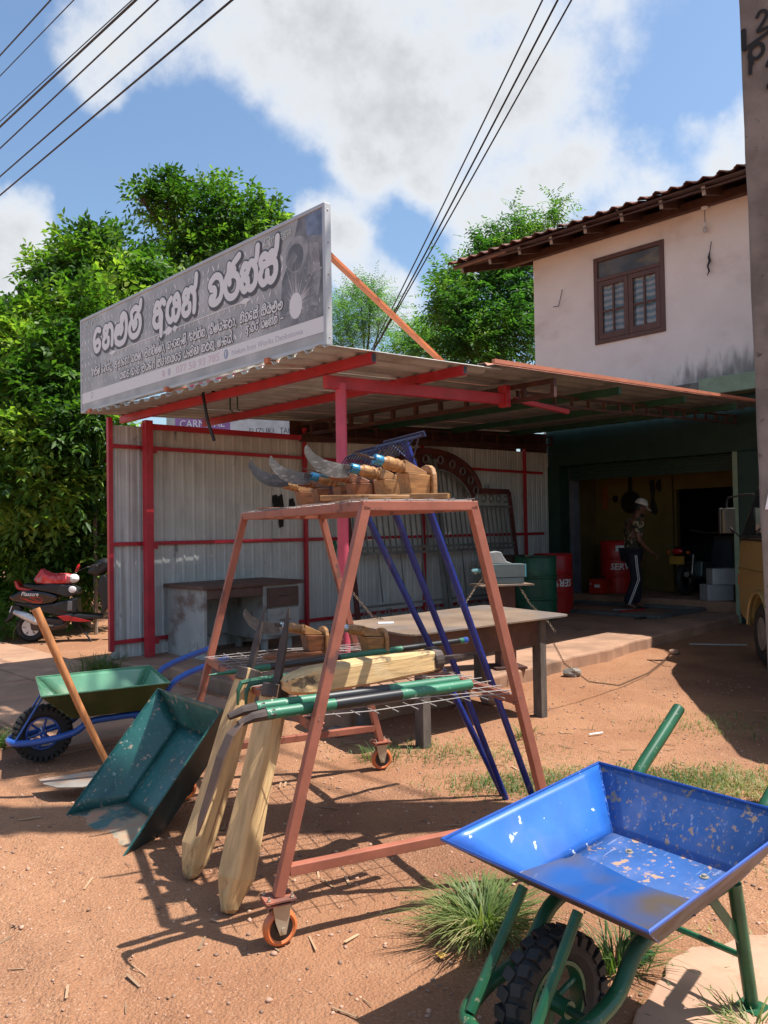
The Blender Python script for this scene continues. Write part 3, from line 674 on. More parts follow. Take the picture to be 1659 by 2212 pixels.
# ---------------------------------------------------------------- shop sign
sg = thing('shop_sign', 'long grey diamond plate printed shop sign with Sinhala lettering above the canopy', 'sign', W(-.5, 1.6, 2.7), BYAW)
SW, SZ0, SZ1 = 4.03, 2.70, 3.665
def SP(x, z, off=0.): return W(-.54-off, 3.585-x, z)
def sp_local(x, y, off): return SP(x, y, off)
def signpanel_material():
    m = bpy.data.materials.new('printed_plate'); m.use_nodes = True
    n, l = m.node_tree.nodes, m.node_tree.links; b = n['Principled BSDF']; t = N(n, 'ShaderNodeTexCoord')
    a = N(n, 'ShaderNodeTexNoise'); a.inputs['Scale'].default_value = 3; a.inputs['Detail'].default_value = 5; l.new(t.outputs['Object'], a.inputs['Vector'])
    r = N(n, 'ShaderNodeValToRGB'); e = r.color_ramp.elements; e[0].position = .3; e[0].color = (.27, .285, .275, 1); e[1].position = .7; e[1].color = (.52, .54, .525, 1)
    l.new(a.outputs['Fac'], r.inputs[0]); l.new(r.outputs[0], b.inputs['Base Color']); b.inputs['Roughness'].default_value = .38
    return m
m_signplate = signpanel_material()
pn = MB(); sbox(pn, -.539, -.49, 3.575, 3.585-SW+.01, SZ0+.01, SZ1-.01); pn.build('sign_panel', m_signplate, sg, world=True)
for a, b_ in (((0, SZ0), (SW, SZ0)), ((0, SZ1), (SW, SZ1))):
    MB().bar(SP(a[0], a[1], -.022), SP(b_[0], b_[1], -.022), .055, .028).build('sign_frame_bar', m_alu, sg, world=True, bevel=.003)
for x in (.0, SW):
    MB().bar(SP(x, SZ0-.012, -.022), SP(x, SZ1+.012, -.022), .056, .03, up=VX).build('sign_frame_bar', m_alu, sg, world=True, bevel=.003)
for z in (2.74, 2.95, 3.18, 3.40, 3.63):
    MB().lathe([(.005, 0), (.005, .004), (.001, .006)], 8, W(-.518, 3.585-SW-.0145, z), -VX).build('rivet', m_steel, sg, world=True)
lz = MB()
rr = random.Random(5)
for i in range(52):
    for j in range(13):
        x = .03+i*.078; z = SZ0+.015+j*.078
        if x > SW-.05 or z > SZ1-.03: continue
        if 2.765 < z < 2.90: continue
        if x > 3.58 and z > 2.9: continue
        a = R(62) if (i+j) % 2 else R(122)
        c, s_ = math.cos(a), math.sin(a); L, wd = .040, .0105
        z2 = z+rr.uniform(-.002, .002)
        q = [(x+L*c, z2+L*s_), (x-wd*s_, z2+wd*c), (x-L*c, z2-L*s_), (x+wd*s_, z2-wd*c)]
        if min(k[1] for k in q) < SZ0+.014 or max(k[1] for k in q) > SZ1-.016: continue
        lz.quad(*[SP(k[0], k[1], .0006) for k in q])
o = lz.build('printed_lozenges', m_print_loz, sg, world=True); o['kind'] = 'stuff'
MB().quad(SP(.016, 2.782, .0012), SP(SW-.016, 2.782, .0012), SP(SW-.016, 2.892, .0012), SP(.016, 2.892, .0012)).build('white_band', m_print_white, sg, world=True)
words = [(['e', 'na', 'lu', 'ma', 'halm'], .30, 1.40, 3.285), (['a', 'ya', 'na', 'hal'], 1.56, 2.38, 3.285), (['va', 'ra', 'rhorn', 'ka', 'hal', 'sa', 'hal'], 2.52, 3.53, 3.285)]
def letters(tokens, x0, x1):
    wd = sum(G[t][0] for t in tokens)+.12*sum(1 for t in tokens if G[t][0] > 0); sx = (x1-x0)/wd; x = 0; out = []
    for t in tokens:
        if G[t][0] > 0: out.append(([], x0+sx*x, sx))
        if G[t][0] == 0: out[-1][0].append((t, x)); continue
        out[-1][0].append((t, x)); x += G[t][0]+.12
    return out
b = MB()
for tk, xa, xb, zz in words: stroke_text(tk, xa+.032, xb-.008, zz-.014, .212, .048, sp_local, .0014, b)
o = b.build('title_shadow', m_print_dark, sg, world=True); o['kind'] = 'stuff'
for tk, xa, xb, zz in words:
    for lt, xo, sx in letters(tk, xa+.02, xb-.02):
        bo, bl_ = MB(), MB(); k = 0
        for t, x in lt:
            for s_ in G[t][1]:
                pts = smooth([(xa+.02+sx*(x+a), zz+.212*c) for a, c in s_], 4)
                ribbon(bo, pts, .043, sp_local, .0024+2e-4*(k % 3)); ribbon(bl_, pts, .030, sp_local, .0036+2e-4*(k % 3)); k += 1
        bo.build('letter_outline', m_print_dark, sg, world=True); bl_.build('title_letter', m_print_white, sg, world=True)
rows = [(['ga', 'ra', 'i', 'la', 'hal', ' ', 'e', 'ga', 'hal', 'ta', 'hal', 'ta', 'u', ',', ' ', 'a', 'ma', 'aa', 'e', 'na', 'aa', ' ', 'va', 'ha', 'la', ',', ' ', 'o', 'na', 'hal', 'ca', 'i', 'la', 'hal', 'la', 'aa', ',', ' ', 'va', 'ae', 'ta', 'ka', 'ae', 'la', 'ii', ',', ' ', 'e', 'ra', 'hal', 'ka', 'hal', 'ka', ',', ' ', 'va', 'i', 'la', 'hal', 'ba', 'ae', 'e', 'ra', 'aa', ',', ' ', 'na', 'i', 'va', 'e', 'sa', 'hal', ' ', 'sa', 'i', 'ya', 'lu', 'ma'], .27, 3.555, 3.045, .062, .0062),
        (['ya', 'ka', 'dda', ' ', 'va', 'ae', 'dda', ' ', 'o', 'ba', 'e', 'ga', 'hal', ' ', 'sa', 'hal', 'tha', 'aa', 'na', 'ya', 'ta', 'da', ' ', 'pa', 'ae', 'ma', 'i', 'nna', ' ', 'ka', 'ra', 'na', 'u', ' ', 'la', 'ae', 'e', 'ba', 'hal', '.'], .90, 2.90, 2.918, .062, .0062),
        (['a', 'ae', 'va', 'i', 'ta', 'hal', ' ', 'ba', 'la', 'na', 'hal', 'na', ' ', '-'], 3.06, 3.56, 2.95, .055, .0052)]
for nm, add, off, m in (('small_outline', .006, .0016, m_print_dark), ('small_lettering', 0, .0030, m_print_white)):
    b = MB()
    for tk, xa, xb, zz, xh, hw in rows: stroke_text(tk, xa, xb, zz, xh, hw+add, sp_local, off, b)
    o = b.build(nm, m, sg, world=True); o['kind'] = 'stuff'
b = MB()   # divider with spear tips and a diamond
for zz, hw in ((3.205, .004),):
    ribbon(b, [(.78, zz), (3.02, zz)], hw, sp_local, .002)
b.add([SP(x, z, .0026) for x, z in ((.66, 3.205), (.74, 3.228), (.83, 3.205), (.74, 3.182))], [(0, 1, 2, 3)])
b.add([SP(x, z, .0026) for x, z in ((2.97, 3.205), (3.06, 3.228), (3.15, 3.205), (3.06, 3.182))], [(0, 1, 2, 3)])
for xc, w_ in ((1.75, .06), (1.86, .09), (1.97, .06)):
    b.add([SP(xc+a, 3.205+c, .0028+.0004*(xc > 1.8)) for a, c in ((-w_, 0), (0, w_*.45), (w_, 0), (0, -w_*.45))], [(0, 1, 2, 3)])
b.build('divider_ornament', m_print_white, sg, world=True)
EX, EY = -VX, ZV
font_text('corner_word', 'ALPHA', m_print_green, sg, SP(.10, 3.575, .0022), EX, EY, .085, .40, shear=.25, bold=.001)
font_text('corner_word', 'Omega', m_print_green, sg, SP(3.30, 3.565, .0022), EX, EY, .085, .36, shear=.25, bold=.001)
font_text('phone_number', '077 58 93 785', m_print_faintred, sg, SP(1.98, 2.806, .002), EX, EY, .088, .70)
font_text('page_name', 'Nelum Iron Works Dankotuwa', m_print_faint, sg, SP(2.86, 2.812, .002), EX, EY, .062, .92)
MB().add([SP(2.78+.032*math.cos(a), 2.838+.04*math.sin(a), .0018) for a in [2*math.pi*k/16 for k in range(16)]], [tuple(range(16))]).build('round_logo', mat('logo_blue', (.30, .36, .50), .5, var=0), sg, world=True)
font_text('logo_letter', 'f', m_print_white, sg, SP(2.768, 2.815, .0024), EX, EY, .07, bold=.001)
for x in (1.76, 1.86):
    MB().add([SP(x+.026*math.cos(a), 2.838+.033*math.sin(a), .0018) for a in [2*math.pi*k/14 for k in range(14)]], [tuple(range(14))]).build('round_logo', m_print_faintred if x < 1.8 else m_print_faint, sg, world=True)
b = MB(); ribbon(b, smooth([(.26, 2.81), (.235, 2.85), (.26, 2.875), (.285, 2.85), (.26, 2.81)]), .004, sp_local, .002); b.build('pin_logo', m_print_faint, sg, world=True)
# printed welder picture at the near end: dark ground, mask, glow and sparks
m_pic_dark = mat('print_picture_dark', (.20, .205, .21), .4, var=.45, vs=5)
m_pic_mid = mat('print_picture_mid', (.285, .29, .29), .4, var=.35, vs=9)
m_pic_blue = mat('print_picture_blue', (.17, .22, .31), .4, var=.4, vs=7)
def sheet(pts, off, m, nm='printed_picture'):
    return MB().add([SP(x, z, off) for x, z in pts], [tuple(range(len(pts)))]).build(nm, m, sg, world=True)
sheet([(3.50, 2.895), (SW-.016, 2.895), (SW-.016, SZ1-.016), (3.74, SZ1-.016), (3.66, 3.42), (3.54, 3.25)], .0007, m_pic_dark)
sheet([(3.84, 3.50), (SW-.018, 3.46), (SW-.018, SZ1-.018), (3.82, SZ1-.018)], .0010, m_pic_blue)
def disc(cx, cz, rx, rz, a0=0, n=20): return [(cx+rx*math.cos(2*math.pi*k/n+a0), cz+rz*math.sin(2*math.pi*k/n+a0)) for k in range(n)]
sheet(disc(3.72, 3.40, .135, .13), .0012, m_pic_mid)
sheet(disc(3.70, 3.38, .10, .10), .0016, m_pic_dark)
sheet([(3.60, 3.36), (3.69, 3.43), (3.73, 3.38), (3.64, 3.30)], .0020, m_pic_mid)
sheet([(3.86, 3.45), (3.96, 3.42), (3.99, 3.2), (3.95, 2.98), (3.86, 3.0), (3.90, 3.2)], .0012, m_pic_mid)
sheet(disc(3.70, 3.03, .075, .095), .0022, m_print_white)
b = MB()
for k in range(90):
    a = rr.uniform(0, 2*math.pi); L = rr.uniform(.10, .30)*(1.2 if math.sin(a) > 0 else .6); r0 = .06
    p0 = (3.70+r0*math.cos(a), 3.03+r0*1.2*math.sin(a)); p1 = (3.70+L*.8*math.cos(a), 3.03+L*math.sin(a))
    if p1[0] > SW-.03 or p1[1] < 2.9 or p1[1] > 3.6 or p1[0] < 3.56: continue
    d = (math.cos(a+1.57)*.0035, math.sin(a+1.57)*.0035)
    b.add([SP(p0[0]+d[0], p0[1]+d[1], .0017+k*1e-6), SP(p0[0]-d[0], p0[1]-d[1], .0017+k*1e-6), SP(*p1, .0017+k*1e-6)], [(0, 1, 2)])
for k in range(26):
    x, z = rr.uniform(3.74, 4.0), rr.uniform(2.93, 3.3); q = rr.uniform(.003, .008)
    b.add([SP(a, c, .0026+k*1e-6) for a, c in disc(x, z, q, q, 0, 8)], [tuple(range(8))])
for k in range(9):
    x = 3.84+.012*k
    b.add([SP(x, 3.22, .0021+k*1e-6), SP(x+.005, 3.22, .0021+k*1e-6), SP(x+.05+.004*k, 3.5-.01*k, .0021+k*1e-6)], [(0, 1, 2)])
o = b.build('printed_sparks', mat('print_spark', (.55, .55, .57), .5, var=0), sg, world=True); o['kind'] = 'stuff'
MB().bar(W(-.46, -.38, 3.36), W(1.15, -.1, 2.78), .045, .03).build('sign_brace', m_orange_steel, sg, world=True, bevel=.003)
MB().bar(W(-.46, 3.3, 3.36), W(1.15, 3.2, 2.78), .045, .03).build('sign_brace', m_orange_steel, sg, world=True, bevel=.003)
for t_ in (3.35, 1.75, .22):
    MB().bar(W(-.57, t_, 2.685), W(-.30, t_, 2.70), .05, .04).build('sign_foot', m_orange_steel, sg, world=True)

# hoarding behind the shop, seen through the gap below the sign and the gap over the wall
hd = thing('hoarding', 'white hoarding with pink letters standing behind the shed', 'hoarding', (-2.3, 11.6, 0))
MB().box((-2.15, 11.6, 3.42), (2.0, .05, 1.35)).build('hoarding_panel', mat('weathered_white_sheet', (.55, .54, .53), .6), hd, world=True)
for x in (-3.1, -1.2): MB().box((x, 11.66, 1.6), (.06, .06, 3.2)).build('hoarding_leg', m_brown_steel, hd, world=True)
for k in range(15):
    x = -3.02+.125*k
    b = MB().box((x, 11.571, 3.72), (.055, .006, .44)); 
    if k % 3 != 1: b.box((x+.045, 11.572, 3.92-(k % 2)*.25), (.075, .006, .09))
    b.build('pink_letter', m_bannerpink, hd, world=True)
MB().box((-2.62, 11.571, 3.0), (.8, .006, .42)).build('purple_band', m_bannerpurple, hd, world=True)
font_text('hoarding_word', 'CARNIVAL', m_print_white, hd, (-2.96, 11.566, 2.95), (1, 0, 0), (0, 0, 1), .15, .66)
font_text('hoarding_word', 'SUZUKI', m_print_dark, hd, (-1.95, 11.573, 2.84), (1, 0, 0), (0, 0, 1), .12, .36)
font_text('hoarding_word', 'TAKA', m_print_dark, hd, (-1.50, 11.573, 2.84), (1, 0, 0), (0, 0, 1), .12, .24)

# ---------------------------------------------------------------- house with garage
def pinkwall():
    m = m_pinkwall; n, l = m.node_tree.nodes, m.node_tree.links; b = n['Principled BSDF']
    src = b.inputs['Base Color'].links[0].from_socket
    t = N(n, 'ShaderNodeTexCoord'); sp = N(n, 'ShaderNodeSeparateXYZ'); l.new(t.outputs['Object'], sp.inputs[0])
    mp = N(n, 'ShaderNodeMapping'); mp.inputs['Scale'].default_value = (4.5, 4.5, 1.3); l.new(t.outputs['Object'], mp.inputs[0])
    nz_ = N(n, 'ShaderNodeTexNoise'); nz_.inputs['Scale'].default_value = 1.6; nz_.inputs['Detail'].default_value = 7; l.new(mp.outputs[0], nz_.inputs['Vector'])
    # algae creeping up from the ledge, heavier towards the right end
    h = RANGE(n, l, sp.outputs[2], 3.5, 4.35, 1, 0); r = RANGE(n, l, sp.outputs[1], 1.9, -.4, 0, 1)
    k = MATH(n, l, 'ADD', MATH(n, l, 'MULTIPLY', h, MATH(n, l, 'ADD', MATH(n, l, 'MULTIPLY', r, .55), .32)), MATH(n, l, 'MULTIPLY', MATH(n, l, 'SUBTRACT', nz_.outputs['Fac'], .5), 1.1))
    k = RANGE(n, l, k, .34, .84, 0, .75)
    mx = N(n, 'ShaderNodeMixRGB'); l.new(k, mx.inputs[0]); l.new(src, mx.inputs[1]); mx.inputs[2].default_value = (.075, .07, .062, 1)
    l.new(mx.outputs[0], b.inputs['Base Color'])
pinkwall()
house = thing('house', 'two storey house with pink upper wall, tiled roof and dark open garage below', 'house', W(0, 0), BYAW)
# local frame of the house equals (s, t, z)
def HB(name, m, *a, bevel=0., parent=house):
    b = MB(); s0, s1, t0, t1, z0, z1 = a
    b.box(((s0+s1)/2, (t0+t1)/2, (z0+z1)/2), (abs(s1-s0), abs(t1-t0), abs(z1-z0)))
    return b.build(name, m, parent, bevel=bevel)
WT0, WT1, WZ0, WZ1 = 1.08, 2.30, 4.38, 5.80
b = MB()
def addb(b, s0, s1, t0, t1, z0, z1): b.box(((s0+s1)/2, (t0+t1)/2, (z0+z1)/2), (abs(s1-s0), abs(t1-t0), abs(z1-z0)))
addb(b, 7.5, 7.68, WT1, 3.5, 3.5, 6.2); addb(b, 7.5, 7.68, -4.5, WT0, 3.5, 6.2)
addb(b, 7.5, 7.68, WT0, WT1, 3.5, WZ0); addb(b, 7.5, 7.68, WT0, WT1, WZ1, 6.2)
b.build('upper_wall', m_pinkwall, house)
HB('side_wall', m_pinkwall, 7.68, 13.0, 3.32, 3.498, 3.5, 6.2)
HB('back_wall', m_pinkwall, 12.9, 13.0, -4.5, 3.32, 0, 7.0)
HB('upper_floor', m_concrete, 7.51, 12.9, -4.5, 3.3, 3.30, 3.495)
HB('ledge', m_concrete, 7.38, 7.499, .45, 3.25, 3.28, 3.50)
HB('balcony_edge', m_greenplaster, 7.15, 7.498, -4.4, .44, 3.26, 3.50, bevel=.01)
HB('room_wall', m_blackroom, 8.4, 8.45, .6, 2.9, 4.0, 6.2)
# window
win = MB()
for (t0, t1, z0, z1) in ((WT0, WT0+.07, WZ0, WZ1), (WT1-.07, WT1, WZ0, WZ1), (WT0+.07, WT1-.07, WZ0, WZ0+.07), (WT0+.07, WT1-.07, WZ1-.07, WZ1), (WT0+.07, WT1-.07, 5.40, 5.46)):
    addb(win, 7.475, 7.58, t0, t1, z0, z1)
win = win.build('window', m_winframe, house, bevel=.004)
HBp = lambda nm, m, *a: HB(nm, m, *a, parent=win)
m_gauze = mat('dusty_grey_pane', (.085, .08, .072), .3, var=.45, vs=2.5, spots=[((.25, .2, .14), 2.2, .5, .7, .6, (1, 1, 2.5))])
HBp('pane', m_gauze, 7.51, 7.514, WT0+.07, WT1-.07, 5.46, WZ1-.07)
def stripes():
    m = m_curtain; n, l = m.node_tree.nodes, m.node_tree.links; b = n['Principled BSDF']
    t = N(n, 'ShaderNodeTexCoord'); w_ = N(n, 'ShaderNodeTexWave'); w_.bands_direction = 'Z'; w_.inputs['Scale'].default_value = 3.2; w_.inputs['Distortion'].default_value = 2.5; w_.inputs['Detail'].default_value = 1
    l.new(t.outputs['Object'], w_.inputs['Vector'])
    r = N(n, 'ShaderNodeValToRGB'); e = r.color_ramp.elements; e[0].position = .3; e[0].color = (.52, .52, .54, 1); e[1].position = .7; e[1].color = (.22, .33, .40, 1)
    x = e.new(.5); x.color = (.50, .38, .36, 1)
    l.new(w_.outputs['Fac'], r.inputs[0]); l.new(r.outputs[0], b.inputs['Base Color'])
stripes()
cur = MB(); vs = []; fs = []
for k in range(41):
    t = WT0+.08+(WT1-WT0-.16)*k/40; s = 7.545+.014*math.sin(k*1.15)
    vs += [(s, t, WZ0+.05), (s, t, 5.44)]
    if k: fs.append((2*k-2, 2*k, 2*k+1, 2*k-1))
cur.add(vs, fs).build('curtain', m_curtain, win, smooth=True)
mid = (WT0+WT1)/2
m_paneglass = bpy.data.materials.new('clear_window_glass'); m_paneglass.use_nodes = True
pb_ = m_paneglass.node_tree.nodes['Principled BSDF']; pb_.inputs['Transmission Weight'].default_value = 1; pb_.inputs['Roughness'].default_value = .02; pb_.inputs['IOR'].default_value = 1.1; pb_.inputs['Base Color'].default_value = (.9, .95, .95, 1)
for (t0, t1) in ((WT0+.075, mid-.004), (mid+.004, WT1-.075)):
    b = MB(); z0, z1 = WZ0+.075, 5.395; tm, zm = (t0+t1)/2, (z0+z1)/2-.02
    for q in ((t0, t0+.075, z0, z1), (t1-.075, t1, z0, z1), (t0+.075, t1-.075, z0, z0+.10), (t0+.075, t1-.075, z1-.075, z1)): addb(b, 7.482, 7.522, *q)
    addb(b, 7.488, 7.516, tm-.016, tm+.016, z0+.10, z1-.075)
    addb(b, 7.490, 7.514, t0+.075, tm-.016, zm-.016, zm+.016); addb(b, 7.490, 7.514, tm+.016, t1-.075, zm-.016, zm+.016)
    b.build('casement', m_winframe, win, bevel=.003)
    for (a, c) in ((t0+.075, tm-.016), (tm+.016, t1-.075)):
        for (d, e) in ((z0+.10, zm-.016), (zm+.016, z1-.075)):
            HBp('pane', m_paneglass, 7.500, 7.503, a, c, d, e)
# roof
EAVE_S, EAVE_Z, SL = 6.72, 6.13, math.tan(R(16))
def rz_(s): return EAVE_Z+(s-EAVE_S)*SL
rf = MB()
rf.prism([(EAVE_S+.03, rz_(EAVE_S+.03)-.03), (10.6, rz_(10.6)-.03), (10.6, rz_(10.6)+.0), (EAVE_S+.03, rz_(EAVE_S+.03)+.0)], (0, 4.72, 0), (1, 0, 0), (0, 0, 1), 9.4)
rf.prism([(10.6, rz_(10.6)-.03), (14.3, rz_(10.6)-.03-3.7*SL), (14.3, rz_(10.6)-3.7*SL), (10.6, rz_(10.6))], (0, 4.72, 0), (1, 0, 0), (0, 0, 1), 9.4)
roof = rf.build('roof', m_brownwood, house)
def tile_mb(L=.34, wd=.235):
    b = MB(); n = 6; vs = []; fs = []
    prof = [(-.5, .012), (-.34, .0), (-.1, .004), (.12, .034), (.3, .05), (.5, .022)]
    for i, (a, h) in enumerate(prof):
        vs += [(0, a*wd, h+.022), (L, a*wd, h+.006), (0, a*wd, h+.004), (L, a*wd, h-.008)]
    for i in range(len(prof)-1):
        a = 4*i; c = a+4
        fs += [(a, c, c+1, a+1), (a+2, a+3, c+3, c+2), (a, a+2, c+2, c)]
    fs += [(0, 1, 3, 2), (20, 22, 23, 21)]
    return b.add(vs, fs)
tb = tile_mb(); tile0 = None
rows_ = MB(); rt_ = random.Random(9)
ang = math.atan(SL)
for row in range(14):
    for k in range(40):
        t = 4.66-.232*k; s = EAVE_S-.02+.28*row
        if row < 3:
            if tile0 is None:
                o = tb.build('roof_tile', m_tile, roof); tile0 = o
            else:
                o = bpy.data.objects.new('roof_tile', tile0.data); COL.objects.link(o); o.parent = roof
            o.location = (s+rt_.uniform(-.012, .012), t, rz_(s)+.012+rt_.uniform(0, .008)); o.rotation_euler = (rt_.uniform(-.05, .05), -ang-.05, rt_.uniform(-.03, .03))
        else:
            Mx = Matrix.Translation((s, t, rz_(s)+.014)) @ Matrix.Rotation(-ang-.05, 4, 'Y')
            rows_.add([Mx @ Vector(v) for v in tb.v], tb.f)
o = rows_.build('tile_field', m_tile, roof); o['kind'] = 'stuff'
MB().tube([(10.6, 4.7, rz_(10.6)+.06), (10.6, -4.6, rz_(10.6)+.06)], .11, 10).build('ridge', m_tile, roof)
MB().tube([(8.2, 2.1, rz_(8.2)+.07), (8.55, 2.1, rz_(8.55)+.09)], .10, 8).build('vent_tile', m_tile, roof)
for k in range(14):
    t = 4.55-.63*k
    p, q = (EAVE_S+.10, t, rz_(EAVE_S+.10)-.105), (10.5, t, rz_(10.5)-.105)
    MB().bar(p, q, .055, .13).build('rafter', m_brownwood, house)
    MB().box((EAVE_S+.093, t, rz_(EAVE_S+.1)-.105), (.012, .05, .125), Matrix.Rotation(-ang, 3, 'Y')).build('rafter_end', m_paleend, house)
MB().bar((7.42, 4.05, 6.135), (7.42, -4.5, 6.135), .10, .13).build('wall_plate', m_brownwood, house, bevel=.004)
MB().bar((EAVE_S+.32, 4.7, rz_(EAVE_S+.32)-.055), (EAVE_S+.32, -4.6, rz_(EAVE_S+.32)-.055), .05, .025).build('batten', m_brownwood, house)
MB().bar((EAVE_S+.055, 3.7, rz_(EAVE_S)-.075), (EAVE_S+.055, -4.6, rz_(EAVE_S)-.075), .012, .016).build('eave_strip', m_brownwood, house)
MB().bar((EAVE_S+.06, 4.7, rz_(EAVE_S)-.035), (EAVE_S+.06, 3.55, rz_(EAVE_S)-.035), .04, .045).build('eave_batten', mat('faded_batten', (.25, .12, .07), .8), house)
# ground floor
HB('lintel_beam', m_darkgreen, 7.47, 7.72, -.45, 3.30, 2.44, 3.26, bevel=.01)
for k in range(5):
    HB('shutter_slat', m_darkgreen, 7.73, 7.745, .12, 3.0, 2.20+.052*k, 2.246+.052*k)
HB('gate_pillar', m_darkgreen, 7.44, 7.72, 3.02, 3.30, .05, 2.44)
HB('pillar_face', mat('slate_blue_plaster', (.13, .15, .19), .8), 7.76, 7.95, 2.96, 3.26, .27, 2.44)
HB('gate_pillar', m_darkgreen, 7.42, 7.74, -.33, .02, .0, 2.44, bevel=.008)
HB('pillar_edge', m_greenplaster, 7.425, 7.50, .03, .10, .0, 2.44)
HB('front_wall', m_darkgreen, 7.50, 7.68, -4.4, -.34, .0, 3.25)
dr = HB('blue_door', m_blue_door, 7.455, 7.498, -1.25, -.40, .1, 2.35)
HB('garage_floor', m_floor, 7.66, 12.9, -4.4, 3.3, -.05, .27, bevel=.01)
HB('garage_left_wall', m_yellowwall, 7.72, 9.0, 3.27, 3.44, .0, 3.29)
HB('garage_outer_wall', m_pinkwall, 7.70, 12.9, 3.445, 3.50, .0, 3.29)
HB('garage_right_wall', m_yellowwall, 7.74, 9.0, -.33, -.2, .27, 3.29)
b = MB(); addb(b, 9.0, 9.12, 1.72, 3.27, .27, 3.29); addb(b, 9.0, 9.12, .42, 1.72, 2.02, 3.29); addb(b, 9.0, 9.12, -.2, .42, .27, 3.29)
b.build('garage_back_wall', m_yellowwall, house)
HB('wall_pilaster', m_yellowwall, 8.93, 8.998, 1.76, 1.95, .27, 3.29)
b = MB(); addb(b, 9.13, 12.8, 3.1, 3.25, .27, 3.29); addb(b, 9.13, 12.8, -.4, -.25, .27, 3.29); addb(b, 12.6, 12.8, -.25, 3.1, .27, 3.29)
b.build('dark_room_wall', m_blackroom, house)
HB('far_side_wall', m_pinkwall, 7.70, 12.9, -4.5, -4.4, .0, 6.2)
# things on the back wall of the garage
def hung(name, label, cat, t, z, poly, m):
    o = MB().prism(poly, W(8.99, t, z), -VX, ZV, .03).build(name, m, None, bevel=.003)
    return tag(o, label, cat, 'tools hung on the yellow garage wall')
circ = lambda r, n=14, a=1.: [(r*math.cos(2*math.pi*k/n), a*r*math.sin(2*math.pi*k/n)) for k in range(n)]
hung('hanging_pan', 'large round black pan hung by its handle on the yellow wall', 'pan', 2.56, 1.83, [(-.03, .45), (.03, .45), (.035, .2)]+[(.19*math.sin(a), .20*math.cos(a)) for a in [.35+.37*k for k in range(16)]]+[(-.035, .2)], m_black)
hung('hanging_tool', 'long narrow black tool hung right of the round pan', 'tool', 2.14, 1.85, [(-.05, .34), (.03, .36), (.05, .2), (.02, .05), (.09, -.2), (.05, -.26), (-.05, -.2), (-.02, .05)], m_black)
hung('hanging_disc', 'small dark oval disc highest on the garage wall', 'disc', 1.98, 2.10, circ(.09, 12, 1.25), m_black)
hung('hanging_ring', 'small dark ring hung left of the round pan', 'ring', 2.86, 1.90, circ(.055, 10, 1.2), m_black)
hung('hanging_strip', 'dull orange strip hung on the wall near the garage corner', 'strip', 3.08, 1.93, [(-.03, .2), (.05, .22), (.07, 0), (.05, -.22), (-.04, -.2), (-.06, 0)], mat('dull_orange', (.25, .08, .02), .6))
sk = thing('wall_socket', 'white plug socket with hanging black cord on the yellow wall', 'socket', W(8.98, 3.06, .95))
MB().box(W(8.985, 3.06, .97), (.03, .09, .12), BF).build('socket_plate', m_white, sk, world=True, bevel=.004)
MB().box(W(8.985, 3.16, 1.09), (.03, .20, .16), BF).build('junction_box', m_yellowwall, sk, world=True)
MB().tube([W(8.95, 3.03, .98), W(8.94, 3.02, .8), W(8.93, 3.0, .5), W(8.9, 2.98, .32), W(8.8, 2.85, .29), W(8.6, 2.7, .285)], .009, 6).build('cord', m_cable, sk, world=True)

# bulb, loose wires on the pink wall
bl = thing('hanging_bulb', 'bare light bulb hanging on a cord under the eave', 'light bulb', W(7.44, .40, 6.07))
MB().lathe([(.05, 0), (.05, -.03), (.02, -.045)], 12, W(7.42, .40, 6.066)).build('ceiling_rose', m_white, bl, world=True)
MB().tube([W(7.42, .40, 6.03), W(7.42, .40, 5.84)], .005, 5).build('cord', m_cable, bl, world=True)
MB().lathe([(.018, .0), (.02, -.05), (.014, -.06)], 10, W(7.42, .40, 5.84)).build('socket', m_white, bl, world=True)
MB().lathe([(.012, 0), (.03, -.04), (.034, -.065), (.024, -.09), (.0, -.1)], 12, W(7.42, .40, 5.785)).build('bulb', m_bulb, bl, world=True, smooth=True)
o = MB().tube([W(7.46, .33, 5.55), W(7.47, .36, 5.42), W(7.46, .375, 5.33), W(7.455, .36, 5.27), W(7.45, .39, 5.2), W(7.46, .375, 5.12), W(7.45, .40, 5.06)], [.006, .006, .016, .02, .014, .012, .004], 6).build('loose_wire', m_cable)
tag(o, 'knotted black wire hanging on the pink wall right of the window', 'wire')
o = MB().tube([W(7.47, 2.90, 5.44), W(7.46, 2.93, 5.30), W(7.465, 2.97, 5.19), W(7.465, 2.98, 5.17), W(7.46, 3.08, 5.175)], .006, 5).build('loose_wire', m_cable)
tag(o, 'thin bent wire on the pink wall left of the window', 'wire')

# ---------------------------------------------------------------- desk
dk = thing('steel_desk', 'rusty grey steel office desk against the ribbed wall', 'desk', W(.2, 2.42, .12), BYAW)
dl, dd, dh = 1.20, .74, .75     # along s, along t, height
def DB(nm, m, x0, x1, y0, y1, z0, z1, bevel=.004, parent=dk): 
    b = MB(); addb(b, x0, x1, y0, y1, z0, z1); return b.build(nm, m, parent, bevel=bevel)
DB('desk_top', m_desktop, -.04, dl+.05, -.04, dd+.02, dh-.04, dh)
DB('end_panel', m_desk, 0, .035, 0, dd, .0, dh-.042)
DB('back_panel', m_desk, .036, dl, dd-.02, dd, .15, dh-.042)
DB('apron', m_desktop, .036, .72, .0, .025, dh-.14, dh-.042)
DB('drawer_case', m_desk, .73, dl, .012, dd-.021, .13, dh-.042)
for z0, z1, m in ((.47, .68, m_desktop), (.165, .455, m_desk)):
    d = DB('drawer', m, .775, dl-.01, -.012, .008, z0, z1)
    MB().tube([(.93, -.014, (z0+z1)/2+.02), (.93, -.035, (z0+z1)/2+.02), (1.06, -.035, (z0+z1)/2+.02), (1.06, -.014, (z0+z1)/2+.02)], .007, 6).build('handle', m_steel, d)
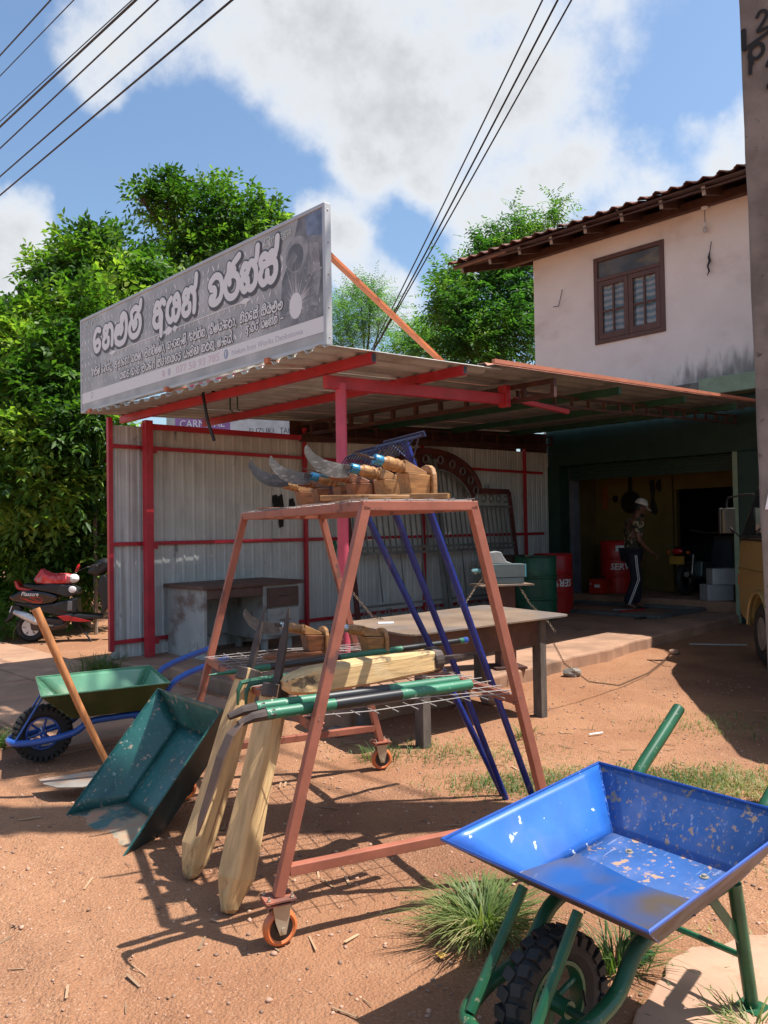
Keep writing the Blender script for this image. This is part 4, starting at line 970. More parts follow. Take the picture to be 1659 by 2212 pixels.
for x, y in ((.80, .1), (1.12, .1), (.80, .6), (1.12, .6)): DB('foot', m_desk, x-.03, x+.03, y-.03, y+.03, .0, .128)

# ---------------------------------------------------------------- ornamental double gate leaning on the wall
gt = thing('ornamental_gate', 'arched double iron gate with scroll panels leaning on the sheet wall', 'gate', W(4.4, 2.85, .12), BYAW)
# local: x along s from -1.8 to 1.8; leaning: top towards the wall
lean = lambda x, z: Vector((x, .30*(z/2.4), z))
def gbar(nm, x0, z0, x1, z1, w_, m, th=.03): return MB().bar(lean(x0, z0), lean(x1, z1), w_, th, up=(0, 1, 0)).build(nm, m, gt)
for x in (-1.72, 1.72): gbar('stile', x, .0, x, 1.86, .07, m_gate)
for x in (-.05, .05): gbar('stile', x, .0, x, 2.30, .07, m_gategrey)
for sx in (-1, 1):
    gbar('shoulder_rail', sx*1.72, 1.86, sx*1.0, 1.86, .08, m_gate); gbar('shoulder_rail', sx*1.72, 1.62, sx*.9, 1.62, .03, m_gategrey)
    arc = [(1.0-1.0*(1-math.cos(a)) if False else 1.0*math.cos(a), 1.84+.58*math.sin(a)) for a in [R(6+84*k/9) for k in range(10)]]
    MB().tube([lean(sx*x, z) for x, z in arc], .045, 6).build('arch_rail', m_gate, gt)
    arc2 = [(.78*math.cos(a), 1.64+.52*math.sin(a)) for a in [R(84*k/9) for k in range(10)]]
    MB().tube([lean(sx*x, z) for x, z in arc2], .016, 6).build('arch_rail', m_gategrey, gt)
    poly = [(sx*x*.985, z) for x, z in arc]+[(sx*x*1.01, z) for x, z in arc2[::-1]]
    for k in range(len(arc)-1):
        q = [arc[k], arc[k+1], arc2[k+1], arc2[k]]
        MB().add([lean(sx*a, c)+Vector((0, .012, 0)) for a, c in q], [(0, 1, 2, 3)]).build('arch_sheet', m_gate, gt)
    for k in range(5):
        a = R(12+17*k); x, z = .9*math.cos(a), 1.75+.55*math.sin(a)
        MB().torus(lean(sx*x, z)-Vector((0, .02, 0)), (0, 1, .1), .055, .012, 12, 5).build('rosette', m_gategrey, gt)
    for k in range(4): MB().torus(lean(sx*(1.05+.18*k), 1.74)-Vector((0, .02, 0)), (0, 1, .1), .05, .012, 12, 5).build('rosette', m_gategrey, gt)
    for z in (1.05, .98): gbar('cross_rail', sx*1.69, z, sx*.1, z, .035, m_gategrey)
    for k in range(15):
        x = sx*(.16+.106*k); zt_ = 1.6 if abs(x) > .86 else 1.64+.5*math.sqrt(max(0, 1-(x/.80)**2))
        gbar('baluster', x, 1.0, x, zt_, .016, m_gategrey, .016)
    for k in range(3): gbar('long_bar', sx*(.42+.42*k), .34, sx*(.42+.42*k), .98, .014, m_gategrey, .014)
    gbar('bottom_rail', sx*1.69, .30, sx*.1, .30, .03, m_gategrey); gbar('bottom_rail', sx*1.69, .06, sx*.1, .06, .05, m_gate)
    for k in range(8):
        x0 = sx*(.22+.19*k); b = MB()
        for d in (1, -1):
            pts = [(x0+d*.02+d*.06*(1-q)*math.cos(q*8.2), .18+(.075*(1-q)+.012)*math.sin(q*8.2)*(1 if k % 2 else -1)) for q in [i/16 for i in range(15)]]
            b.tube([lean(a, c)-Vector((0, .01, 0)) for a, c in pts], .007, 5)
        b.build('scroll', m_gategrey, gt, smooth=True)

# ---------------------------------------------------------------- drums
def drum(loc, label, m, group='oil drums by the garage', flip=False, text=None, face=None, r=.29, h=.88):
    t = thing('oil_drum', label, 'drum', loc, 0, group)
    prof = [(r*.96, 0), (r, .012), (r, .27), (r+.012, .285), (r+.012, .305), (r, .32), (r, .57), (r+.012, .585), (r+.012, .605), (r, .62), (r, h-.012), (r*.97, h), (r*.96, h-.02), (.0, h-.022)]
    MB().lathe(prof, 28).build('drum_body', m, t, smooth=True)
    MB().torus((0, 0, h-.005), (0, 0, 1), r, .011, 28, 6).build('rim', m, t)
    MB().lathe([(.03, 0), (.03, .016), (.0, .016)], 10, (.16, .05, h-.022)).build('bung', m_steel, t)
    if text:
        fa = face
        def wrap(o, z, size, nm='drum_lettering', mt=m_print_white):
            cu = bpy.data.curves.new(nm, 'FONT'); cu.body = o; cu.size = size; cu.shear = .15; cu.offset = .004; cu.resolution_u = 2
            ob = bpy.data.objects.new('tmp', cu); COL.objects.link(ob); bpy.context.view_layer.update()
            me = bpy.data.meshes.new_from_object(ob.evaluated_get(bpy.context.evaluated_depsgraph_get()))
            vs = [v.co.copy() for v in me.vertices]; fs = [tuple(p.vertices) for p in me.polygons]
            bpy.data.objects.remove(ob); bpy.data.curves.remove(cu); bpy.data.meshes.remove(me)
            wd = max(v.x for v in vs); ht = size*.7
            out = []
            for v in vs:
                x, y = v.x-wd/2, v.y
                if flip: x, y = -x, ht-y
                a = fa+x/(r+.003); out.append(((r+.004)*math.cos(a), (r+.004)*math.sin(a), z+y))
            MB().add(out, fs).build(nm, mt, t)
        wrap(text, .40, .15)
        return t, wrap
    return t, None
d1, _ = drum((1.84, 11.75, .12), 'burnt brown oil drum, leftmost of the three by the wall', m_drumbrown)
d2, _ = drum((2.13, 11.28, .12), 'green oil drum with scorched top standing between two other drums', m_drumgreen)
d3, _ = drum((2.56, 12.15, .12), 'red oil drum with white lettering upside down, by the garage pillar', m_drumred, flip=True, text='SERVO', face=R(-83))
d4, w4 = drum(W(8.42, 2.52, .27), 'bright red oil drum with upright white lettering inside the garage behind the man', mat('fresh_red_drum_paint', (.50, .016, .018), .32, var=.12), text='SERVO', face=R(-88), flip=False)
MB().box((-.02, -.293, .76), (.20, .006, .10)).build('drum_label', m_white, d4)
# rag on the drum rim
tag(MB().add([tuple(Vector((2.02, 11.52, 1.0))+Vector(v)) for v in ((0, -.02, .01), (.06, -.03, .012), (.055, -.05, -.12), (.07, -.05, -.24), (.035, -.055, -.36), (.02, -.05, -.2), (-.005, -.045, -.1))], [(0, 1, 2, 6), (2, 3, 5, 6), (3, 4, 5)]).build('rag', mat('oily_rag', (.28, .22, .13), .9)), 'dirty rag hanging over the drum rim', 'rag')
# welding set, galvanised boxes, broom, frame on the floor
wd_ = thing('welding_set', 'small bright red welding machine on the garage floor beside the red drum', 'welder', W(7.95, 2.58, .27), BYAW)
MB().box((0, 0, .13), (.36, .24, .24)).build('welder_case', m_welder, wd_, bevel=.012)
MB().box((-.182, -.04, .14), (.006, .10, .05)).build('welder_label', m_white, wd_)
MB().tube([(-.12, 0, .25), (-.12, 0, .29), (.12, 0, .29), (.12, 0, .25)], .01, 6).build('handle', m_black, wd_)
MB().lathe([(.012, 0), (.012, .012), (0, .014)], 8, (-.181, .08, .17), (-1, 0, 0)).build('knob', m_white, wd_)
for k, (s, t, z, a) in enumerate(((7.87, .57, .272, .05), (7.90, .48, .512, -.06))):
    bx = thing('metal_box', ('lower' if k == 0 else 'upper')+' of two stacked grey metal boxes at the garage entrance', 'box', W(s, t, z), BYAW+a-.75, 'stacked grey metal boxes')
    MB().box((0, 0, .118), (.40, .26, .236)).build('box_body', m_box, bx, bevel=.004)
    MB().box((0, -.132, .118), (.36, .004, .20)).build('box_front', m_box, bx)
tag(MB().tube([W(8.40, 2.83, .28), W(8.52, 2.86, 1.05)], .013, 6).build('aluminium_rod', m_alu), 'thin bright rod standing beside the red drum in the garage', 'rod')
fr = thing('steel_rectangle', 'large rectangular steel frame lying on the workshop floor around the man', 'frame', W(7.0, 1.9, .12))
P = [W(6.25, 2.75, .15), W(8.0-.42, 2.75, .15), W(7.60, .66, .15), W(6.25, .70, .15)]
for k in range(4): MB().bar(P[k], P[(k+1) % 4], .09, .05).build('frame_bar', mat('grey_frame_steel', (.13, .145, .14), .5, metal=.3), fr, world=True, bevel=.003)
for k, (s, t, l_, a) in enumerate(((6.75, 1.55, .5, .3), (6.9, 1.75, .4, .9))):
    d = (UX*math.cos(a)-VX*math.sin(a))
    tag(MB().bar(W(s, t, .133), W(s, t, .133)+d*l_, .03, .02).build('iron_offcut', m_redpaint if k == 0 else m_gategrey), ('red painted' if k == 0 else 'dull grey')+' iron offcut lying inside the steel frame', 'offcut', 'iron offcuts by the feet of the man')
tag(MB().prism([(0, 0), (.06, .03), (.16, .0), (.22, .04), (.2, .08), (.1, .05), (.03, .07)], W(6.0, .9, .125), UX, -VX, -.02).build('scrap_iron', m_black), 'black scrap of iron on the workshop floor near the slab edge', 'scrap')

# ---------------------------------------------------------------- work table, vise stand, chains
TQ = [Vector((.146, 5.02, 0)), Vector((1.407, 6.05, 0)), Vector((.863, 6.94, 0)), Vector((-.33, 5.78, 0))]
tb_ = thing('work_table', 'long steel work table with worn plate top standing before the slab', 'table', (.6, 5.9, 0))
def rounded(poly, r, k=4):
    out = []
    for i, p in enumerate(poly):
        a, c = poly[i-1], poly[(i+1) % len(poly)]
        p0, p1 = p+(a-p).normalized()*r, p+(c-p).normalized()*r
        for j in range(k+1):
            f = j/k; out.append((1-f)**2*p0+2*f*(1-f)*p+f*f*p1)
    return [(v.x, v.y) for v in out]
MB().prism(rounded(TQ, .09), (0, 0, .727), (1, 0, 0), (0, 1, 0), .014).build('table_top', m_tabletop, tb_, world=True, bevel=.002)
ctr = sum(TQ, Vector((0, 0, 0)))/4
IN = [q+(ctr-q)*.16 for q in TQ]
IN[0] = Vector((.23, 5.20, 0)); IN[1] = Vector((1.14, 5.96, 0)); IN[3] = Vector((-.17, 5.62, 0)); IN[2] = Vector((.76, 6.50, 0))
for k in range(4):
    a, c = IN[k], IN[(k+1) % 4]; d = (c-a).normalized()*.034
    MB().bar(a+d+ZV*.63, c-d+ZV*.63, .03, .19).build('apron', m_tableapron, tb_, world=True)
for k, q in enumerate(IN):
    zb = .0 if k in (0, 1, 3) else .12
    MB().bar(q+ZV*(zb-.01), q+ZV*.726, .075, .075, up=UX).build('table_leg', m_tableleg, tb_, world=True, bevel=.004)
tag(MB().box((.0, 5.66, .745), (.11, .07, .006)).build('folded_card', m_paper), 'folded pale card lying on the work table', 'card')
vs_ = thing('vise_stand', 'iron post stand with square plate behind the work table', 'stand', (1.09, 7.35, .12))
MB().box((1.07, 7.35, .885), (.52, .30, .014), Matrix.Rotation(.25, 3, 'Z')).build('stand_plate', m_tabletop, vs_, world=True)
MB().box((1.10, 7.38, .50), (.15, .15, .755), Matrix.Rotation(.25, 3, 'Z')).build('stand_post', m_brown_steel, vs_, world=True)
MB().box((1.10, 7.38, .13), (.3, .3, .02), Matrix.Rotation(.25, 3, 'Z')).build('stand_foot', m_brown_steel, vs_, world=True)
vi = thing('bench_vise', 'heavy grey green bench vise on the post stand', 'vise', (1.09, 7.35, .893), .12)
MB().box((.0, 0, .03), (.36, .13, .055)).build('vise_base', m_visegrey, vi, bevel=.008)
MB().prism([(-.20, .06), (.19, .06), (.19, .18), (-.02, .185), (-.20, .18)], (0, .07, 0), (1, 0, 0), (0, 0, 1), .14).build('vise_body', m_visegrey, vi, bevel=.006)
MB().box((.192, 0, .12), (.012, .138, .115)).build('vise_end_plate', mat('vise_bright_teal', (.06, .30, .38), .4), vi)
MB().prism([(-.15, .186), (.07, .186), (.02, .205), (-.01, .25), (-.03, .29), (-.07, .30), (-.13, .29), (-.15, .26)], (0, .055, 0), (1, 0, 0), (0, 0, 1), .11).build('vise_jaw', mat('vise_light_grey', (.36, .38, .36), .4, metal=.2), vi, bevel=.006, smooth=False)
MB().lathe([(.055, 0), (.055, .10)], 16, (-.13, .05, .235), (0, -1, 0)).build('vise_nut', m_black, vi)
MB().tube([(-.21, 0, .12), (-.30, 0, .12)], .022, 8).build('vise_screw', m_vise, vi); MB().tube([(-.29, -.12, .1), (-.29, .12, .14)], .009, 6).build('vise_handle', m_steel, vi)
link_chain('steel_chain', [(.93, 7.30, .99), (.80, 7.18, .86), (.66, 6.98, .70), (.58, 6.9, .5)], 'rusty chain running down left from the vise', .014, .0022)
link_chain('steel_chain', [(1.22, 7.26, .87), (1.30, 7.2, .72), (1.42, 7.0, .58), (1.46, 6.9, .50)], 'rusty chain running down right from the vise plate', .014, .0022)
link_chain('steel_chain', [(1.22, 5.98, .60), (1.36, 6.12, .36), (1.62, 6.42, .16), (2.0, 6.9, .03), (2.45, 7.5, .02), (2.85, 8.2, .02), (3.05, 8.6, .02)], 'long rusty chain hanging from the table corner along the soil', .013, .0018)
link_chain('steel_chain', [(-.27, 6.05, .96), (-.2, 5.98, .88), (-.10, 5.95, .76), (-.02, 5.9, .745)], 'short rusty chain between the pink post and the table top', .013, .0022)

# ---------------------------------------------------------------- wheelbarrows
def tray_panels(root, L, Wd, zf, zb, fa, fb, fy, D, mats, m_out, m_rim, cx=0., flip=False):
    "sheet tray of five panels with a rolled rim; returns local frame function"
    ex = Vector((L, 0, zb-zf)).normalized(); ey = Vector((0, 1, 0)); n = ex.cross(ey); c = Vector((cx, 0, (zf+zb)/2))
    P = lambda x, y, d: c+ex*x+ey*y-n*d
    A, B, C, Dd = P(-L/2, Wd/2, 0), P(L/2, Wd/2, 0), P(L/2, -Wd/2, 0), P(-L/2, -Wd/2, 0)
    a, b, c2, d = P(-L/2+fa, Wd/2-fy, D), P(L/2-fb, Wd/2-fy, D), P(L/2-fb, -Wd/2+fy, D), P(-L/2+fa, -Wd/2+fy, D)
    for q, m, nm in (((A, a, b, B), mats[0], 'tray_side'), ((B, b, c2, C), mats[1], 'tray_back'), ((C, c2, d, Dd), mats[2], 'tray_side'), ((Dd, d, a, A), mats[3], 'tray_front'), ((a, d, c2, b), mats[4], 'tray_floor')):
        mb = MB(); k = 8; vs = []
        nn = (q[1]-q[0]).cross(q[3]-q[0]).normalized()
        for i in range(k+1):
            for j in range(k+1):
                u, v = i/k, j/k
                p = q[0].lerp(q[1], u).lerp(q[3].lerp(q[2], u), v)
                amp = .004*math.sin(math.pi*u)*math.sin(math.pi*v)
                vs.append(p+nn*amp*math.sin(3.1*u+4*v+len(nm)))
        mb.add(vs, [(i*(k+1)+j, i*(k+1)+j+1, (i+1)*(k+1)+j+1, (i+1)*(k+1)+j) for i in range(k) for j in range(k)])
        o = mb.build(nm, m, root, smooth=True); s_ = o.modifiers.new('thick', 'SOLIDIFY'); s_.thickness = .0012; s_.offset = 0
    g_ = .0045
    E = lambda x, y, d: P(x, y, d)
    A2, B2, C2, D2 = P(-L/2-.002, Wd/2+.002, .004), P(L/2+.002, Wd/2+.002, .004), P(L/2+.002, -Wd/2-.002, .004), P(-L/2-.002, -Wd/2-.002, .004)
    a2, b2, c3, d2 = P(-L/2+fa, Wd/2-fy, D+g_), P(L/2-fb, Wd/2-fy, D+g_), P(L/2-fb, -Wd/2+fy, D+g_), P(-L/2+fa, -Wd/2+fy, D+g_)
    up_ = MB()
    for q in ((A2, a2, b2, B2), (B2, b2, c3, C2), (C2, c3, d2, D2), (D2, d2, a2, A2), (a2, d2, c3, b2)): up_.add(q, [(0, 1, 2, 3)])
    up_.build('tray_underside', m_out, root, weld=True)
    MB().tube([A, B, C, Dd], .0055, 6, closed=True).build('tray_rim', m_rim, root)
    w_ = MB()   # weld beads in the corners
    for p, q in ((B, b), (C, c2), (A, a), (Dd, d)):
        k = 26
        w_.tube([p.lerp(q, i/k)+Vector((rr.uniform(-1, 1), rr.uniform(-1, 1), rr.uniform(-1, 1)))*.0012 for i in range(k+1)], [.0035+rr.uniform(-.001, .0015) for _ in range(k+1)], 5)
    o = w_.build('weld_bead', m_rim, root); o['kind'] = 'stuff'
    return P
def bwheel(root, c, r, m_rim, lugs=26, wd=.075):
    c = Vector(c)
    ty = MB().torus(c, (0, 1, 0), r-.043, .036, 40, 10, 1.0)
    for k in range(lugs):
        for sd in (-1, 1):
            a = 2*math.pi*(k+(.5 if sd > 0 else 0))/lugs
            d = Vector((math.cos(a), 0, math.sin(a))); t = Vector((-math.sin(a), 0, math.cos(a)))
            Mx = Matrix((t, Vector((0, 1, 0)), d)).transposed()
            ty.box(c+d*(r-.006)+Vector((0, sd*.017, 0)), (2*math.pi*r/lugs*.60, .030, .011), Mx @ Matrix.Rotation(sd*.25, 3, 'Z'))
            ty.box(c+d*(r-.022)+Vector((0, sd*.037, 0)), (2*math.pi*r/lugs*.5, .010, .026), Mx)
    ty.build('tyre', m_rubber, root, smooth=False)
    rm = MB().torus(c, (0, 1, 0), r-.08, .010, 32, 6, 2.6)
    rm = rm.build('wheel_rim', m_rim, root, smooth=True)
    sp = MB().lathe([(.022, -.055), (.022, .055)], 12, c, (0, 1, 0))
    for k in range(6):
        a = 2*math.pi*k/6+.3; d = Vector((math.cos(a), 0, math.sin(a))); sp.tube([c+d*.015, c+d*(r-.08)], .008, 6)
    sp.build('spokes', m_rim, root)
    MB().tube([c+Vector((0, -.14, 0)), c+Vector((0, .14, 0))], .011, 8).build('axle', m_rim, root)
    MB().tube([c+Vector((r-.085, -.02, 0)), c+Vector((r-.105, -.045, -.02))], .004, 6).build('tyre_valve', m_black, root)
def arc_pts(pts, k=5): return [Vector(p) for p in smooth([tuple(p) for p in pts], k)]
def barrow_frame(root, m_fr, hp, low, legx, legy, ztray, r=.024, thin=False, struts=((.05, -.10),), frontx=-.33, frontz=.45):
    half = [Vector(p) for p in hp+low]
    left = arc_pts(half); right = [Vector((p.x, -p.y, p.z)) for p in left]
    loop = left+right[::-1][1:]
    MB().tube(loop, r, 10).build('tube_frame', m_fr, root, smooth=True)
    for sd in (-1, 1):
        e = half[0]; d = (half[0]-half[1]).normalized(); e = Vector((e.x, e.y*(1 if sd > 0 else -1), e.z)); d = Vector((d.x, d.y*(1 if sd > 0 else -1), d.z))
        MB().lathe([(r*.99, 0), (r*.99, .002)], 10, e, d).build('tube_end', m_fr, root)
        x, y = legx, legy*sd
        lg = MB().tube([(x-.07, y, ztray), (x, y*1.02, .02)], r*.92, 10).build('leg', m_fr, root, smooth=True)
        MB().box((x, y*1.02, .014), (.075, .075, .010)).build('foot_plate', m_fr, lg)
        MB().bar((x-.20, y*.95, ztray+.01), (x-.03, y, ztray*.48+.02), .03, .006, up=(0, 1, 0)).build('leg_brace', m_fr, root)
        s_ = struts[0][0 if sd > 0 else 1]
        MB().tube([(frontx, s_, frontz), (low[-2][0]+.0, s_*1.05, low[-2][2]+.02)], .014 if not thin else .0065, 8).build('front_strut', m_fr, root, smooth=True)
    MB().tube([(legx-.02, -legy, .16), (legx-.02, legy, .16)], .009, 6).build('cross_rod', m_fr, root)
    MB().bar((legx-.07, -legy+.02, ztray+.012), (legx-.07, legy-.02, ztray+.012), .035, .01).build('cross_plate', m_fr, root)
bb = thing('wheelbarrow', 'blue wheelbarrow on green tube frame with rainwater in its tray, nearest the camera', 'wheelbarrow', (.644, 2.26, 0), .654, 'wheelbarrows')
P = tray_panels(bb, .725, .683, .508, .592, .20, .12, .125, .165, (m_blueclean, m_blue, m_blue, m_blue, m_blue), mat('muddy_blue_underside', (.045, .035, .05), .5, var=.3, spots=[((.13, .085, .06), 8, .5, .66, .8, (1, 1, 1))]), m_blueframe)
for x, y in ((.17, .10), (.18, -.14)):
    p = P(x, y, .1645); MB().lathe([(.013, 0), (.013, .002), (.007, .0025), (.007, .008), (0, .009)], 10, p, (0, 0, 1)).build('tray_bolt', m_zinc, bb)
# rainwater lying level in the low front end of the tray
m_water = bpy.data.materials.new('muddy_rainwater'); m_water.use_nodes = True
w0 = m_water.node_tree; wb = w0.nodes['Principled BSDF']; wb.inputs['Roughness'].default_value = .02; wb.inputs['IOR'].default_value = 1.33
wtc = N(w0.nodes, 'ShaderNodeTexCoord'); wno = N(w0.nodes, 'ShaderNodeTexNoise'); wno.inputs['Scale'].default_value = 3; w0.links.new(wtc.outputs['Object'], wno.inputs['Vector'])
wrp = N(w0.nodes, 'ShaderNodeValToRGB'); e_ = wrp.color_ramp.elements; e_[0].position = .30; e_[0].color = (.09, .07, .05, 1); e_[1].position = .47; e_[1].color = (.018, .075, .25, 1)
w0.links.new(wno.outputs['Fac'], wrp.inputs[0]); w0.links.new(wrp.outputs[0], wb.inputs['Base Color'])
L_, W_, pz = .725, .683, math.atan2(.084, .725)
zw = .394
def at_z(x, yf):   # point on tray wall/floor outline at the water level
    return Vector((x, yf, zw))
fz = lambda x: P(x, 0, .165).z
xf = -L_/2+.20+(zw-fz(-L_/2+.20))/math.tan(pz)
tfr = (zw-P(-L_/2+.2, 0, .165).z)/(P(-L_/2, 0, 0).z-P(-L_/2+.2, 0, .165).z)
q0 = P(-L_/2+.2, 0, .165).lerp(P(-L_/2, 0, 0), tfr).x
tsd = lambda x: max(0., (zw-P(x, 0, .165).z)/.165)
xs_b = min(xf, L_/2-.13)
pts = []
for k in range(9):
    x = -L_/2+.2+(xs_b+L_/2-.2)*k/8
    pts.append((P(x, 0, .165).x, (W_/2-.125)+.125*tsd(x)+.012*math.sin(k*1.7)*(k > 4)))
poly = [(q0, W_/2-.125*(1-tfr))]+pts+[(a+.01*math.sin(i*2.1), -c) for i, (a, c) in enumerate(pts[::-1])]+[(q0, -W_/2+.125*(1-tfr))]
MB().add([(a, c, zw) for a, c in poly], [tuple(range(len(poly)))]).build('rain_puddle', m_water, bb)
bwheel(bb, (-.289, .0, .18), .18, m_greenframe, 24)
barrow_frame(bb, m_greenframe, [(.66, .222, .752), (.55, .219, .677), (.43, .216, .597), (.388, .212, .560), (.350, .197, .49), (.305, .175, .400)], [(.0, .15, .348), (-.13, .145, .318), (-.23, .145, .225), (-.40, .14, .19), (-.51, .09, .18), (-.545, .0, .18)], .345, .185, .385, .0215, struts=((.07, -.11),), frontx=-.315, frontz=.455)

gb = thing('wheelbarrow', 'pale green wheelbarrow on blue tube frame, behind the wooden hoe', 'wheelbarrow', (-1.84, 5.147, .0), .453, 'wheelbarrows')
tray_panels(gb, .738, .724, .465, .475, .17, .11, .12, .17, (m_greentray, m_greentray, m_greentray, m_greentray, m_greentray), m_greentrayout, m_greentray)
bwheel(gb, (-.345, .0, .175), .175, m_blueframe, 30)
barrow_frame(gb, m_blueframe, [(.77, .245, .58), (.44, .24, .47), (.30, .21, .29)], [(.1, .19, .265), (-.08, .175, .25), (-.18, .165, .19), (-.36, .14, .155), (-.50, .10, .15), (-.54, .0, .15)], .33, .19, .285, .021, thin=True, struts=((.05, -.10),), frontx=-.34, frontz=.43)

# loose tray standing on its front edge
tv = thing('loose_tray', 'dark teal wheelbarrow tray tipped on end, muddy at the bottom', 'tray', (-1.2, 3.95, 0))
BL, BR_, TL, TR = Vector((-1.63, 4.06, -.012)), Vector((-1.168, 3.50, -.012)), Vector((-1.244, 4.35, .56)), Vector((-.782, 3.79, .567))
e1 = (BR_-BL).normalized(); e2 = (TL-BL).normalized(); nrm_ = e1.cross(e2).normalized()
def TP(u, v, d): return BL.lerp(BR_, u).lerp(TL.lerp(TR, u), v)-nrm_*d
fl_ = [TP(.17, .26, .17), TP(.83, .26, .17), TP(.83, .86, .17), TP(.17, .86, .17)]
rim_ = [BL, BR_, TR, TL]
def panel(q, nm, m, k=8):
    mb = MB(); vs = []; nn = (q[1]-q[0]).cross(q[3]-q[0]).normalized()
    for i in range(k+1):
        for j in range(k+1):
            u, v = i/k, j/k; p = q[0].lerp(q[1], u).lerp(q[3].lerp(q[2], u), v)
            vs.append(p+nn*.005*math.sin(math.pi*u)*math.sin(math.pi*v)*math.sin(2.4*u+3*v))
    mb.add(vs, [(i*(k+1)+j, i*(k+1)+j+1, (i+1)*(k+1)+j+1, (i+1)*(k+1)+j) for i in range(k) for j in range(k)])
    o = mb.build(nm, m, tv, world=True, smooth=True); s_ = o.modifiers.new('thick', 'SOLIDIFY'); s_.thickness = .0012; s_.offset = 0
panel([rim_[3], rim_[0], fl_[0], fl_[3]], 'tray_side', m_teal); panel([rim_[1], rim_[2], fl_[2], fl_[1]], 'tray_side', m_teal)
panel([rim_[2], rim_[3], fl_[3], fl_[2]], 'tray_back', m_teal); panel([fl_[0], fl_[1], fl_[2], fl_[3]], 'tray_floor', m_teal); panel([rim_[0], rim_[1], fl_[1], fl_[0]], 'tray_front', m_tealmud)
ub = MB(); off = -nrm_*.005; f2 = [p+off for p in fl_]; r2 = [TP(-.004, -.004, .004), TP(1.004, -.004, .004), TP(1.004, 1.004, .004), TP(-.004, 1.004, .004)]
for a, c in ((0, 1), (1, 2), (2, 3), (3, 0)): ub.add([r2[a], r2[c], f2[c], f2[a]], [(0, 1, 2, 3)])
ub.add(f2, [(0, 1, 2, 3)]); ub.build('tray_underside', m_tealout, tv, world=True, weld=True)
MB().tube(rim_, .0055, 6, closed=True).build('tray_rim', m_teal, tv, world=True)

# hoe
he = thing('hoe', 'wooden handled hoe with a wide steel blade leaning left of the tipped tray', 'hoe', (-1.65, 4.4, 0))
MB().tube([(-1.50, 4.42, .04), (-1.68, 4.36, .48), (-1.885, 4.30, 1.01)], [.017, .020, .023], 12).build('shaft', m_hoewood, he, world=True, smooth=True)
MB().prism([(-1.93, 4.42), (-1.86, 4.33), (-1.76, 4.26), (-1.62, 4.24), (-1.44, 4.36), (-1.47, 4.46), (-1.66, 4.50)], (0, 0, .022), (1, 0, .05), (0, 1, .03), .004).build('hoe_blade', mat('worn_hoe_steel', (.33, .29, .25), .5, metal=.3, spots=[((.36, .2, .12), 6, .5, .65, .7, (1, 1, 1))]), he, world=True)
MB().lathe([(.026, 0), (.024, .06)], 12, (-1.49, 4.42, .01), (-.37, -.14, .92)).build('hoe_socket', m_forged, he, world=True)

# ---------------------------------------------------------------- display rack
RY = .438; RA = Vector((math.cos(RY), math.sin(RY), 0)); RB = Vector((-RA.y, RA.x, 0)); RC = Vector((-.213, 3.722, 0))
def RK(i, j, z): return RC+RA*i+RB*j+ZV*z
rk = thing('display_rack', 'reddish brown steel A-frame rack on castors holding tools', 'rack', RC, RY)
TZ, BW, TW, HL = 1.49, .615, .224, .823
def legp(si, sj, z): return Vector((si*(BW+(TW-BW)*z/1.496), sj*HL, z))
for si in (-1, 1):
    for sj in (-1, 1):
        MB().bar(legp(si, sj, .165), legp(si, sj, TZ), .036, .036, up=(0, 1, 0)).build('rack_leg', m_oxide, rk, bevel=.003)
        f = legp(si, sj, .165); 
        cs = MB(); cs.box((f.x, f.y, .162), (.105, .085, .006)); cs.box((f.x, f.y, .150), (.10, .08, .005)); ca = cs.build('castor', m_oxide, rk)
        fk = MB(); a_ = random.Random(int(10*f.x+100*f.y)).uniform(-.6, .6) if not (si < 0 and sj < 0) else .12
        cr, sr = math.cos(a_), math.sin(a_); rot = Matrix.Rotation(a_, 3, 'Z')
        for d in (-1, 1):
            o_ = rot @ Vector((0, d*.024, 0))
            fk.prism([(-.030, .145), (.034, .145), (.030, .10), (.016, .044), (-.006, .044), (-.022, .09)], Vector((f.x, f.y, 0))+o_, rot @ Vector((1, 0, 0)), (0, 0, 1), -.004*d)
        fk.build('castor_fork', m_zinc, ca)
        wc = Vector((f.x, f.y, .061))+rot @ Vector((.005, 0, 0)); ax = rot @ Vector((0, 1, 0))
        MB().torus(wc, ax, .050, .0125, 28, 8, 1.5).build('castor_tyre', m_wheelorange, ca, smooth=True)
        hb = MB().lathe([(.042, -.014), (.042, .014)], 20, wc, ax)
        hb.lathe([(.016, -.022), (.016, .022)], 10, wc, ax); hb.build('castor_hub', m_black, ca)
        MB().lathe([(.008, -.032), (.008, .032)], 8, wc, ax).build('castor_bolt', m_zinc, ca)
        for dx, dy in ((-.04, -.03), (.04, -.03), (.04, .03), (-.04, .03)):
            MB().lathe([(.007, -.012), (.007, .008), (.004, .009), (.004, .018)], 6, (f.x+dx, f.y+dy, .162)).build('bolt', m_zinc, ca)
rbar = lambda nm, p, q, w_=.036, h_=.036: MB().bar(p, q, w_, h_).build(nm, m_oxide, rk, bevel=.003)
for sj in (-1, 1):
    rbar('top_rail', (-TW-.018, sj*HL, TZ), (TW+.018, sj*HL, TZ))
    a = legp(-1, sj, .245); c = legp(1, sj, .245); rbar('bottom_rail', (a.x+.018, a.y, a.z), (c.x-.018, c.y, c.z))
    a = legp(-1, sj, .722); c = legp(1, sj, .722); 
for si in (-1, 1):
    rbar('top_rail', (si*TW, -HL+.018, TZ-.001), (si*TW, HL-.018, TZ-.001))
    a = legp(si, 1, .722); rbar('shelf_rail', (a.x, -HL+.018, .722), (a.x, HL-.018, .722))
wb_ = MB()
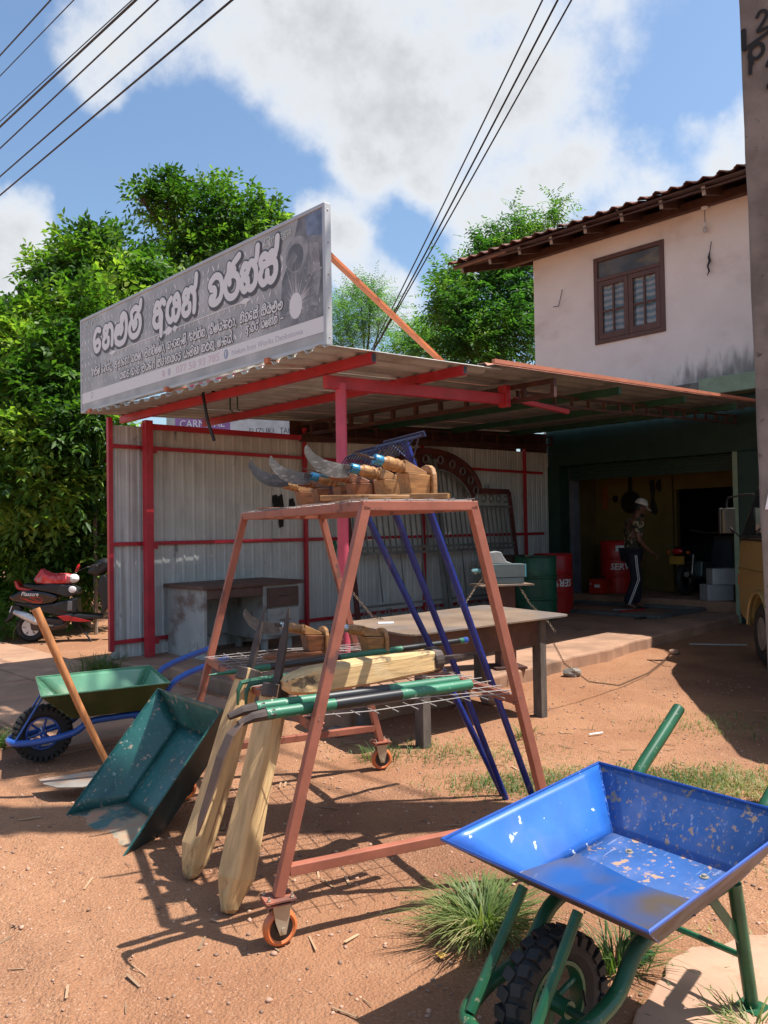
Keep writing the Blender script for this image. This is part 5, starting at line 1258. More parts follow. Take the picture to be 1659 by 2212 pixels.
for si in (-1, 1):
    for sj in (-1, 1):
        for z in (.255, .235, .732, .712, TZ-.012, TZ+.004):
            for k in range(3): q = legp(si, sj, z); wb_.ell((q.x-si*.019+rr.uniform(-.004, .004), q.y-sj*(.012-.011*k), q.z+rr.uniform(-.005, .005)), (.006, .0065, .005), 6, 4)
o = wb_.build('weld_bead', m_oxide, rk); o['kind'] = 'stuff'
m1 = MB()
for k in range(22):
    j = -HL+.03+(2*HL-.06)*k/21; m1.tube([(x, j+rr.uniform(-.004, .004), .748+.006*math.sin(x*9+k)) for x in (-.46, -.2, 0, .2, .46)], .0022, 5)
for k in range(12):
    x = -.42+.84*k/11; m1.tube([(x+rr.uniform(-.004, .004), j, .744+.004*math.sin(j*7+k)) for j in (-HL-.02, -.4, 0, .4, HL+.02)], .0022, 5)
o = m1.build('wire_shelf', m_mesh, rk); o['kind'] = 'stuff'
m1 = MB()
for k in range(16):
    j = -HL+.02+(2*HL-.04)*k/15; m1.tube([(-TW-.01, j, TZ+.021), (0, j, TZ+.022+rr.uniform(-.002, .002)), (TW+.012, j, TZ+.021)], .0022, 5)
for k in range(6):
    x = -TW+2*TW*k/5; m1.tube([(x, -HL-.02, TZ+.026), (x, 0, TZ+.025), (x, HL+.01, TZ+.026)], .0022, 5)
o = m1.build('wire_top', m_mesh, rk); o['kind'] = 'stuff'

# ---------------------------------------------------------------- coconut scraper stools
def scraper(knife, m_wood, m_board, label, ferrule=None, size=1.):
    t = thing('coconut_scraper', label, 'coconut scraper', (0, 0, 0), 0, 'wooden scraper stools on the rack')
    b = MB(); pl = [(.02, -.055)]+[(.27+.055*math.cos(a), .055*math.sin(a)) for a in [R(-80+20*k) for k in range(9)]]+[(.02, .055)]
    b.prism(pl, (0, 0, .0), (1, 0, 0), (0, 1, 0), .018).build('base_board', m_board, t, bevel=.004)
    pl = [(-.058, .0), (.058, .0), (.060, .06), (.058, .10), (.046, .126), (.026, .138), (.0, .142), (-.026, .138), (-.046, .126), (-.058, .10), (-.060, .06)]
    MB().prism(pl, (.0, 0, .0), (0, 1, 0), (0, 0, 1), -.022).build('back_board', m_wood, t, bevel=.005)
    v = [(.002, -.042, .020), (.088, -.042, .020), (.088, .042, .020), (.002, .042, .020), (.002, -.048, .098), (.104, -.048, .106), (.104, .048, .106), (.002, .048, .098)]
    MB().add(v, [(0, 3, 2, 1), (4, 5, 6, 7), (0, 1, 5, 4), (1, 2, 6, 5), (2, 3, 7, 6), (3, 0, 4, 7)]).build('block', m_board, t, bevel=.003)
    ax = Vector((1, 0, .24)).normalized(); o_ = Vector((.10, 0, .130))
    v = [(.0, -.030, .100), (.105, -.027, .1085), (.105, .027, .1085), (.0, .030, .100), (.0, -.028, .108), (.105, -.026, .160), (.105, .026, .160), (.0, .028, .108)]
    MB().add(v, [(0, 3, 2, 1), (4, 5, 6, 7), (0, 1, 5, 4), (1, 2, 6, 5), (2, 3, 7, 6), (3, 0, 4, 7)]).build('neck', m_wood, t, bevel=.003)
    pr = [(.026, 0), (.027, .012), (.022, .018), (.026, .024), (.028, .036), (.024, .042), (.027, .05), (.027, .075), (.021, .082), (.019, .098)]
    MB().lathe(pr, 14, o_, ax).build('turned_handle', m_wood, t, smooth=True)
    MB().lathe([(.0205, .094), (.0215, .098), (.0215, .126), (.0195, .13), (.010, .131), (.0, .131)], 14, o_, ax).build('ferrule', ferrule or m_ferrule, t, smooth=True)
    e = o_+ax*.13
    if knife:
        up_ = smooth([(0, .022), (.05, .026), (.11, .040), (.16, .066), (.195, .105)], 3)
        lo = smooth([(0, -.032), (.05, -.040), (.11, -.032), (.165, .000), (.202, .050), (.208, .082), (.1955, .1055)], 3)
        MB().prism(up_+lo[::-1], e+Vector((.006, -.0015, -.005)), (.93, 0, .05), (0, 0, .93), .003).build('curved_blade', m_blade, t)
        MB().bar(e-ax*.01, e+ax*.03, .006, .016).build('tang', m_forged, t)
    else:
        MB().tube([e-ax*.01, e+ax*.03], [.007, .005], 8).build('tang', m_forged, t)
        pl = [(.02, -.004), (.04, -.016), (.07, -.018), (.085, -.006), (.085, .006), (.07, .018), (.04, .016), (.02, .004)]
        MB().prism(pl, e, ax, (0, 1, 0), .003).build('scraper_head', m_forged, t)
    return t
SD = math.atan2(-RA.y, -RA.x)
spec = [(.72, False, m_palewood, m_reddishwood, 'scraper stool with pale neck and small grating head, leftmost on the rack top'),
        (.38, True, m_reddishwood, m_reddishwood, 'knife stool with reddish neck and scaly blade, second from left on the rack top'),
        (.13, True, m_palewood, m_reddishwood, 'knife stool with pale neck and thin dark blade, third from left on the rack top'),
        (-.08, False, m_reddishwood, m_reddishwood, 'scraper stool with red brown neck and grating head, fourth from left on the rack top'),
        (-.36, True, m_palewood, m_palewood, 'knife stool with the largest, highest blade, before the pink post'),
        (-.62, False, m_palewood, m_palewood, 'scraper stool with pale turned neck, rightmost on the rack top')]
for k, (j, kn, mw, mb_, lab) in enumerate(spec):
    t = scraper(kn, mw, mb_, lab)
    t.location = RK(.15-.02*(k % 2), j, TZ+.027+.003*(k % 2)); t.rotation_euler = (rr.uniform(-.02, .02), .05 if 0 < k < 5 else 0, SD+rr.uniform(-.06, .06)); t.scale = (1.02, 1.02, 1.0)
tag(MB().bar(RK(-.24, -.42, TZ+.045), RK(.16, -.76, TZ+.04), .05, .022).build('spare_board', m_palewood, None, bevel=.003), 'pale spare board lying along the rack top under the right stool', 'board')
t7 = scraper(True, m_palewood, m_reddishwood, 'knife stool with oval reddish board at the left of the wire shelf', m_ferrule2); t7.location = RK(.10, .52, .756); t7.rotation_euler = (0, 0, SD+.05)
t8 = scraper(False, m_palewood, m_palewood, 'scraper stool standing on the wire shelf behind the timber beam', m_ferrule2); t8.location = RK(.34, .30, .756); t8.rotation_euler = (0, 0, SD+.1)

# ---------------------------------------------------------------- rakes
def rake(foot, top, label):
    f, t_ = Vector(foot), Vector(top); d = (t_-f).normalized()
    r = thing('garden_rake', label, 'rake', f, 0, 'blue rakes leaning on the rack')
    MB().tube([f, t_], .0165, 10).build('rake_handle', m_rakeblue, r, world=True, smooth=True)
    sd = RB; MB().bar(t_-sd*.19+d*.01, t_+sd*.19+d*.01, .006, .024, up=d).build('rake_bar', m_rakehead, r, world=True)
    td = (-RA*.70+RB*.30-ZV*.62).normalized()
    for k in range(11):
        p = t_+sd*(-.186+.372*k/10)+d*.01
        MB().tube([p, p+td*.05+d*.014, p+td*.115-ZV*.012], [.0036, .0036, .0026], 5).build('rake_tine', m_rakehead, r, world=True)
    for s_ in (-1, 1): MB().tube([t_-d*.10, t_+sd*s_*.13+d*.0], .004, 5).build('rake_stay', m_rakehead, r, world=True)
    MB().lathe([(.018, -.0), (.018, .07)], 10, t_-d*.07, d).build('rake_socket', m_rakeblue, r, world=True)
rake(RK(.945, .10, .0), RK(.155, .235, 1.66), 'blue rake with its head hidden furthest left behind the knives')
rake(RK(.925, .045, .0), RK(.125, -.11, 1.765), 'middle blue rake, its foot touching the foot of the first')
rake(RK(.985, -.14, .0), RK(.115, -.47, 1.775), 'blue rake farthest to the right, its head highest')

# ---------------------------------------------------------------- timber hafts with iron rings
def haft(p, q, w0, w1, label, m, spike_dir, seed):
    p, q = Vector(p), Vector(q); d = (q-p).normalized(); L = (q-p).length
    t = thing('timber_maul', label, 'timber', p, 0, 'hewn timbers with iron ring and spike')
    x = d.cross(ZV).normalized() if abs(d.z) < .95 else d.cross(Vector((0, 1, 0))).normalized(); y = x.cross(d)
    r0 = random.Random(seed); st = [0, .02, .07, .15, .3, .5, .7, .88, 1.0]; wd = [.30, .56, .80, 1., 1.02, 1.0, .97, .95, .90]
    b = MB(); n = 8
    # local frame: z along the timber
    Mx = Matrix((x, y, d)).transposed()
    vs = []; fs = []
    for a, k in zip(st, wd):
        w_ = w0+(w1-w0)*a
        for i in range(n):
            qi = i//2; ca, sa = ((1, 1), (-1, 1), (-1, -1), (1, -1))[qi]; ch = .24 if a > .1 else .42
            ux, uy = (ca, sa*(1-ch)) if (i % 2 == 0) == (qi % 2 == 0) else (ca*(1-ch), sa)
            jit = .003 if a > .2 else .008
            vs.append((w_*.5*k*ux*.92+r0.uniform(-jit, jit), w_*.5*k*uy*.92+r0.uniform(-jit, jit), a*L))
    for j in range(len(st)-1):
        for i in range(n): fs.append((j*n+i, j*n+(i+1) % n, (j+1)*n+(i+1) % n, (j+1)*n+i))
    fs += [tuple(range(n))[::-1], tuple((len(st)-1)*n+i for i in range(n))]
    b.add(vs, fs); o = b.build('haft', m, t, bevel=.004); o.matrix_local = Mx.to_4x4()
    rg = MB().lathe([(w1*.50, L-.055), (w1*.54, L-.05), (w1*.54, L-.005), (w1*.50, L)], 20, (0, 0, 0)).build('iron_ring', m_forged, t); rg.matrix_local = Mx.to_4x4()
    s0 = q+x*0; sp = Vector(spike_dir); u = sp.normalized()
    MB().add([q-u*.02+a*.016*x+c*.009*y for a, c in ((-1, -1), (1, -1), (1, 1), (-1, 1))]+[q+sp*.5+a*.018*x+c*.007*y for a, c in ((-1, -1), (1, -1), (1, 1), (-1, 1))]+[q+sp+a*.003*x+c*.002*y for a, c in ((-1, -1), (1, -1), (1, 1), (-1, 1))],
             [(0, 3, 2, 1), (8, 9, 10, 11)]+[(4*j+i, 4*j+(i+1) % 4, 4*j+4+(i+1) % 4, 4*j+4+i) for j in range(2) for i in range(4)]).build('iron_spike', m_forged, t, world=True)
    return t
haft((-.82, 3.27, .0), (-.60, 3.52, .80), .112, .102, 'hewn timber leaning on the rack, the left of the two upright ones', m_timber, Vector((.055, .06, .25)), 2)
haft((-.60, 2.97, .0), (-.44, 3.20, .79), .118, .105, 'hewn timber leaning on the rack, the right of the two upright ones', m_timber, Vector((.045, .06, .30)), 3)
haft(RK(-.44, -.50, .812), RK(.36, -.27, .812), .115, .108, 'hewn timber lying across the wire shelf of the rack', m_timberx, RA*.27+RB*.06, 4)

# digging tools, crowbar and hooked rods on the shelf
def pipe_tool(p, q, label, blade, seed):
    t = thing('digging_hook', label, 'digging tool', p, 0, 'green digging tools on the shelf edge'); p, q = Vector(p), Vector(q); d = (q-p).normalized()
    MB().tube([p, q], .021, 12).build('pipe_handle', m_greenbar, t, world=True, smooth=True)
    MB().tube([p.lerp(q, .30), p.lerp(q, .62)], .0216, 12).build('black_band', m_black, t, world=True, smooth=True)
    MB().lathe([(.0205, 0), (.0205, .003)], 12, q, d).build('pipe_end', m_greenlight, t, world=True)
    sd = d.cross(ZV).normalized()
    cp = [p+d*.03, p-d*.05-ZV*.005, p-d*.10-ZV*.02]
    MB().tube(cp, [.022, .018, .012], 8).build('socket', m_forged, t, world=True)
    vs = []; path = [p-d*.09-ZV*.015, p-d*.13-ZV*.05, p-d*.165-ZV*.12, p-d*.20-ZV*.22, p-d*.235-ZV*.31, p-d*.25-ZV*.36]
    wd = [.018, .026, .028, .027, .020, .003]
    if blade:
        fs = []
        for k, (c, w_) in enumerate(zip(path, wd)):
            nn = ZV.cross(sd).normalized()*.003
            vs += [c-sd*w_-nn, c+sd*w_-nn, c+sd*w_+nn, c-sd*w_+nn]
            if k:
                for i in range(4): fs.append((4*k-4+i, 4*k-4+(i+1) % 4, 4*k+(i+1) % 4, 4*k+i))
        MB().add(vs, fs).build('hook_blade', mat('rusty_hook_steel', (.15, .095, .07), .55, metal=.3, spots=[((.3, .18, .12), 7, .5, .7, .5, (1, 1, 1))]), t, world=True)
pipe_tool(RK(-.60, -.80, .778), RK(.30, -.655, .768), 'green and black pipe handled digging hook nearest the camera, its blade hanging down', True, 1)
pipe_tool(RK(-.62, -.745, .792), RK(.27, -.60, .778), 'green and black pipe handled tool lying behind the nearest digging hook', False, 2)
cb = thing('crowbar', 'long green and black crowbar with pointed end and blue tip on the shelf', 'crowbar', RK(.1, .2, .77))
MB().tube([RK(-.60, .07, .775), RK(-.44, .10, .775), RK(-.38, .115, .775), RK(.88, .36, .785)], [.002, .015, .0165, .0165], 12).build('bar', m_greenbar, cb, world=True, smooth=True)
for a_, c_ in ((.06, .36), (.66, .97)): MB().tube([RK(-.38, .115, .775).lerp(RK(.88, .36, .785), a_), RK(-.38, .115, .775).lerp(RK(.88, .36, .785), c_)], .0171, 12).build('black_band', m_black, cb, world=True, smooth=True)
MB().lathe([(.0178, 0), (.0178, .03), (.0, .032)], 12, RK(.87, .358, .785), RA*.98+RB*.19).build('blue_tip', m_blueframe, cb, world=True)
for k in range(2):
    rd = thing('hooked_rod', 'green ribbed rod with forked hook end on the wire shelf, '+('nearer the crowbar' if k == 0 else 'nearer the timber'), 'rod', RK(-.3, -.1, .76), 0, 'green hooked rods on the shelf')
    o_ = -.055*k
    MB().tube([RK(-.46+.02*k, -.10+o_, .765), RK(.30, .06+o_, .765)], .010, 8).build('rod', m_rebar, rd, world=True)
    rb_ = MB()
    for i in range(34): rb_.lathe([(.0118, 0), (.0118, .006)], 8, RK(-.44+.02*k, -.10+o_+.005, .765).lerp(RK(.30, .06+o_, .765), i/34), RA)
    rb_.build('rod_ribs', m_rebar, rd, world=True)
    MB().tube([RK(-.46+.02*k, -.10+o_, .765), RK(-.50+.02*k, -.105+o_, .76), RK(-.515+.02*k, -.11+o_, .73), RK(-.52+.02*k, -.115+o_, .67)], [.010, .011, .009, .005], 8).build('rod_hook', m_rebar, rd, world=True)

# ---------------------------------------------------------------- person
def skin_mesh(name, verts, edges, rad, m, parent, root=0, sub=2):
    me = bpy.data.meshes.new(name); me.from_pydata([tuple(v) for v in verts], edges, []); me.update()
    o = bpy.data.objects.new(name, me); COL.objects.link(o)
    sk_ = o.modifiers.new('skin', 'SKIN'); sk_.use_smooth_shade = True
    for i, r in enumerate(rad):
        me.skin_vertices[0].data[i].radius = (r, r) if not isinstance(r, tuple) else r
        me.skin_vertices[0].data[i].use_root = (i == root)
    sb = o.modifiers.new('sub', 'SUBSURF'); sb.levels = sub; sb.render_levels = sub
    bpy.context.view_layer.update(); dg = bpy.context.evaluated_depsgraph_get()
    m2 = bpy.data.meshes.new_from_object(o.evaluated_get(dg)); bpy.data.objects.remove(o); m2.name = name
    m2.materials.clear(); m2.materials.append(m)
    m2.polygons.foreach_set('use_smooth', [True]*len(m2.polygons))
    o = bpy.data.objects.new(name, m2); COL.objects.link(o)
    if parent: o.parent = parent; XF[o] = XF[parent]
    return o
# local: x = facing direction, y = his left, z up, metres
pr_ = thing('person', 'man in camouflage shirt, dark striped track pants and pale cap looking down at the frame', 'person', (3.80, 12.30, .12), R(4))
J = dict(pel=(0, 0, .90), belly=(.02, 0, 1.03), chest=(.05, 0, 1.22), neckb=(.085, 0, 1.395), neck=(.12, 0, 1.455), head=(.155, 0, 1.545),
         shL=(.06, .17, 1.35), elL=(.00, .23, 1.08), wrL=(.17, .20, .90), shR=(.06, -.17, 1.35), elR=(.03, -.23, 1.08), wrR=(.22, -.19, .90),
         hipL=(.0, .085, .86), knL=(.13, .09, .48), anL=(.09, .09, .09), toL=(.22, .10, .035), hipR=(.0, -.085, .86), knR=(.04, -.09, .47), anR=(-.12, -.09, .10), toR=(.02, -.11, .035))
names = list(J); idx = {n: i for i, n in enumerate(names)}
E_ = [('pel', 'belly'), ('belly', 'chest'), ('chest', 'neckb'), ('neckb', 'neck'), ('neck', 'head'), ('chest', 'shL'), ('shL', 'elL'), ('elL', 'wrL'), ('chest', 'shR'), ('shR', 'elR'), ('elR', 'wrR'),
      ('pel', 'hipL'), ('hipL', 'knL'), ('knL', 'anL'), ('anL', 'toL'), ('pel', 'hipR'), ('hipR', 'knR'), ('knR', 'anR'), ('anR', 'toR')]
rad = dict(pel=(.12, .10), belly=(.115, .095), chest=(.135, .105), neckb=.06, neck=.052, head=.045, shL=.058, elL=.042, wrL=.027, shR=.058, elR=.042, wrR=.027, hipL=.082, knL=.055, anL=.036, toL=.030, hipR=.082, knR=.055, anR=.036, toR=.030)
body = skin_mesh('body', [J[n] for n in names], [(idx[a], idx[b]) for a, b in E_], [rad[n] for n in names], m_skin, pr_)
tilt = Matrix.Rotation(.38, 3, 'Y')
hc = Vector((.165, 0, 1.565))
hd_ = MB().ell(hc, (.092, .073, .115), 16, 12, tilt)
hd_.add([hc+tilt @ Vector(v) for v in ((.085, -.014, .0), (.085, .014, .0), (.088, 0, .035), (.118, 0, -.012), (.092, 0, -.022))], [(0, 1, 3), (1, 2, 3), (2, 0, 3), (0, 4, 3), (1, 3, 4)])
hd_.ell(hc+tilt @ Vector((.055, 0, -.085)), (.042, .05, .04), 12, 8, tilt)
for s_ in (-1, 1): hd_.ell(hc+tilt @ Vector((-.005, s_*.074, -.01)), (.022, .010, .032), 8, 6, tilt)
hd_.build('head', m_skin, pr_, smooth=True)
for s_ in (-1, 1): MB().ell(hc+tilt @ Vector((.083, s_*.030, .018)), (.010, .013, .008), 8, 6).build('eye', m_white, pr_)
MB().ell(hc+tilt @ Vector((.088, 0, -.045)), (.008, .024, .006), 8, 6).build('mouth', mat('lip', (.12, .04, .035), .5), pr_)
MB().ell(hc+tilt @ Vector((-.022, 0, .012)), (.085, .079, .105), 14, 10, tilt).build('hair', m_hair, pr_, smooth=True)
beard = MB().ell(hc+tilt @ Vector((.050, 0, -.092)), (.046, .053, .036), 12, 8, tilt).build('beard', m_hair, pr_, smooth=True)
cp = MB(); cb_ = hc+tilt @ Vector((-.004, 0, .042))
prof = [(.101, 0), (.102, .02), (.096, .055), (.075, .085), (.035, .103), (0, .107)]
ca_ = tilt @ Vector((0, 0, 1)); cp.lathe(prof, 18, cb_, ca_)
br = [(.075, -.075), (.13, -.07), (.175, -.04), (.19, 0), (.175, .04), (.13, .07), (.075, .075)]
cp.prism(br, cb_+ca_*.004, (tilt @ Matrix.Rotation(.22, 3, 'Y')) @ Vector((1, 0, 0)), (0, 1, 0), .005)
cp = cp.build('cap', m_cap, pr_, smooth=True)
MB().tube([cb_+ca_*.05+tilt @ Vector((-.02, -.098, 0)), cb_+ca_*.062+tilt @ Vector((.06, -.075, 0)), cb_+ca_*.05+tilt @ Vector((.098, -.01, 0))], .004, 5).build('cap_stripe', m_black, cp)
# hands
def hand(w, d, parent, side):
    w = Vector(w); d = Vector(d).normalized(); sd = d.cross(ZV).normalized()*side; dn = sd.cross(d)*side
    vs = [w-d*.01, w+d*.045, w+d*.085]; es = [(0, 1), (1, 2)]; rd = [.024, (.034, .02), (.036, .018)]
    pal = skin_mesh('hand', vs, es, rd, m_skin, parent, 0, 2)
    for k in range(4):
        o_ = sd*(-.027+.018*k); l_ = (.07, .08, .075, .058)[k]
        p0 = w+d*.075+o_; p1 = p0+d*l_*.5-ZV*.008; p2 = p1+d*l_*.28-ZV*.022; p3 = p2+d*l_*.1-ZV*.022
        MB().tube([p0, p1, p2, p3], [.009, .0088, .008, .0055], 8).build('finger', m_skin, pal, smooth=True)
    p0 = w+d*.02-sd*.028; MB().tube([p0, p0-sd*.022+d*.03, p0-sd*.018+d*.06-ZV*.01], [.011, .0105, .007], 8).build('thumb', m_skin, pal, smooth=True)
hand(J['wrR'], (.85, .1, -.55), pr_, 1); hand(J['wrL'], (.8, -.1, -.6), pr_, -1)
# clothes follow the body
tn = ['belly0', 'belly', 'chest', 'neckb', 'shL', 'sleL', 'shR', 'sleR']
tj = dict(belly0=(.01, 0, .90), belly=J['belly'], chest=J['chest'], neckb=(.075, 0, 1.36), shL=(.06, .17, 1.35), sleL=(.02, .215, 1.15), shR=(.06, -.17, 1.35), sleR=(.04, -.215, 1.15))
ti = {n: i for i, n in enumerate(tn)}
skin_mesh('camouflage_shirt', [tj[n] for n in tn], [(ti[a], ti[b]) for a, b in (('belly0', 'belly'), ('belly', 'chest'), ('chest', 'neckb'), ('chest', 'shL'), ('shL', 'sleL'), ('chest', 'shR'), ('shR', 'sleR'))],
          [(.15, .125), (.145, .115), (.158, .125), .075, .078, .068, .078, .068], m_camo, pr_, 1)
pn_ = ['pel', 'hipL', 'knL', 'cuL', 'hipR', 'knR', 'cuR']
pj = dict(pel=(0, 0, .91), hipL=J['hipL'], knL=J['knL'], cuL=(.09, .09, .07), hipR=J['hipR'], knR=J['knR'], cuR=(-.115, -.09, .08))
pi_ = {n: i for i, n in enumerate(pn_)}
skin_mesh('track_pants', [pj[n] for n in pn_], [(pi_[a], pi_[b]) for a, b in (('pel', 'hipL'), ('hipL', 'knL'), ('knL', 'cuL'), ('pel', 'hipR'), ('hipR', 'knR'), ('knR', 'cuR'))], [(.14, .12), .105, .082, .078, .105, .082, .078], m_navy, pr_)
for off in (-.012, .012):
    MB().tube([(.0+off, -.195, .84), (.02+off, -.18, .66), (.045+off, -.172, .47), (-.03+off, -.165, .28), (-.11+off, -.165, .09)], .006, 5).build('trouser_stripe', m_white, pr_)
for s_, q in ((1, 'toL'), (-1, 'toR')):
    x, y, z = J[q]; MB().prism([(-.16, -.035), (-.05, -.04), (.05, -.045), (.085, 0), (.05, .045), (-.05, .04), (-.16, .035)], (x, y, .0), (1, 0, 0), (0, 1, 0), .016).build('sandal', m_sandal, pr_)
tag(MB().tube([Vector((4.045, 12.13, .955)), Vector((4.20, 12.16, .945))], .004, 6).build('welding_rod', m_steel), 'thin rod held in the hand of the man', 'rod')

# ---------------------------------------------------------------- motorbike in the dark room
mc = thing('motorbike', 'dark motorbike with yellow number plate parked at the back of the garage', 'motorbike', W(8.35, 1.28, .27), BYAW)
MB().torus((0, 0, .28), (0, 1, 0), .23, .05, 24, 8).build('tyre', m_rubber, mc); MB().torus((0, 0, .28), (0, 1, 0), .17, .02, 24, 6).build('wheel_rim', m_steel, mc)
MB().torus((1.2, 0, .28), (0, 1, 0), .23, .05, 24, 8).build('tyre', m_rubber, mc)
MB().prism([(-.15, .62), (.0, .58), (.5, .55), (.75, .72), (.9, .80), (.85, .95), (.55, .92), (.35, .80), (-.1, .80), (-.25, .74)], (0, .11, 0), (1, 0, 0), (0, 0, 1), .22).build('tank_and_seat', m_black, mc, bevel=.03)
MB().prism([(.3, .25), (.75, .25), (.8, .5), (.35, .55)], (0, .13, 0), (1, 0, 0), (0, 0, 1), .26).build('engine', m_visegrey, mc, bevel=.02)
MB().box((-.28, 0, .58), (.02, .24, .13)).build('number_plate', m_yplate, mc)
MB().ell((-.26, 0, .72), (.05, .09, .05), 10, 8).build('tail_light', m_redpaint, mc)
for s_ in (-1, 1): MB().ell((-.22, s_*.16, .70), (.03, .03, .03), 8, 6).build('indicator', m_amber, mc); MB().tube([(.0, s_*.11, .28), (.05, s_*.12, .66)], .02, 8).build('shock', m_steel, mc)
MB().tube([(.95, -.35, 1.05), (.98, -.1, 1.0), (.98, .1, 1.0), (.95, .35, 1.05)], .014, 8).build('handlebar', m_steel, mc)
MB().tube([(1.2, .08, .28), (1.0, .08, .95)], .024, 8).build('fork', m_steel, mc)
MB().tube([(.5, -.15, .25), (-.05, -.16, .30), (-.3, -.16, .36)], [.02, .04, .045], 10).build('exhaust', m_steel, mc, smooth=True)
cg = thing('garage_clutter', 'low dark cabinet standing in the black doorway of the garage', 'cabinet', W(9.4, .85, .27), BYAW)
MB().box((0, 0, .5), (.4, .9, .9)).build('cabinet_body', m_black, cg, bevel=.01); MB().box((-.205, .2, .62), (.01, .35, .5)).build('cabinet_door', mat('dark_blue_cabinet', (.02, .04, .07), .5), cg)

# ---------------------------------------------------------------- scooter
XF_s = R(8)
sc_ = thing('scooter', 'black and red scooter parked beyond the end of the sheet wall under the trees', 'scooter', (-4.70, 10.59, .0), XF_s)
def slab(nm, poly, wd, m, y0=0., bevel=.02, parent=sc_):
    return MB().prism([(x, z) for x, z in poly], (0, y0+wd/2, 0), (1, 0, 0), (0, 0, 1), wd).build(nm, m, parent, bevel=bevel)
for x, nm in ((0, 'rear'), (1.24, 'front')):
    MB().torus((x, 0, .2), (0, 1, 0), .152, .048, 28, 10, 1.15).build('tyre', m_rubber, sc_, smooth=True)
    rm = MB().lathe([(.112, -.035), (.116, -.025), (.095, -.012), (.06, -.02), (.03, -.03), (.03, .03), (.095, .012), (.116, .025), (.112, .035)], 24, (x, 0, .2), (0, 1, 0)).build('wheel_rim', m_silver, sc_, smooth=True)
    for k in range(6):
        a = k*math.pi/3; MB().box((x+.082*math.cos(a), -.030, .2+.082*math.sin(a)), (.022, .01, .04), Matrix.Rotation(-a+1.57, 3, 'Y')).build('rim_slot', m_black, rm)
slab('tail_panel', [(-.255, .615), (-.10, .69), (.05, .69), (.21, .668), (.36, .618), (.37, .56), (.30, .52), (.15, .50), (-.05, .52), (-.2, .555)], .27, m_blackpaint, bevel=.04)
slab('lower_panel', [(-.20, .55), (.15, .498), (.30, .515), (.47, .42), (.60, .36), (.50, .30), (.25, .38), (.0, .46), (-.15, .50)], .24, m_black)
slab('seat', [(-.09, .785), (.10, .755), (.30, .775), (.49, .755), (.605, .705), (.63, .63), (.49, .585), (.27, .655), (.05, .70), (-.05, .735)], .25, m_seat, bevel=.045)
slab('grab_rail', [(-.195, .83), (-.16, .81), (-.12, .738), (.075, .70), (-.04, .672), (-.16, .712)], .20, m_redpaint, bevel=.012)
slab('body_core', [(.26, .50), (.49, .56), (.61, .59), (.62, .36), (.47, .37), (.34, .42)], .26, m_black, bevel=.03)
slab('silver_trim', [(.48, .55), (.565, .55), (.56, .40), (.47, .40)], .265, mat('dull_grey_plastic', (.16, .16, .165), .4))
MB().ell((.555, -.135, .69), (.05, .012, .045), 10, 8).build('seat_badge', m_white, sc_)
slab('floorboard', [(.46, .375), (.90, .345), (.95, .36), (.95, .30), (.60, .28), (.44, .33)], .34, m_black)
slab('red_stripe', [(.37, .345), (.50, .355), (.80, .27), (.70, .262), (.45, .285)], .345, m_redpaint, bevel=.004)
slab('leg_shield', [(.90, .345), (.96, .36), (1.03, .47), (1.06, .60), (1.05, .74), (.985, .885), (.93, .87), (.89, .80), (.87, .66), (.90, .60), (.93, .45)], .36, m_black, bevel=.03)
slab('front_cover', [(.985, .89), (1.05, .74), (1.065, .60), (1.04, .47), (1.10, .50), (1.15, .66), (1.12, .80), (1.03, .93)], .30, m_redpaint, bevel=.03)
slab('front_mudguard', [(1.06, .36), (1.12, .44), (1.26, .47), (1.40, .42), (1.46, .32), (1.40, .34), (1.26, .40), (1.13, .36)], .12, m_redpaint, bevel=.012)
slab('handlebar_cowl', [(.71, .905), (.77, .975), (.92, 1.105), (1.02, 1.075), (1.03, .955), (.97, .90), (.87, .845)], .26, m_black, bevel=.05)
MB().ell((1.03, 0, 1.0), (.05, .10, .08), 12, 8).build('headlight', m_glass, sc_, smooth=True)
MB().tube([(.84, -.34, 1.0), (.92, -.15, 1.02), (.92, .15, 1.02), (.84, .34, 1.0)], [.017, .013, .013, .017], 8).build('handlebar', m_black, sc_, smooth=True)
for y, x, z in ((-.30, .66, .955), (.36, 1.0, 1.24)):
    mm = MB().tube([(.90, y*.8, 1.0), ((x+.90)/2, y, (z+1.02)/2), (x, y, z-.02)], .006, 6).build('mirror_stem', m_black, sc_)
    MB().lathe([(.0, .02), (.05, .016), (.062, 0), (.058, -.006)], 16, (x, y, z+.02), (.75, 0, -.3)).build('mirror_shell', m_redpaint, mm, smooth=True)
    MB().lathe([(.0, 0), (.055, .0)], 16, (x-.006, y, z+.023), (-.75, 0, .3), cap=False).build('mirror_face', m_mirror, mm)
MB().tube([(-.175, -.15, .42), (-.05, -.155, .37), (.10, -.155, .285), (.16, -.15, .26)], [.03, .052, .05, .03], 12).build('silencer', m_silver, sc_, smooth=True)
MB().tube([(.16, -.15, .26), (.25, -.14, .22), (.36, -.13, .21), (.47, -.12, .235)], .018, 8).build('exhaust_pipe', m_forged, sc_, smooth=True)
slab('engine_block', [(.0, .30), (.12, .33), (.42, .30), (.46, .19), (.30, .15), (.02, .16)], .20, m_forged, bevel=.02)
MB().tube([(.62, -.05, .22), (.73, -.16, .10), (.80, -.17, .0)], .012, 6).build('side_stand', m_black, sc_)
slab('rear_mudguard', [(-.22, .50), (-.14, .49), (-.10, .44), (-.22, .34), (-.32, .26), (-.29, .32)], .12, m_black, bevel=.006)
MB().box((-.235, 0, .45), (.01, .16, .09), Matrix.Rotation(.35, 3, 'Y')).build('number_plate', m_white, sc_)
MB().ell((-.235, 0, .60), (.03, .10, .035), 10, 8).build('tail_light', m_redpaint, sc_)
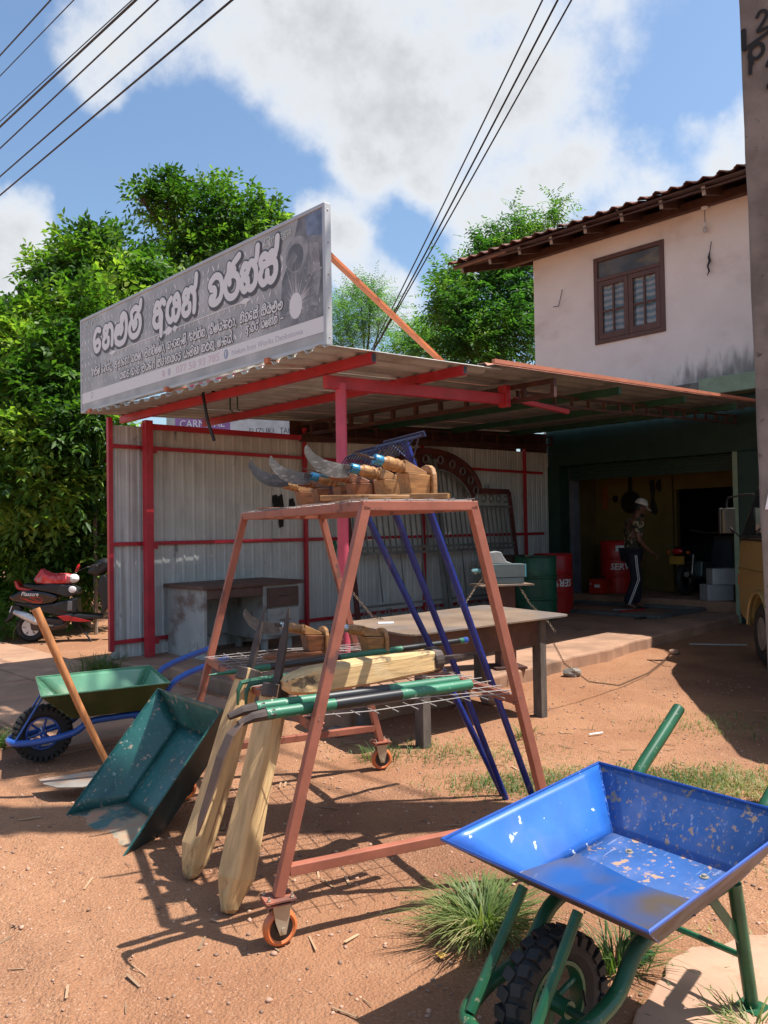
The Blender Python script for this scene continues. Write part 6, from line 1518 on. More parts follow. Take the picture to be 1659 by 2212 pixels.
font_text('panel_script', 'Pleasure', m_white, sc_, (-.09, -.138, .625), (1, 0, -.05), (0, 0, 1), .075, .22, shear=.3, bold=.001, world=False)
b = MB()
for k, pts in enumerate(([(-.10, .60), (.0, .56), (.10, .53), (.18, .56), (.12, .60), (.02, .60)], [(-.04, .59), (.05, .55), (.12, .545)], [(.03, .60), (.11, .555), (.17, .53), (.05, .535)])):
    ribbon(b, smooth(pts), .005, lambda x, y, o: (x, -.1365-o, y), .001+.0004*k)
b.build('panel_graphic', m_redpaint, sc_)
bg_ = thing('plastic_bag', 'crumpled red and clear plastic bag of shopping on the scooter seat', 'bag', (-4.55, 10.60, .76), XF_s)
vs = []; fs = []; n1, n2 = 22, 12
for i in range(n2+1):
    p = math.pi*i/n2
    for k in range(n1):
        a = 2*math.pi*k/n1
        q = Vector((.29*math.sin(p)*math.cos(a), .125*math.sin(p)*math.sin(a), .085*math.cos(p)))
        nzv = mnoise.noise(q*9+Vector((3, 1, 2)))*.035+mnoise.noise(q*22)*.02
        q *= 1+nzv*6*.35; q.z = max(q.z, -.06)
        if q.x < -.1 and q.z > .0: q.z += .09*max(0, 1-abs(q.x+.17)/.09)
        vs.append((q.x+.17, q.y, q.z+.065))
for i in range(n2):
    for k in range(n1): fs.append((i*n1+k, (i+1)*n1+k, (i+1)*n1+(k+1) % n1, i*n1+(k+1) % n1))
MB().add(vs, fs).build('bag_body', m_bag, bg_)
MB().ell((.40, -.02, .07), (.07, .08, .06), 12, 8).build('clear_bundle', m_white, bg_)

# ---------------------------------------------------------------- van
VY = math.atan2(.98, .2)
vn = thing('van', 'ochre yellow van with side mirror parked beside the garage, half hidden by the concrete pole', 'van', (3.70, 7.86, 0), VY)
# local: x forward, y left (towards the camera side); left side plane at y = .02
prof = [(.80, .42), (.86, .55), (.86, .80), (.83, .96), (.76, 1.22), (.40, 1.50), (-.10, 1.80), (-.30, 1.86), (-1.2, 1.90), (-3.1, 1.88), (-3.25, 1.75), (-3.36, 1.2), (-3.38, .5), (-3.30, .42)]
arch = lambda cx, r: [(cx+r*math.cos(a), .31+r*math.sin(a)) for a in [R(18+144*k/8) for k in range(9)]]
bot = [(x, z) for x, z in prof[::-1][1:0]]
body_poly = prof+[(-2.95, .34)]+arch(-2.55, .40)[::-1]+[(-2.1, .34), (-.48, .34)]+arch(0, .40)[::-1]+[(.45, .34)]
MB().prism(body_poly, (0, .02, 0), (1, 0, 0), (0, 0, 1), 1.56).build('van_body', m_vanpaint, vn, bevel=.035)
for x in (0, -2.55):
    for y in (-.07, -1.48):
        ty = MB().torus((x, y, .32), (0, 1, 0), .235, .088, 32, 10, 1.0).build('wheel', m_rubber, vn, smooth=True)
        sg_ = 1 if y > -.5 else -1
        rm = MB().lathe([(.165, .075*sg_), (.158, .055*sg_), (.12, .045*sg_), (.07, .06*sg_), (.05, .075*sg_), (.0, .078*sg_)], 24, (x, y, .32), (0, 1, 0)).build('wheel_disc', mat('dull_alloy', (.30, .29, .26), .45, metal=.5), ty, smooth=True)
        for k in range(12):
            a = k*math.pi/6; MB().box((x+.118*math.cos(a), y+.052*sg_, .32+.118*math.sin(a)), (.055, .012, .020), Matrix.Rotation(-a, 3, 'Y')).build('disc_slot', m_vantrim, rm)
MB().prism([(.30, 1.26), (.62, 1.26), (.18, 1.56), (-.10, 1.74), (-.62, 1.76), (-.64, 1.26)], (0, .033, 0), (1, 0, 0), (0, 0, 1), .010).build('door_window_frame', m_vantrim, vn)
MB().prism([(.20, 1.29), (.52, 1.29), (.14, 1.54), (-.11, 1.70), (-.58, 1.72), (-.60, 1.29)], (0, .037, 0), (1, 0, 0), (0, 0, 1), .004).build('door_window', m_glass, vn)
MB().prism([(-.80, 1.26), (-2.9, 1.26), (-2.9, 1.74), (-.80, 1.76)], (0, .033, 0), (1, 0, 0), (0, 0, 1), .010).build('side_window', m_glass, vn)
MB().add([(.775, -.02, 1.24), (.775, -1.5, 1.24), (-.06, -1.42, 1.80), (-.06, -.10, 1.80)], [(0, 1, 2, 3)]).build('windscreen', m_glass, vn)
MB().bar((.66, .026, 1.24), (-.66, .026, 1.24), .012, .02).build('waist_trim', m_vantrim, vn)
MB().bar((.84, .026, .93), (-3.3, .026, .93), .006, .012).build('side_crease', mat('van_crease', (.24, .155, .045), .4), vn)
b = MB(); pa = [(0+.42*math.cos(a), .31+.42*math.sin(a)) for a in [R(8+164*k/12) for k in range(13)]]
MB().tube([(x, .028, z) for x, z in pa], .022, 6).build('wheel_arch_lip', m_vanpaint, vn, smooth=True)
MB().bar((.86, .0, .5), (.86, -1.54, .5), .10, .22).build('front_bumper', m_vantrim, vn, bevel=.02)
MB().box((.85, -.02, .80), (.05, .08, .12)).build('corner_lamp', m_amber, vn, bevel=.01)
MB().box((-.48, .035, 1.10), (.14, .03, .035)).build('door_handle', m_vantrim, vn, bevel=.008)
MB().bar((-.66, .024, .42), (-.66, .024, 1.80), .006, .008, up=(1, 0, 0)).build('door_gap', m_vantrim, vn)
ms = MB().tube([(.05, .03, 1.70), (.12, .10, 1.70), (.40, .20, 1.68), (.42, .21, 1.62), (.42, .21, 1.56)], .010, 8).build('mirror_arm', m_vantrim, vn, smooth=True)
MB().tube([(.42, .21, 1.40), (.30, .12, 1.28), (.30, .04, 1.26)], .008, 6).build('mirror_arm', m_vantrim, vn)
MB().box((.43, .21, 1.44), (.06, .16, .27)).build('mirror_shell', m_vantrim, ms, bevel=.015)
MB().box((.397, .21, 1.44), (.006, .145, .25)).build('mirror_face', m_mirror, ms)

# ---------------------------------------------------------------- concrete pole
cpl = thing('concrete_pole', 'tall weathered concrete utility pole with black painted numbers at the right edge', 'pole', (1.95, 3.85, 0))
a0, a1 = Vector((1.825, 3.8, -.3)), Vector((1.695, 3.8, 8.4))   # left front edge
vs = []; fs = []; nz_ = 40; PCS, PSN = math.cos(R(27)), math.sin(R(27))
for k in range(nz_+1):
    f = k/nz_; e = a0.lerp(a1, f); wx, wy = .36-.03*f, .30
    loop = [(q*PCS+w2*PSN, -q*PSN+w2*PCS) for q, w2 in ((0, 0), (wx*.5, -.004), (wx, 0), (wx+.005, wy*.5), (wx, wy), (wx*.5, wy+.004), (0, wy), (-.004, wy*.5))]
    for dx, dy in loop:
        vs.append((e.x+dx+.006*mnoise.noise((dx*9, dy*9, k*.9)), e.y+dy+.006*mnoise.noise((dx*9+5, dy*9, k*.9)), e.z))
for k in range(nz_):
    for i in range(8): fs.append((k*8+i, k*8+(i+1) % 8, (k+1)*8+(i+1) % 8, (k+1)*8+i))
fs.append(tuple(nz_*8+i for i in range(8)))
MB().add(vs, fs).build('pole_shaft', m_concrete, cpl, world=True, bevel=.012)
def polemark(strokes, ox, oz, sc2, hw, nm='painted_number'):
    b = MB()
    for k, s_ in enumerate(strokes):
        ribbon(b, smooth([(x*sc2, z*sc2) for x, z in s_]), hw, lambda x, y, o: Vector((1.8206-.0149*(oz+y)+(ox+x)*PCS-(o+.009)*PSN, 3.8-(ox+x)*PSN-(o+.009)*PCS, oz+y)), .001+.0006*k)
    b.build(nm, m_blackpaintmark, cpl, world=True)
two = [[(.05, .72), (.2, .95), (.42, .9), (.45, .65), (.2, .25), (.05, .02), (.3, .06), (.6, .12)]]
polemark(two, .07, 3.755, .10, .008); polemark([[(.0, .0), (.5, .25), (1.0, .5), (1.4, .62)]], .02, 3.69, .13, .009)
polemark([[(.1, .1), (.0, .5), (.15, .9), (.5, .95), (.6, .6), (.35, .3), (.12, .35)], [(.05, .5), (.0, -.35)]], .035, 3.60, .10, .009)
polemark([[(.5, .9), (.1, .8), (.1, .5), (.5, .45), (.5, .1), (.05, .05)]], .145, 3.66, .11, .010); polemark(two, .105, 3.475, .15, .012); polemark([[(.0, .0), (.02, .8)]], .012, 3.69, .11, .012)
tag(MB().prism([(.0, .0), (.16, -.01), (.16, .2), (.06, .16), (.02, .10)], (1.812, 3.786, 1.47), (PCS, -PSN, 0), (0, 0, 1), .003).build('torn_notice', m_paper), 'torn white paper notice stuck on the concrete pole', 'notice')

# ---------------------------------------------------------------- power lines
def cable(p, q, r, sag, label, group):
    p, q = Vector(p), Vector(q)
    pts = [p.lerp(q, k/14)-ZV*sag*4*(k/14)*(1-k/14) for k in range(15)]
    tag(MB().tube(pts, r, 6).build('power_line', m_cable, None, smooth=True), label, 'cable', group)

# measured positions
LEFT_LINES = [((1.93, 3.92, 7.93), (-27.11, 34.96, 11.6), 0.0116), ((2.28, 3.94, 7.97), (-27.53, 35.55, 11.52), 0.0082), ((3.1, 3.96, 8.03), (-28.43, 37.15, 11.38), 0.0082), ((3.14, 3.96, 8.11), (-28.47, 37.25, 11.03), 0.0182), ((3.47, 3.94, 8.32), (-28.84, 37.91, 10.21), 0.0133), ((4.09, 3.96, 8.36), (-29.5, 39.21, 10.14), 0.0149), ((4.5, 3.96, 8.42), (-29.91, 40.03, 9.88), 0.0166)]
RIGHT_LINES = [((4.07, 4.86, 10.81), (-0.57, 17.98, 4.83), 0.013), ((4.35, 4.86, 10.74), (-0.49, 17.98, 4.92), 0.0155), ((4.71, 4.86, 10.81), (-0.58, 17.98, 4.8), 0.013)]
TREE_A = [(-4.18, 12.2, 5.38, 0.62, 357), (-3.78, 12.4, 5.22, 0.54, 280), (-4.61, 12.2, 5.67, 0.41, 195), (-4.85, 12.0, 5.36, 0.33, 144), (-4.7, 11.6, 4.57, 0.5, 280), (-4.15, 11.6, 4.56, 0.57, 323), (-3.67, 12.0, 4.52, 0.46, 212), (-5.0, 11.2, 3.93, 0.51, 289), (-4.41, 11.2, 3.85, 0.51, 289), (-5.32, 11.2, 4.26, 0.36, 170), (-5.13, 11.5, 4.61, 0.28, 102), (-4.99, 10.9, 3.43, 0.5, 272), (-4.36, 10.9, 3.48, 0.5, 272), (-4.55, 10.6, 2.81, 0.48, 280), (-3.97, 10.7, 2.94, 0.41, 212), (-5.03, 10.7, 2.64, 0.47, 238), (-5.02, 10.8, 2.09, 0.56, 280), (-4.49, 10.9, 2.15, 0.56, 280), (-4.06, 11.2, 2.35, 0.36, 170), (-5.1, 11.4, 1.46, 0.61, 323), (-4.48, 11.6, 1.58, 0.53, 280), (-4.22, 11.8, 1.1, 0.45, 212), (-5.49, 11.8, 0.78, 0.58, 280), (-4.85, 11.9, 0.83, 0.58, 280), (-5.82, 11.5, 1.47, 0.56, 212), (-5.78, 11.2, 3.76, 0.6, 212), (-4.43, 12.2, 6.03, 0.17, 42), (-5.24, 12.0, 5.5, 0.12, 25)]
TREE_B = [(-3.27, 14.0, 7.05, 0.6, 280), (-3.75, 13.8, 7.18, 0.33, 110), (-3.79, 13.8, 7.43, 0.22, 68), (-2.62, 14.0, 6.96, 0.6, 280), (-2.01, 13.8, 6.79, 0.36, 127), (-2.95, 14.0, 6.22, 0.72, 323), (-2.23, 13.6, 6.15, 0.44, 170), (-3.61, 14.0, 6.31, 0.53, 204), (-3.4, 13.8, 5.51, 0.67, 255), (-2.56, 13.6, 5.59, 0.59, 221), (-3.97, 13.8, 5.35, 0.6, 221), (-4.13, 13.6, 7.21, 0.15, 29), (-1.76, 13.7, 6.66, 0.18, 42)]
TREE_C = [(2.65, 19.0, 6.76, 1.05, 330), (1.92, 18.5, 6.3, 0.65, 190), (3.33, 19.0, 7.42, 0.72, 230), (2.88, 18.5, 5.74, 0.97, 300), (2.01, 18.5, 5.54, 0.7, 200), (3.53, 19.0, 6.52, 0.66, 180), (2.67, 19.0, 7.88, 0.44, 110), (1.61, 18.5, 6.85, 0.38, 80)]
TREE_C_SHOOTS = [((3.17, 19.0, 7.87), (3.27, 19.0, 9.05)), ((2.83, 19.0, 7.43), (2.93, 19.0, 8.66)), ((4.18, 19.0, 8.3), (4.22, 19.0, 9.2)), ((3.68, 19.0, 8.31), (3.8, 19.0, 8.59)), ((1.81, 19.0, 6.77), (1.53, 19.0, 7.73)), ((1.52, 19.0, 6.1), (1.4, 19.0, 6.72)), ((2.56, 19.0, 7.88), (2.45, 19.0, 8.27)), ((2.21, 19.0, 7.21), (1.99, 19.0, 7.55)), ((3.45, 19.0, 8.09), (3.57, 19.0, 8.53))]
TREE_D = [(-0.57, 23.0, 7.88, 0.67, 299), (-1.05, 23.0, 7.35, 0.67, 299), (-0.03, 23.0, 7.53, 0.53, 206), (-1.19, 23.0, 6.88, 0.6, 229), (-0.29, 23.0, 8.21, 0.35, 114)]
TREE_E = [(1.19, 25.0, 7.31, 0.65, 220), (1.7, 25.0, 7.15, 0.65, 220), (0.82, 25.0, 7.02, 0.58, 180)]
lnames = ['thin outermost black cable at the far upper left', 'second black cable from the upper left corner', 'thin black cable just above the thick left cable', 'thick black cable crossing the upper left sky', 'black cable just below the thick left cable', 'second lowest black cable of the left group', 'lowest black cable of the left group, nearest the sign']
for (p, q, r), lb in zip(LEFT_LINES, lnames): cable(p, q, r, .0, lb, 'power lines along the shop front')
for (p, q, r), lb in zip(RIGHT_LINES, ('left black cable of the three running down behind the canopy', 'thick middle cable of the three running down behind the canopy', 'right black cable of the three running down behind the canopy')): cable(p, q, r, .10, lb, 'power lines above the house side')

# ---------------------------------------------------------------- trees
def foliage(clumps, m, parent, name='crown', leaf=(.11, .042), per=7, L=.30, flat=1., droop=.25, seed=1, spread=1., hollow=2.4):
    g = np.random.default_rng(seed); P, D = [], []
    for (x, y, z, R_, n) in clumps:
        d = g.normal(size=(n, 3)); d /= np.linalg.norm(d, axis=1)[:, None]
        rad = g.random(n)**(1/hollow)*R_*(1+.25*g.standard_normal(n)*.6)
        P.append(np.array((x, y, z))+d*rad[:, None]*np.array((1, 1, flat)))
        a = d*.8+g.normal(size=(n, 3))*.45+np.array((0, 0, .30)); D.append(a/np.linalg.norm(a, axis=1)[:, None])
    P, D = np.concatenate(P), np.concatenate(D); n = len(P)
    up = np.tile((0, 0, 1.), (n, 1))+g.normal(size=(n, 3))*.35
    S = np.cross(D, up); S /= np.linalg.norm(S, axis=1)[:, None]+1e-9; U2 = np.cross(S, D)
    Ls = L*(.65+.7*g.random(n)); V = []
    for k in range(per):
        f = (k+.6)/per; sd = 1 if k % 2 else -1
        last = (k == per-1)
        base = P+D*(Ls*f)[:, None]-np.array((0, 0, 1))*(droop*Ls*f*f)[:, None]
        ax = D*(.55 if not last else 1.)+S*(0 if last else sd*.85*spread)-np.array((0, 0, 1))*droop*.9+g.normal(size=(n, 3))*.22
        ax /= np.linalg.norm(ax, axis=1)[:, None]
        nn = U2+g.normal(size=(n, 3))*.35; w = np.cross(ax, nn); w /= np.linalg.norm(w, axis=1)[:, None]+1e-9; nn = np.cross(w, ax)
        l = leaf[0]*(.7+.6*g.random(n)); wd = leaf[1]*(.75+.5*g.random(n))
        mid = base+ax*(l*.45)[:, None]
        V.append(np.stack([base, mid+w*(wd*.5)[:, None]+nn*(wd*.14)[:, None], base+ax*l[:, None]-np.array((0, 0, 1))*(l*.12)[:, None], mid-w*(wd*.5)[:, None]+nn*(wd*.14)[:, None]], axis=1))
    V = np.stack(V, axis=1).reshape(-1, 3); nl = len(V)//4
    me = bpy.data.meshes.new(name); me.vertices.add(len(V)); me.vertices.foreach_set('co', V.astype(np.float32).ravel())
    base = np.arange(nl)*4
    F = np.stack([base, base+1, base+2, base, base+2, base+3], axis=1).ravel()
    me.loops.add(nl*6); me.loops.foreach_set('vertex_index', F.astype(np.int32))
    me.polygons.add(nl*2); me.polygons.foreach_set('loop_start', (np.arange(nl*2)*3).astype(np.int32)); me.polygons.foreach_set('loop_total', np.full(nl*2, 3, np.int32))
    me.update(calc_edges=True); me.materials.append(m)
    o = bpy.data.objects.new(name, me); COL.objects.link(o)
    if parent is not None:
        o.parent = parent; o.matrix_parent_inverse = Matrix.Translation(parent.location).inverted(); XF[o] = XF[parent]
    return o
def limbs(root, base, forks, clumps, r0, m, seed):
    g = random.Random(seed); base = Vector(base); b = MB()
    fk = [Vector(f) for f in forks]
    b.tube([base+(fk[0]-base)*k/5+Vector((g.uniform(-.04, .04), g.uniform(-.04, .04), 0))*(k > 0) for k in range(6)], [r0*(1.25-.09*k) for k in range(6)], 10)
    b.build('trunk', m, root, world=True, smooth=True); b = MB()
    for (x, y, z, R_, n) in clumps:
        e = Vector((x, y, z)); s = min(fk, key=lambda f: (f-e).length-.3*f.z); mid_ = s.lerp(e, .5)+Vector((g.uniform(-.15, .15), g.uniform(-.1, .1), g.uniform(-.05, .2)))
        pts = arc_pts([s, mid_, e], 4); r1 = min(r0*.38, .05)
        b.tube(pts, [r1*(1-.75*i/(len(pts)-1)) for i in range(len(pts))], 6)
        for k in range(4):
            d = Vector((g.gauss(0, 1), g.gauss(0, 1), g.gauss(.3, .8))).normalized()*R_*.85
            b.tube([e.lerp(s, .12), e+d*.5, e+d], [r1*.3, r1*.2, .003], 5)
    for a, c in zip(fk[:-1], fk[1:]): b.tube([a, c], [r0*.8, r0*.5], 8)
    b.build('limbs', m, root, world=True, smooth=True)
ta = thing('tree', 'broad glossy leaved tree filling the left side behind the scooter', 'tree', (-4.7, 12.3, 0))
limbs(ta, (-4.7, 12.3, -.1), [(-4.6, 12.2, 1.9), (-4.5, 12.0, 3.4), (-4.3, 12.1, 4.6)], TREE_A, .12, m_barkpale, 1)
foliage(TREE_A, m_leaf, ta, leaf=(.125, .060), per=7, L=.30, seed=3, droop=.3)
tb2 = thing('tree', 'darker tree with dense round crown rising behind the left end of the sign', 'tree', (-3.1, 14.2, 0))
limbs(tb2, (-3.1, 14.2, -.1), [(-3.05, 14.1, 3.0), (-3.0, 14.0, 4.8), (-2.95, 14.0, 6.0)], TREE_B, .15, m_bark, 2)
foliage(TREE_B, m_leafdark, tb2, leaf=(.115, .052), per=8, L=.28, seed=4, droop=.2)
tc_ = thing('tree', 'feathery leaved tree beside the pink house wall', 'tree', (2.7, 19.0, 0))
SH = [(b_[0], b_[1], b_[2], .12, 12) for a_, b_ in TREE_C_SHOOTS]
limbs(tc_, (2.7, 19.0, -.1), [(2.7, 19, 3.2), (2.75, 19, 5.2)], TREE_C, .14, m_bark, 5)
foliage(TREE_C, m_feather, tc_, leaf=(.15, .048), per=13, L=.55, seed=6, droop=.35, spread=1.3)
shoot = MB(); SHC = []
for a_, b_ in TREE_C_SHOOTS:
    a_, b_ = Vector(a_), Vector(b_); shoot.tube([a_, a_.lerp(b_, .5)+Vector((.03, 0, 0)), b_], [.03, .02, .006], 6)
    for k in range(10):
        q = a_.lerp(b_, .1+.9*k/9); SHC.append((q.x, q.y, q.z, .10, 7))
shoot.build('shoots', m_barkpale, tc_, world=True, smooth=True)
foliage(SHC, m_feather, tc_, name='shoot_leaves', leaf=(.12, .036), per=13, L=.55, seed=8, droop=.30, spread=1.5)
td = thing('tree', 'pale feathery acacia beyond the canopy, right of the sign', 'tree', (-.5, 23, 0))
limbs(td, (-.5, 23, -.1), [(-.5, 23, 3.5), (-.55, 23, 5.8)], TREE_D, .12, m_bark, 9)
foliage(TREE_D, m_feather2, td, leaf=(.09, .022), per=15, L=.55, seed=10, droop=.2, spread=1.5)
te = thing('tree', 'small pale feathery tree beyond the canopy, between the acacia and the house', 'tree', (1.2, 25, 0))
limbs(te, (1.2, 25, -.1), [(1.2, 25, 3.5), (1.25, 25, 5.6)], TREE_E, .12, m_bark, 12)
foliage(TREE_E, m_feather2, te, leaf=(.12, .04), per=13, L=.55, seed=13, droop=.3, spread=1.4)
sh = thing('shrub', 'light green leafy shrub at the left edge beside the scooter', 'shrub', (-5.6, 11.0, 0))
foliage([(-5.55, 11.0, .35, .26, 60), (-5.3, 11.1, .25, .2, 40), (-5.75, 11.1, .55, .22, 40)], m_shrub, sh, name='leaves', leaf=(.10, .05), per=6, L=.22, seed=14)
MB().tube([(-5.55, 11.0, 0), (-5.55, 11.0, .5)], [.012, .005], 6).build('stem', m_barkpale, sh, world=True)
# the far side of the lot is closed by more greenery
hg = thing('hedge', 'dark green hedge closing the lot far behind the trees', 'hedge', (-6, 15.5, 0))
HC = [(-9+1.1*k, 15.6+.3*math.sin(k), .9+.25*math.sin(k*2.1), .85, 150) for k in range(10)]+[(-9+1.1*k, 15.8, 2.1+.3*math.sin(k*1.3), .7, 110) for k in range(10)]
foliage(HC, m_leafdark, hg, name='hedge_leaves', leaf=(.14, .06), per=7, L=.3, seed=15)
# unseen tree, placed and shaped to dapple the paving with shade
SHT = [(1.1, 7.0, 9.0, .75, 170), (.45, 6.3, 9.2, .6, 120), (1.5, 5.7, 9.1, .4, 60), (2.75, 4.85, 9.0, .34, 60), (2.2, 7.6, 9.2, .6, 90), (3.4, 8.4, 9.4, .8, 150), (4.4, 9.0, 9.6, .9, 200), (5.4, 9.8, 9.9, 1.1, 260), (6.2, 10.2, 9.0, .9, 170), (5.4, 9.6, 11.0, 1.0, 200)]
ts = thing('tree', 'unseen tall tree, its boughs placed above the frame to shade the shop front', 'tree', (5.35, 10.2, 0))
limbs(ts, (5.35, 10.2, -.1), [(5.35, 10.1, 4.0), (5.3, 10.0, 6.5), (5.0, 9.6, 8.6)], SHT, .16, m_bark, 16)
foliage(SHT, m_leaf, ts, leaf=(.15, .065), per=8, L=.36, seed=17, flat=.6)
# unseen shed added on the right, roof outline shaped for the yard's shade
nb = thing('added_shade_shed', 'unseen sheet roofed shed added right of the van to shade the ground', 'shed', (7, 6.5, 0))
MB().prism([(5.76, 9.75), (5.60, 8.6), (5.42, 8.3), (5.45, 7.75), (5.25, 7.5), (4.95, 5.1), (4.72, 3.2), (9.2, 2.6), (9.4, 6.5), (6.6, 9.6)], (0, 0, 4.98), (1, 0, 0), (0, 1, 0), .04).build('shed_roof', m_roof_under, nb, world=True)
for x, y in ((5.9, 9.3), (5.3, 5.2), (5.1, 3.5), (9.0, 3.0), (9.1, 6.3)): MB().bar((x, y, 0), (x, y, 4.97), .1, .1, up=UX).build('shed_post', m_brown_steel, nb, world=True)
MB().bar((6.9, 4.0, 1.2), (9.1, 6.0, 1.2), .1, 2.4).build('shed_wall', m_concrete, nb, world=True)
# lean-to behind the wall end
ln = thing('lean_to', 'small rusty lean-to roof on a thin post behind the end of the sheet wall', 'lean-to', (-4.0, 11.4, 0))
MB().add([(-4.75, 11.2, 2.46), (-3.2, 11.2, 2.60), (-3.2, 12.6, 2.72), (-4.75, 12.6, 2.60)], [(0, 1, 2, 3)]).build('lean_to_sheet', m_roof_under, ln, world=True)
MB().bar((-4.25, 11.25, 2.42), (-3.2, 11.25, 2.54), .05, .06).build('lean_to_beam', m_red, ln, world=True)
MB().bar((-4.15, 11.3, 2.2), (-3.2, 11.3, 2.26), .05, .08).build('lean_to_beam', m_oxide, ln, world=True)
MB().tube([(-4.12, 11.35, 0), (-4.12, 11.35, 2.42)], .03, 8).build('lean_to_post', m_barkpale, ln, world=True)

# ---------------------------------------------------------------- grass, gravel, litter
def blades(name, pos, h, lean_, w, m, seed, tuft=False):
    g = np.random.default_rng(seed); n = len(pos); pos = np.asarray(pos, float)
    a = g.random(n)*2*math.pi; d = np.stack([np.cos(a), np.sin(a), np.zeros(n)], 1)
    if tuft is not False:
        o = pos-np.array(tuft); o[:, 2] = 0; o /= np.linalg.norm(o, axis=1)[:, None]+1e-6; d = d*.55+o; d /= np.linalg.norm(d, axis=1)[:, None]
    H = h*(.5+.8*g.random(n)); ln_ = lean_*(.4+1.*g.random(n)); s = np.stack([-d[:, 1], d[:, 0], np.zeros(n)], 1)*w*(.6+.8*g.random(n))[:, None]
    z = np.array((0, 0, 1.))
    def at(f): return pos+d*(H*ln_*f*f)[:, None]+z*(H*f*(1-.42*ln_*f*f))[:, None]
    p0, p1, p2, p3 = at(0.), at(.45), at(.78), at(1.)
    V = np.stack([p0-s, p0+s, p1-s*.9, p1+s*.9, p2-s*.6, p2+s*.6, p3], 1).reshape(-1, 3)
    me = bpy.data.meshes.new(name); b = np.arange(n)*7
    T = np.array([(0, 1, 3), (0, 3, 2), (2, 3, 5), (2, 5, 4), (4, 5, 6)])
    F = (b[:, None, None]+T[None]).reshape(-1)
    me.vertices.add(len(V)); me.vertices.foreach_set('co', V.astype(np.float32).ravel())
    nf = len(F)//3; me.loops.add(len(F)); me.loops.foreach_set('vertex_index', F.astype(np.int32)); me.polygons.add(nf)
    me.polygons.foreach_set('loop_start', (np.arange(nf)*3).astype(np.int32)); me.polygons.foreach_set('loop_total', np.full(nf, 3, np.int32)); me.update(calc_edges=True)
    me.materials.append(m); o = bpy.data.objects.new(name, me); COL.objects.link(o); return o
def scatter(g, cx, cy, rx, ry, n): 
    q = g.normal(size=(n, 2))*.5; x, y = cx+q[:, 0]*rx, cy+q[:, 1]*ry
    return np.stack([x, y, np.array([gz_(a, b)-.004 for a, b in zip(x, y)])], 1)
g = np.random.default_rng(21)
TUFTS = [(.32, 2.79, .09, 850, .175, 1.15, .0028, 'large bushy grass tuft between the rack and the blue wheelbarrow'), (.72, 2.56, .06, 150, .15, 1.0, .0026, 'small grass tuft behind the wheel of the blue wheelbarrow'), (-2.86, 8.05, .22, 420, .22, .8, .004, 'grass tuft at the foot of the corner post of the sheet wall'),
         (-2.63, 5.35, .12, 220, .12, 1., .003, 'grass tuft at the left edge in front of the green wheelbarrow'), (.99, 2.22, .07, 120, .10, 1., .0025, 'small grass tuft at the bottom right beside the barrow foot'), (1.42, 3.5, .16, 160, .12, .9, .003, 'sparse grass tuft behind the back edge of the blue tray'), (-5.5, 10.7, .4, 500, .35, .8, .005, 'long grass at the left edge near the scooter wheel'),
         (.93, 5.40, .06, 70, .10, .8, .003, 'tiny grass tuft between the legs of the work table'), (-.05, 4.95, .10, 110, .10, .9, .003, 'thin grass tuft in front of the left table leg'), (1.05, 3.35, .04, 40, .16, .7, .003, 'single tall grass sprout just behind the blue tray')]
for x, y, r, n, h, le, w, lb in TUFTS:
    pts = scatter(g, x, y, r, r, n)
    tag(blades('grass_tuft', pts, h, le, w, m_grass, int(n), (x, y, 0)), lb, 'grass tuft')
pts = np.concatenate([scatter(g, 1.25, 4.42, .55, .26, 1900), scatter(g, 1.85, 4.35, .5, .32, 1900), scatter(g, 1.75, 3.75, .45, .4, 2000), scatter(g, .62, 4.38, .35, .22, 800), scatter(g, .25, 5.1, .5, .3, 450), scatter(g, 2.3, 5.6, .6, .4, 500), scatter(g, 1.1, 2.45, .5, .4, 260), scatter(g, .6, 5.0, .5, .3, 350)])
tag(blades('lawn_grass', pts, .045, 1.1, .0022, m_grass, 77), 'low patchy grass on the soil', kind='stuff')
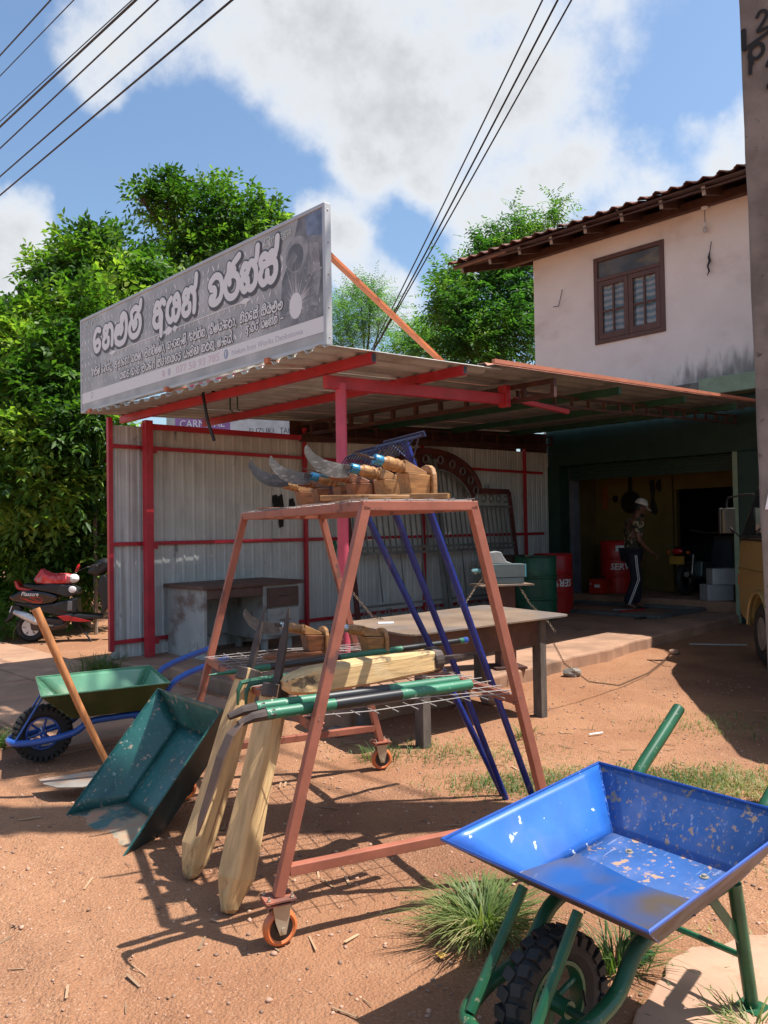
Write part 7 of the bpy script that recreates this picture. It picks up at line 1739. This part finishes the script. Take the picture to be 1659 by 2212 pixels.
def stones(name, n, smin, smax, seed, m, reg):
    g = np.random.default_rng(seed); O_ = np.array([(1, 0, 0), (-1, 0, 0), (0, 1, 0), (0, -1, 0), (0, 0, 1), (0, 0, -1)], float)
    T = np.array([(0, 2, 4), (2, 1, 4), (1, 3, 4), (3, 0, 4), (2, 0, 5), (1, 2, 5), (3, 1, 5), (0, 3, 5)])
    # finer octahedron: split once
    V0 = [tuple(v) for v in O_]; mp = {}; F0 = []
    def mid_(a, b):
        k = (min(a, b), max(a, b))
        if k not in mp:
            v = (np.array(V0[a])+np.array(V0[b])); V0.append(tuple(v/np.linalg.norm(v))); mp[k] = len(V0)-1
        return mp[k]
    for a, b, c in T:
        x, y, z = mid_(a, b), mid_(b, c), mid_(c, a); F0 += [(a, x, z), (b, y, x), (c, z, y), (x, y, z)]
    V0 = np.array(V0); F0 = np.array(F0); nv = len(V0)
    x = reg[0]+(reg[1]-reg[0])*g.random(n); y = reg[2]+(reg[3]-reg[2])*g.random(n)**1.5
    s = smin+(smax-smin)*g.random(n)**4
    sc3 = s[:, None]*(.7+.6*g.random((n, 3)))*np.array((1, 1, .7)); a = g.random(n)*6.28
    V = V0[None]*sc3[:, None]*(1+.18*g.standard_normal((n, nv, 1)))
    c_, s_ = np.cos(a)[:, None], np.sin(a)[:, None]
    X = V[..., 0]*c_-V[..., 1]*s_+x[:, None]; Y = V[..., 0]*s_+V[..., 1]*c_+y[:, None]; Z = V[..., 2]+(np.array([gz_(i, j) for i, j in zip(x, y)])+s*.2)[:, None]
    V = np.stack([X, Y, Z], -1).reshape(-1, 3); F = (F0[None]+(np.arange(n)*nv)[:, None, None]).reshape(-1)
    me = bpy.data.meshes.new(name); me.vertices.add(len(V)); me.vertices.foreach_set('co', V.astype(np.float32).ravel()); nf = len(F)//3
    me.loops.add(len(F)); me.loops.foreach_set('vertex_index', F.astype(np.int32)); me.polygons.add(nf); me.polygons.foreach_set('loop_start', (np.arange(nf)*3).astype(np.int32)); me.polygons.foreach_set('loop_total', np.full(nf, 3, np.int32)); me.update(calc_edges=True)
    me.polygons.foreach_set('use_smooth', [True]*nf); me.materials.append(m); o = bpy.data.objects.new(name, me); COL.objects.link(o); return o
tag(stones('gravel', 12000, .002, .0105, 31, m_pebble, (-3.2, 3.2, 1.5, 7.5)), 'small loose gravel scattered over the soil', kind='stuff')
b = MB()
for k in range(420):
    x, y = rr.uniform(-2.6, 3.6), rr.uniform(1.9, 9.2)
    if y > 5.6 and x < y*.62-3.9+2.6: continue
    a, l_ = rr.uniform(0, 6.28), rr.uniform(.02, .11); z = gz_(x, y)+.006
    d = Vector((math.cos(a)*l_/2, math.sin(a)*l_/2, rr.uniform(-.004, .004)))
    p = Vector((x, y, z)); b.bar(p-d, p+d, rr.uniform(.002, .012), .002)
o = b.build('plant_litter', m_twig, None); tag(o, 'dry twigs and leaf scraps on the soil', kind='stuff')
tag(MB().tube([(1.35, 5.37, .010), (1.45, 5.41, .011)], .006, 8).build('plastic_stick', m_white), 'short white plastic stick on the soil right of the work table', 'stick')
tag(MB().bar((3.55, 9.35, .012), (4.15, 9.20, .014), .03, .012).build('metal_strip', m_alu), 'pale metal strip on the shaded soil before the van', 'strip')
tag(MB().prism([(.16, 0), (.18, .02), (.165, .04), (.145, .03)], (.0, 2.62, .006), (1, 0, 0), (0, 1, 0), .002).build('dry_leaf', mat('yellow_leaf', (.5, .28, .06), .7)), 'small yellow leaf on the soil by the grass tuft', 'leaf')
def rubble(n, seed, label, spots):
    for k, (x, y, r) in enumerate(spots):
        o = MB().ell((0, 0, 0), (r, r*.75, r*.55), 9, 6); gq = random.Random(seed+k)
        o.v = [tuple(Vector(v)*(1+gq.uniform(-.12, .12))) for v in o.v]
        o = o.build('stone', m_concrete if k % 2 else m_pebble, None, smooth=False); o.location = (x, y, r*.3); tag(o, label[k], 'stone')
rubble(4, 5, ('grey rubble lump by the slab edge behind the table legs', 'brown stone below the slab edge right of the table', 'flat brown stone on the shaded soil left of the van', 'small stone by the slab front near the pink post'), [(.85, 6.45, .10), (1.75, 7.55, .09), (3.15, 8.75, .06), (-.35, 5.5, .07)])
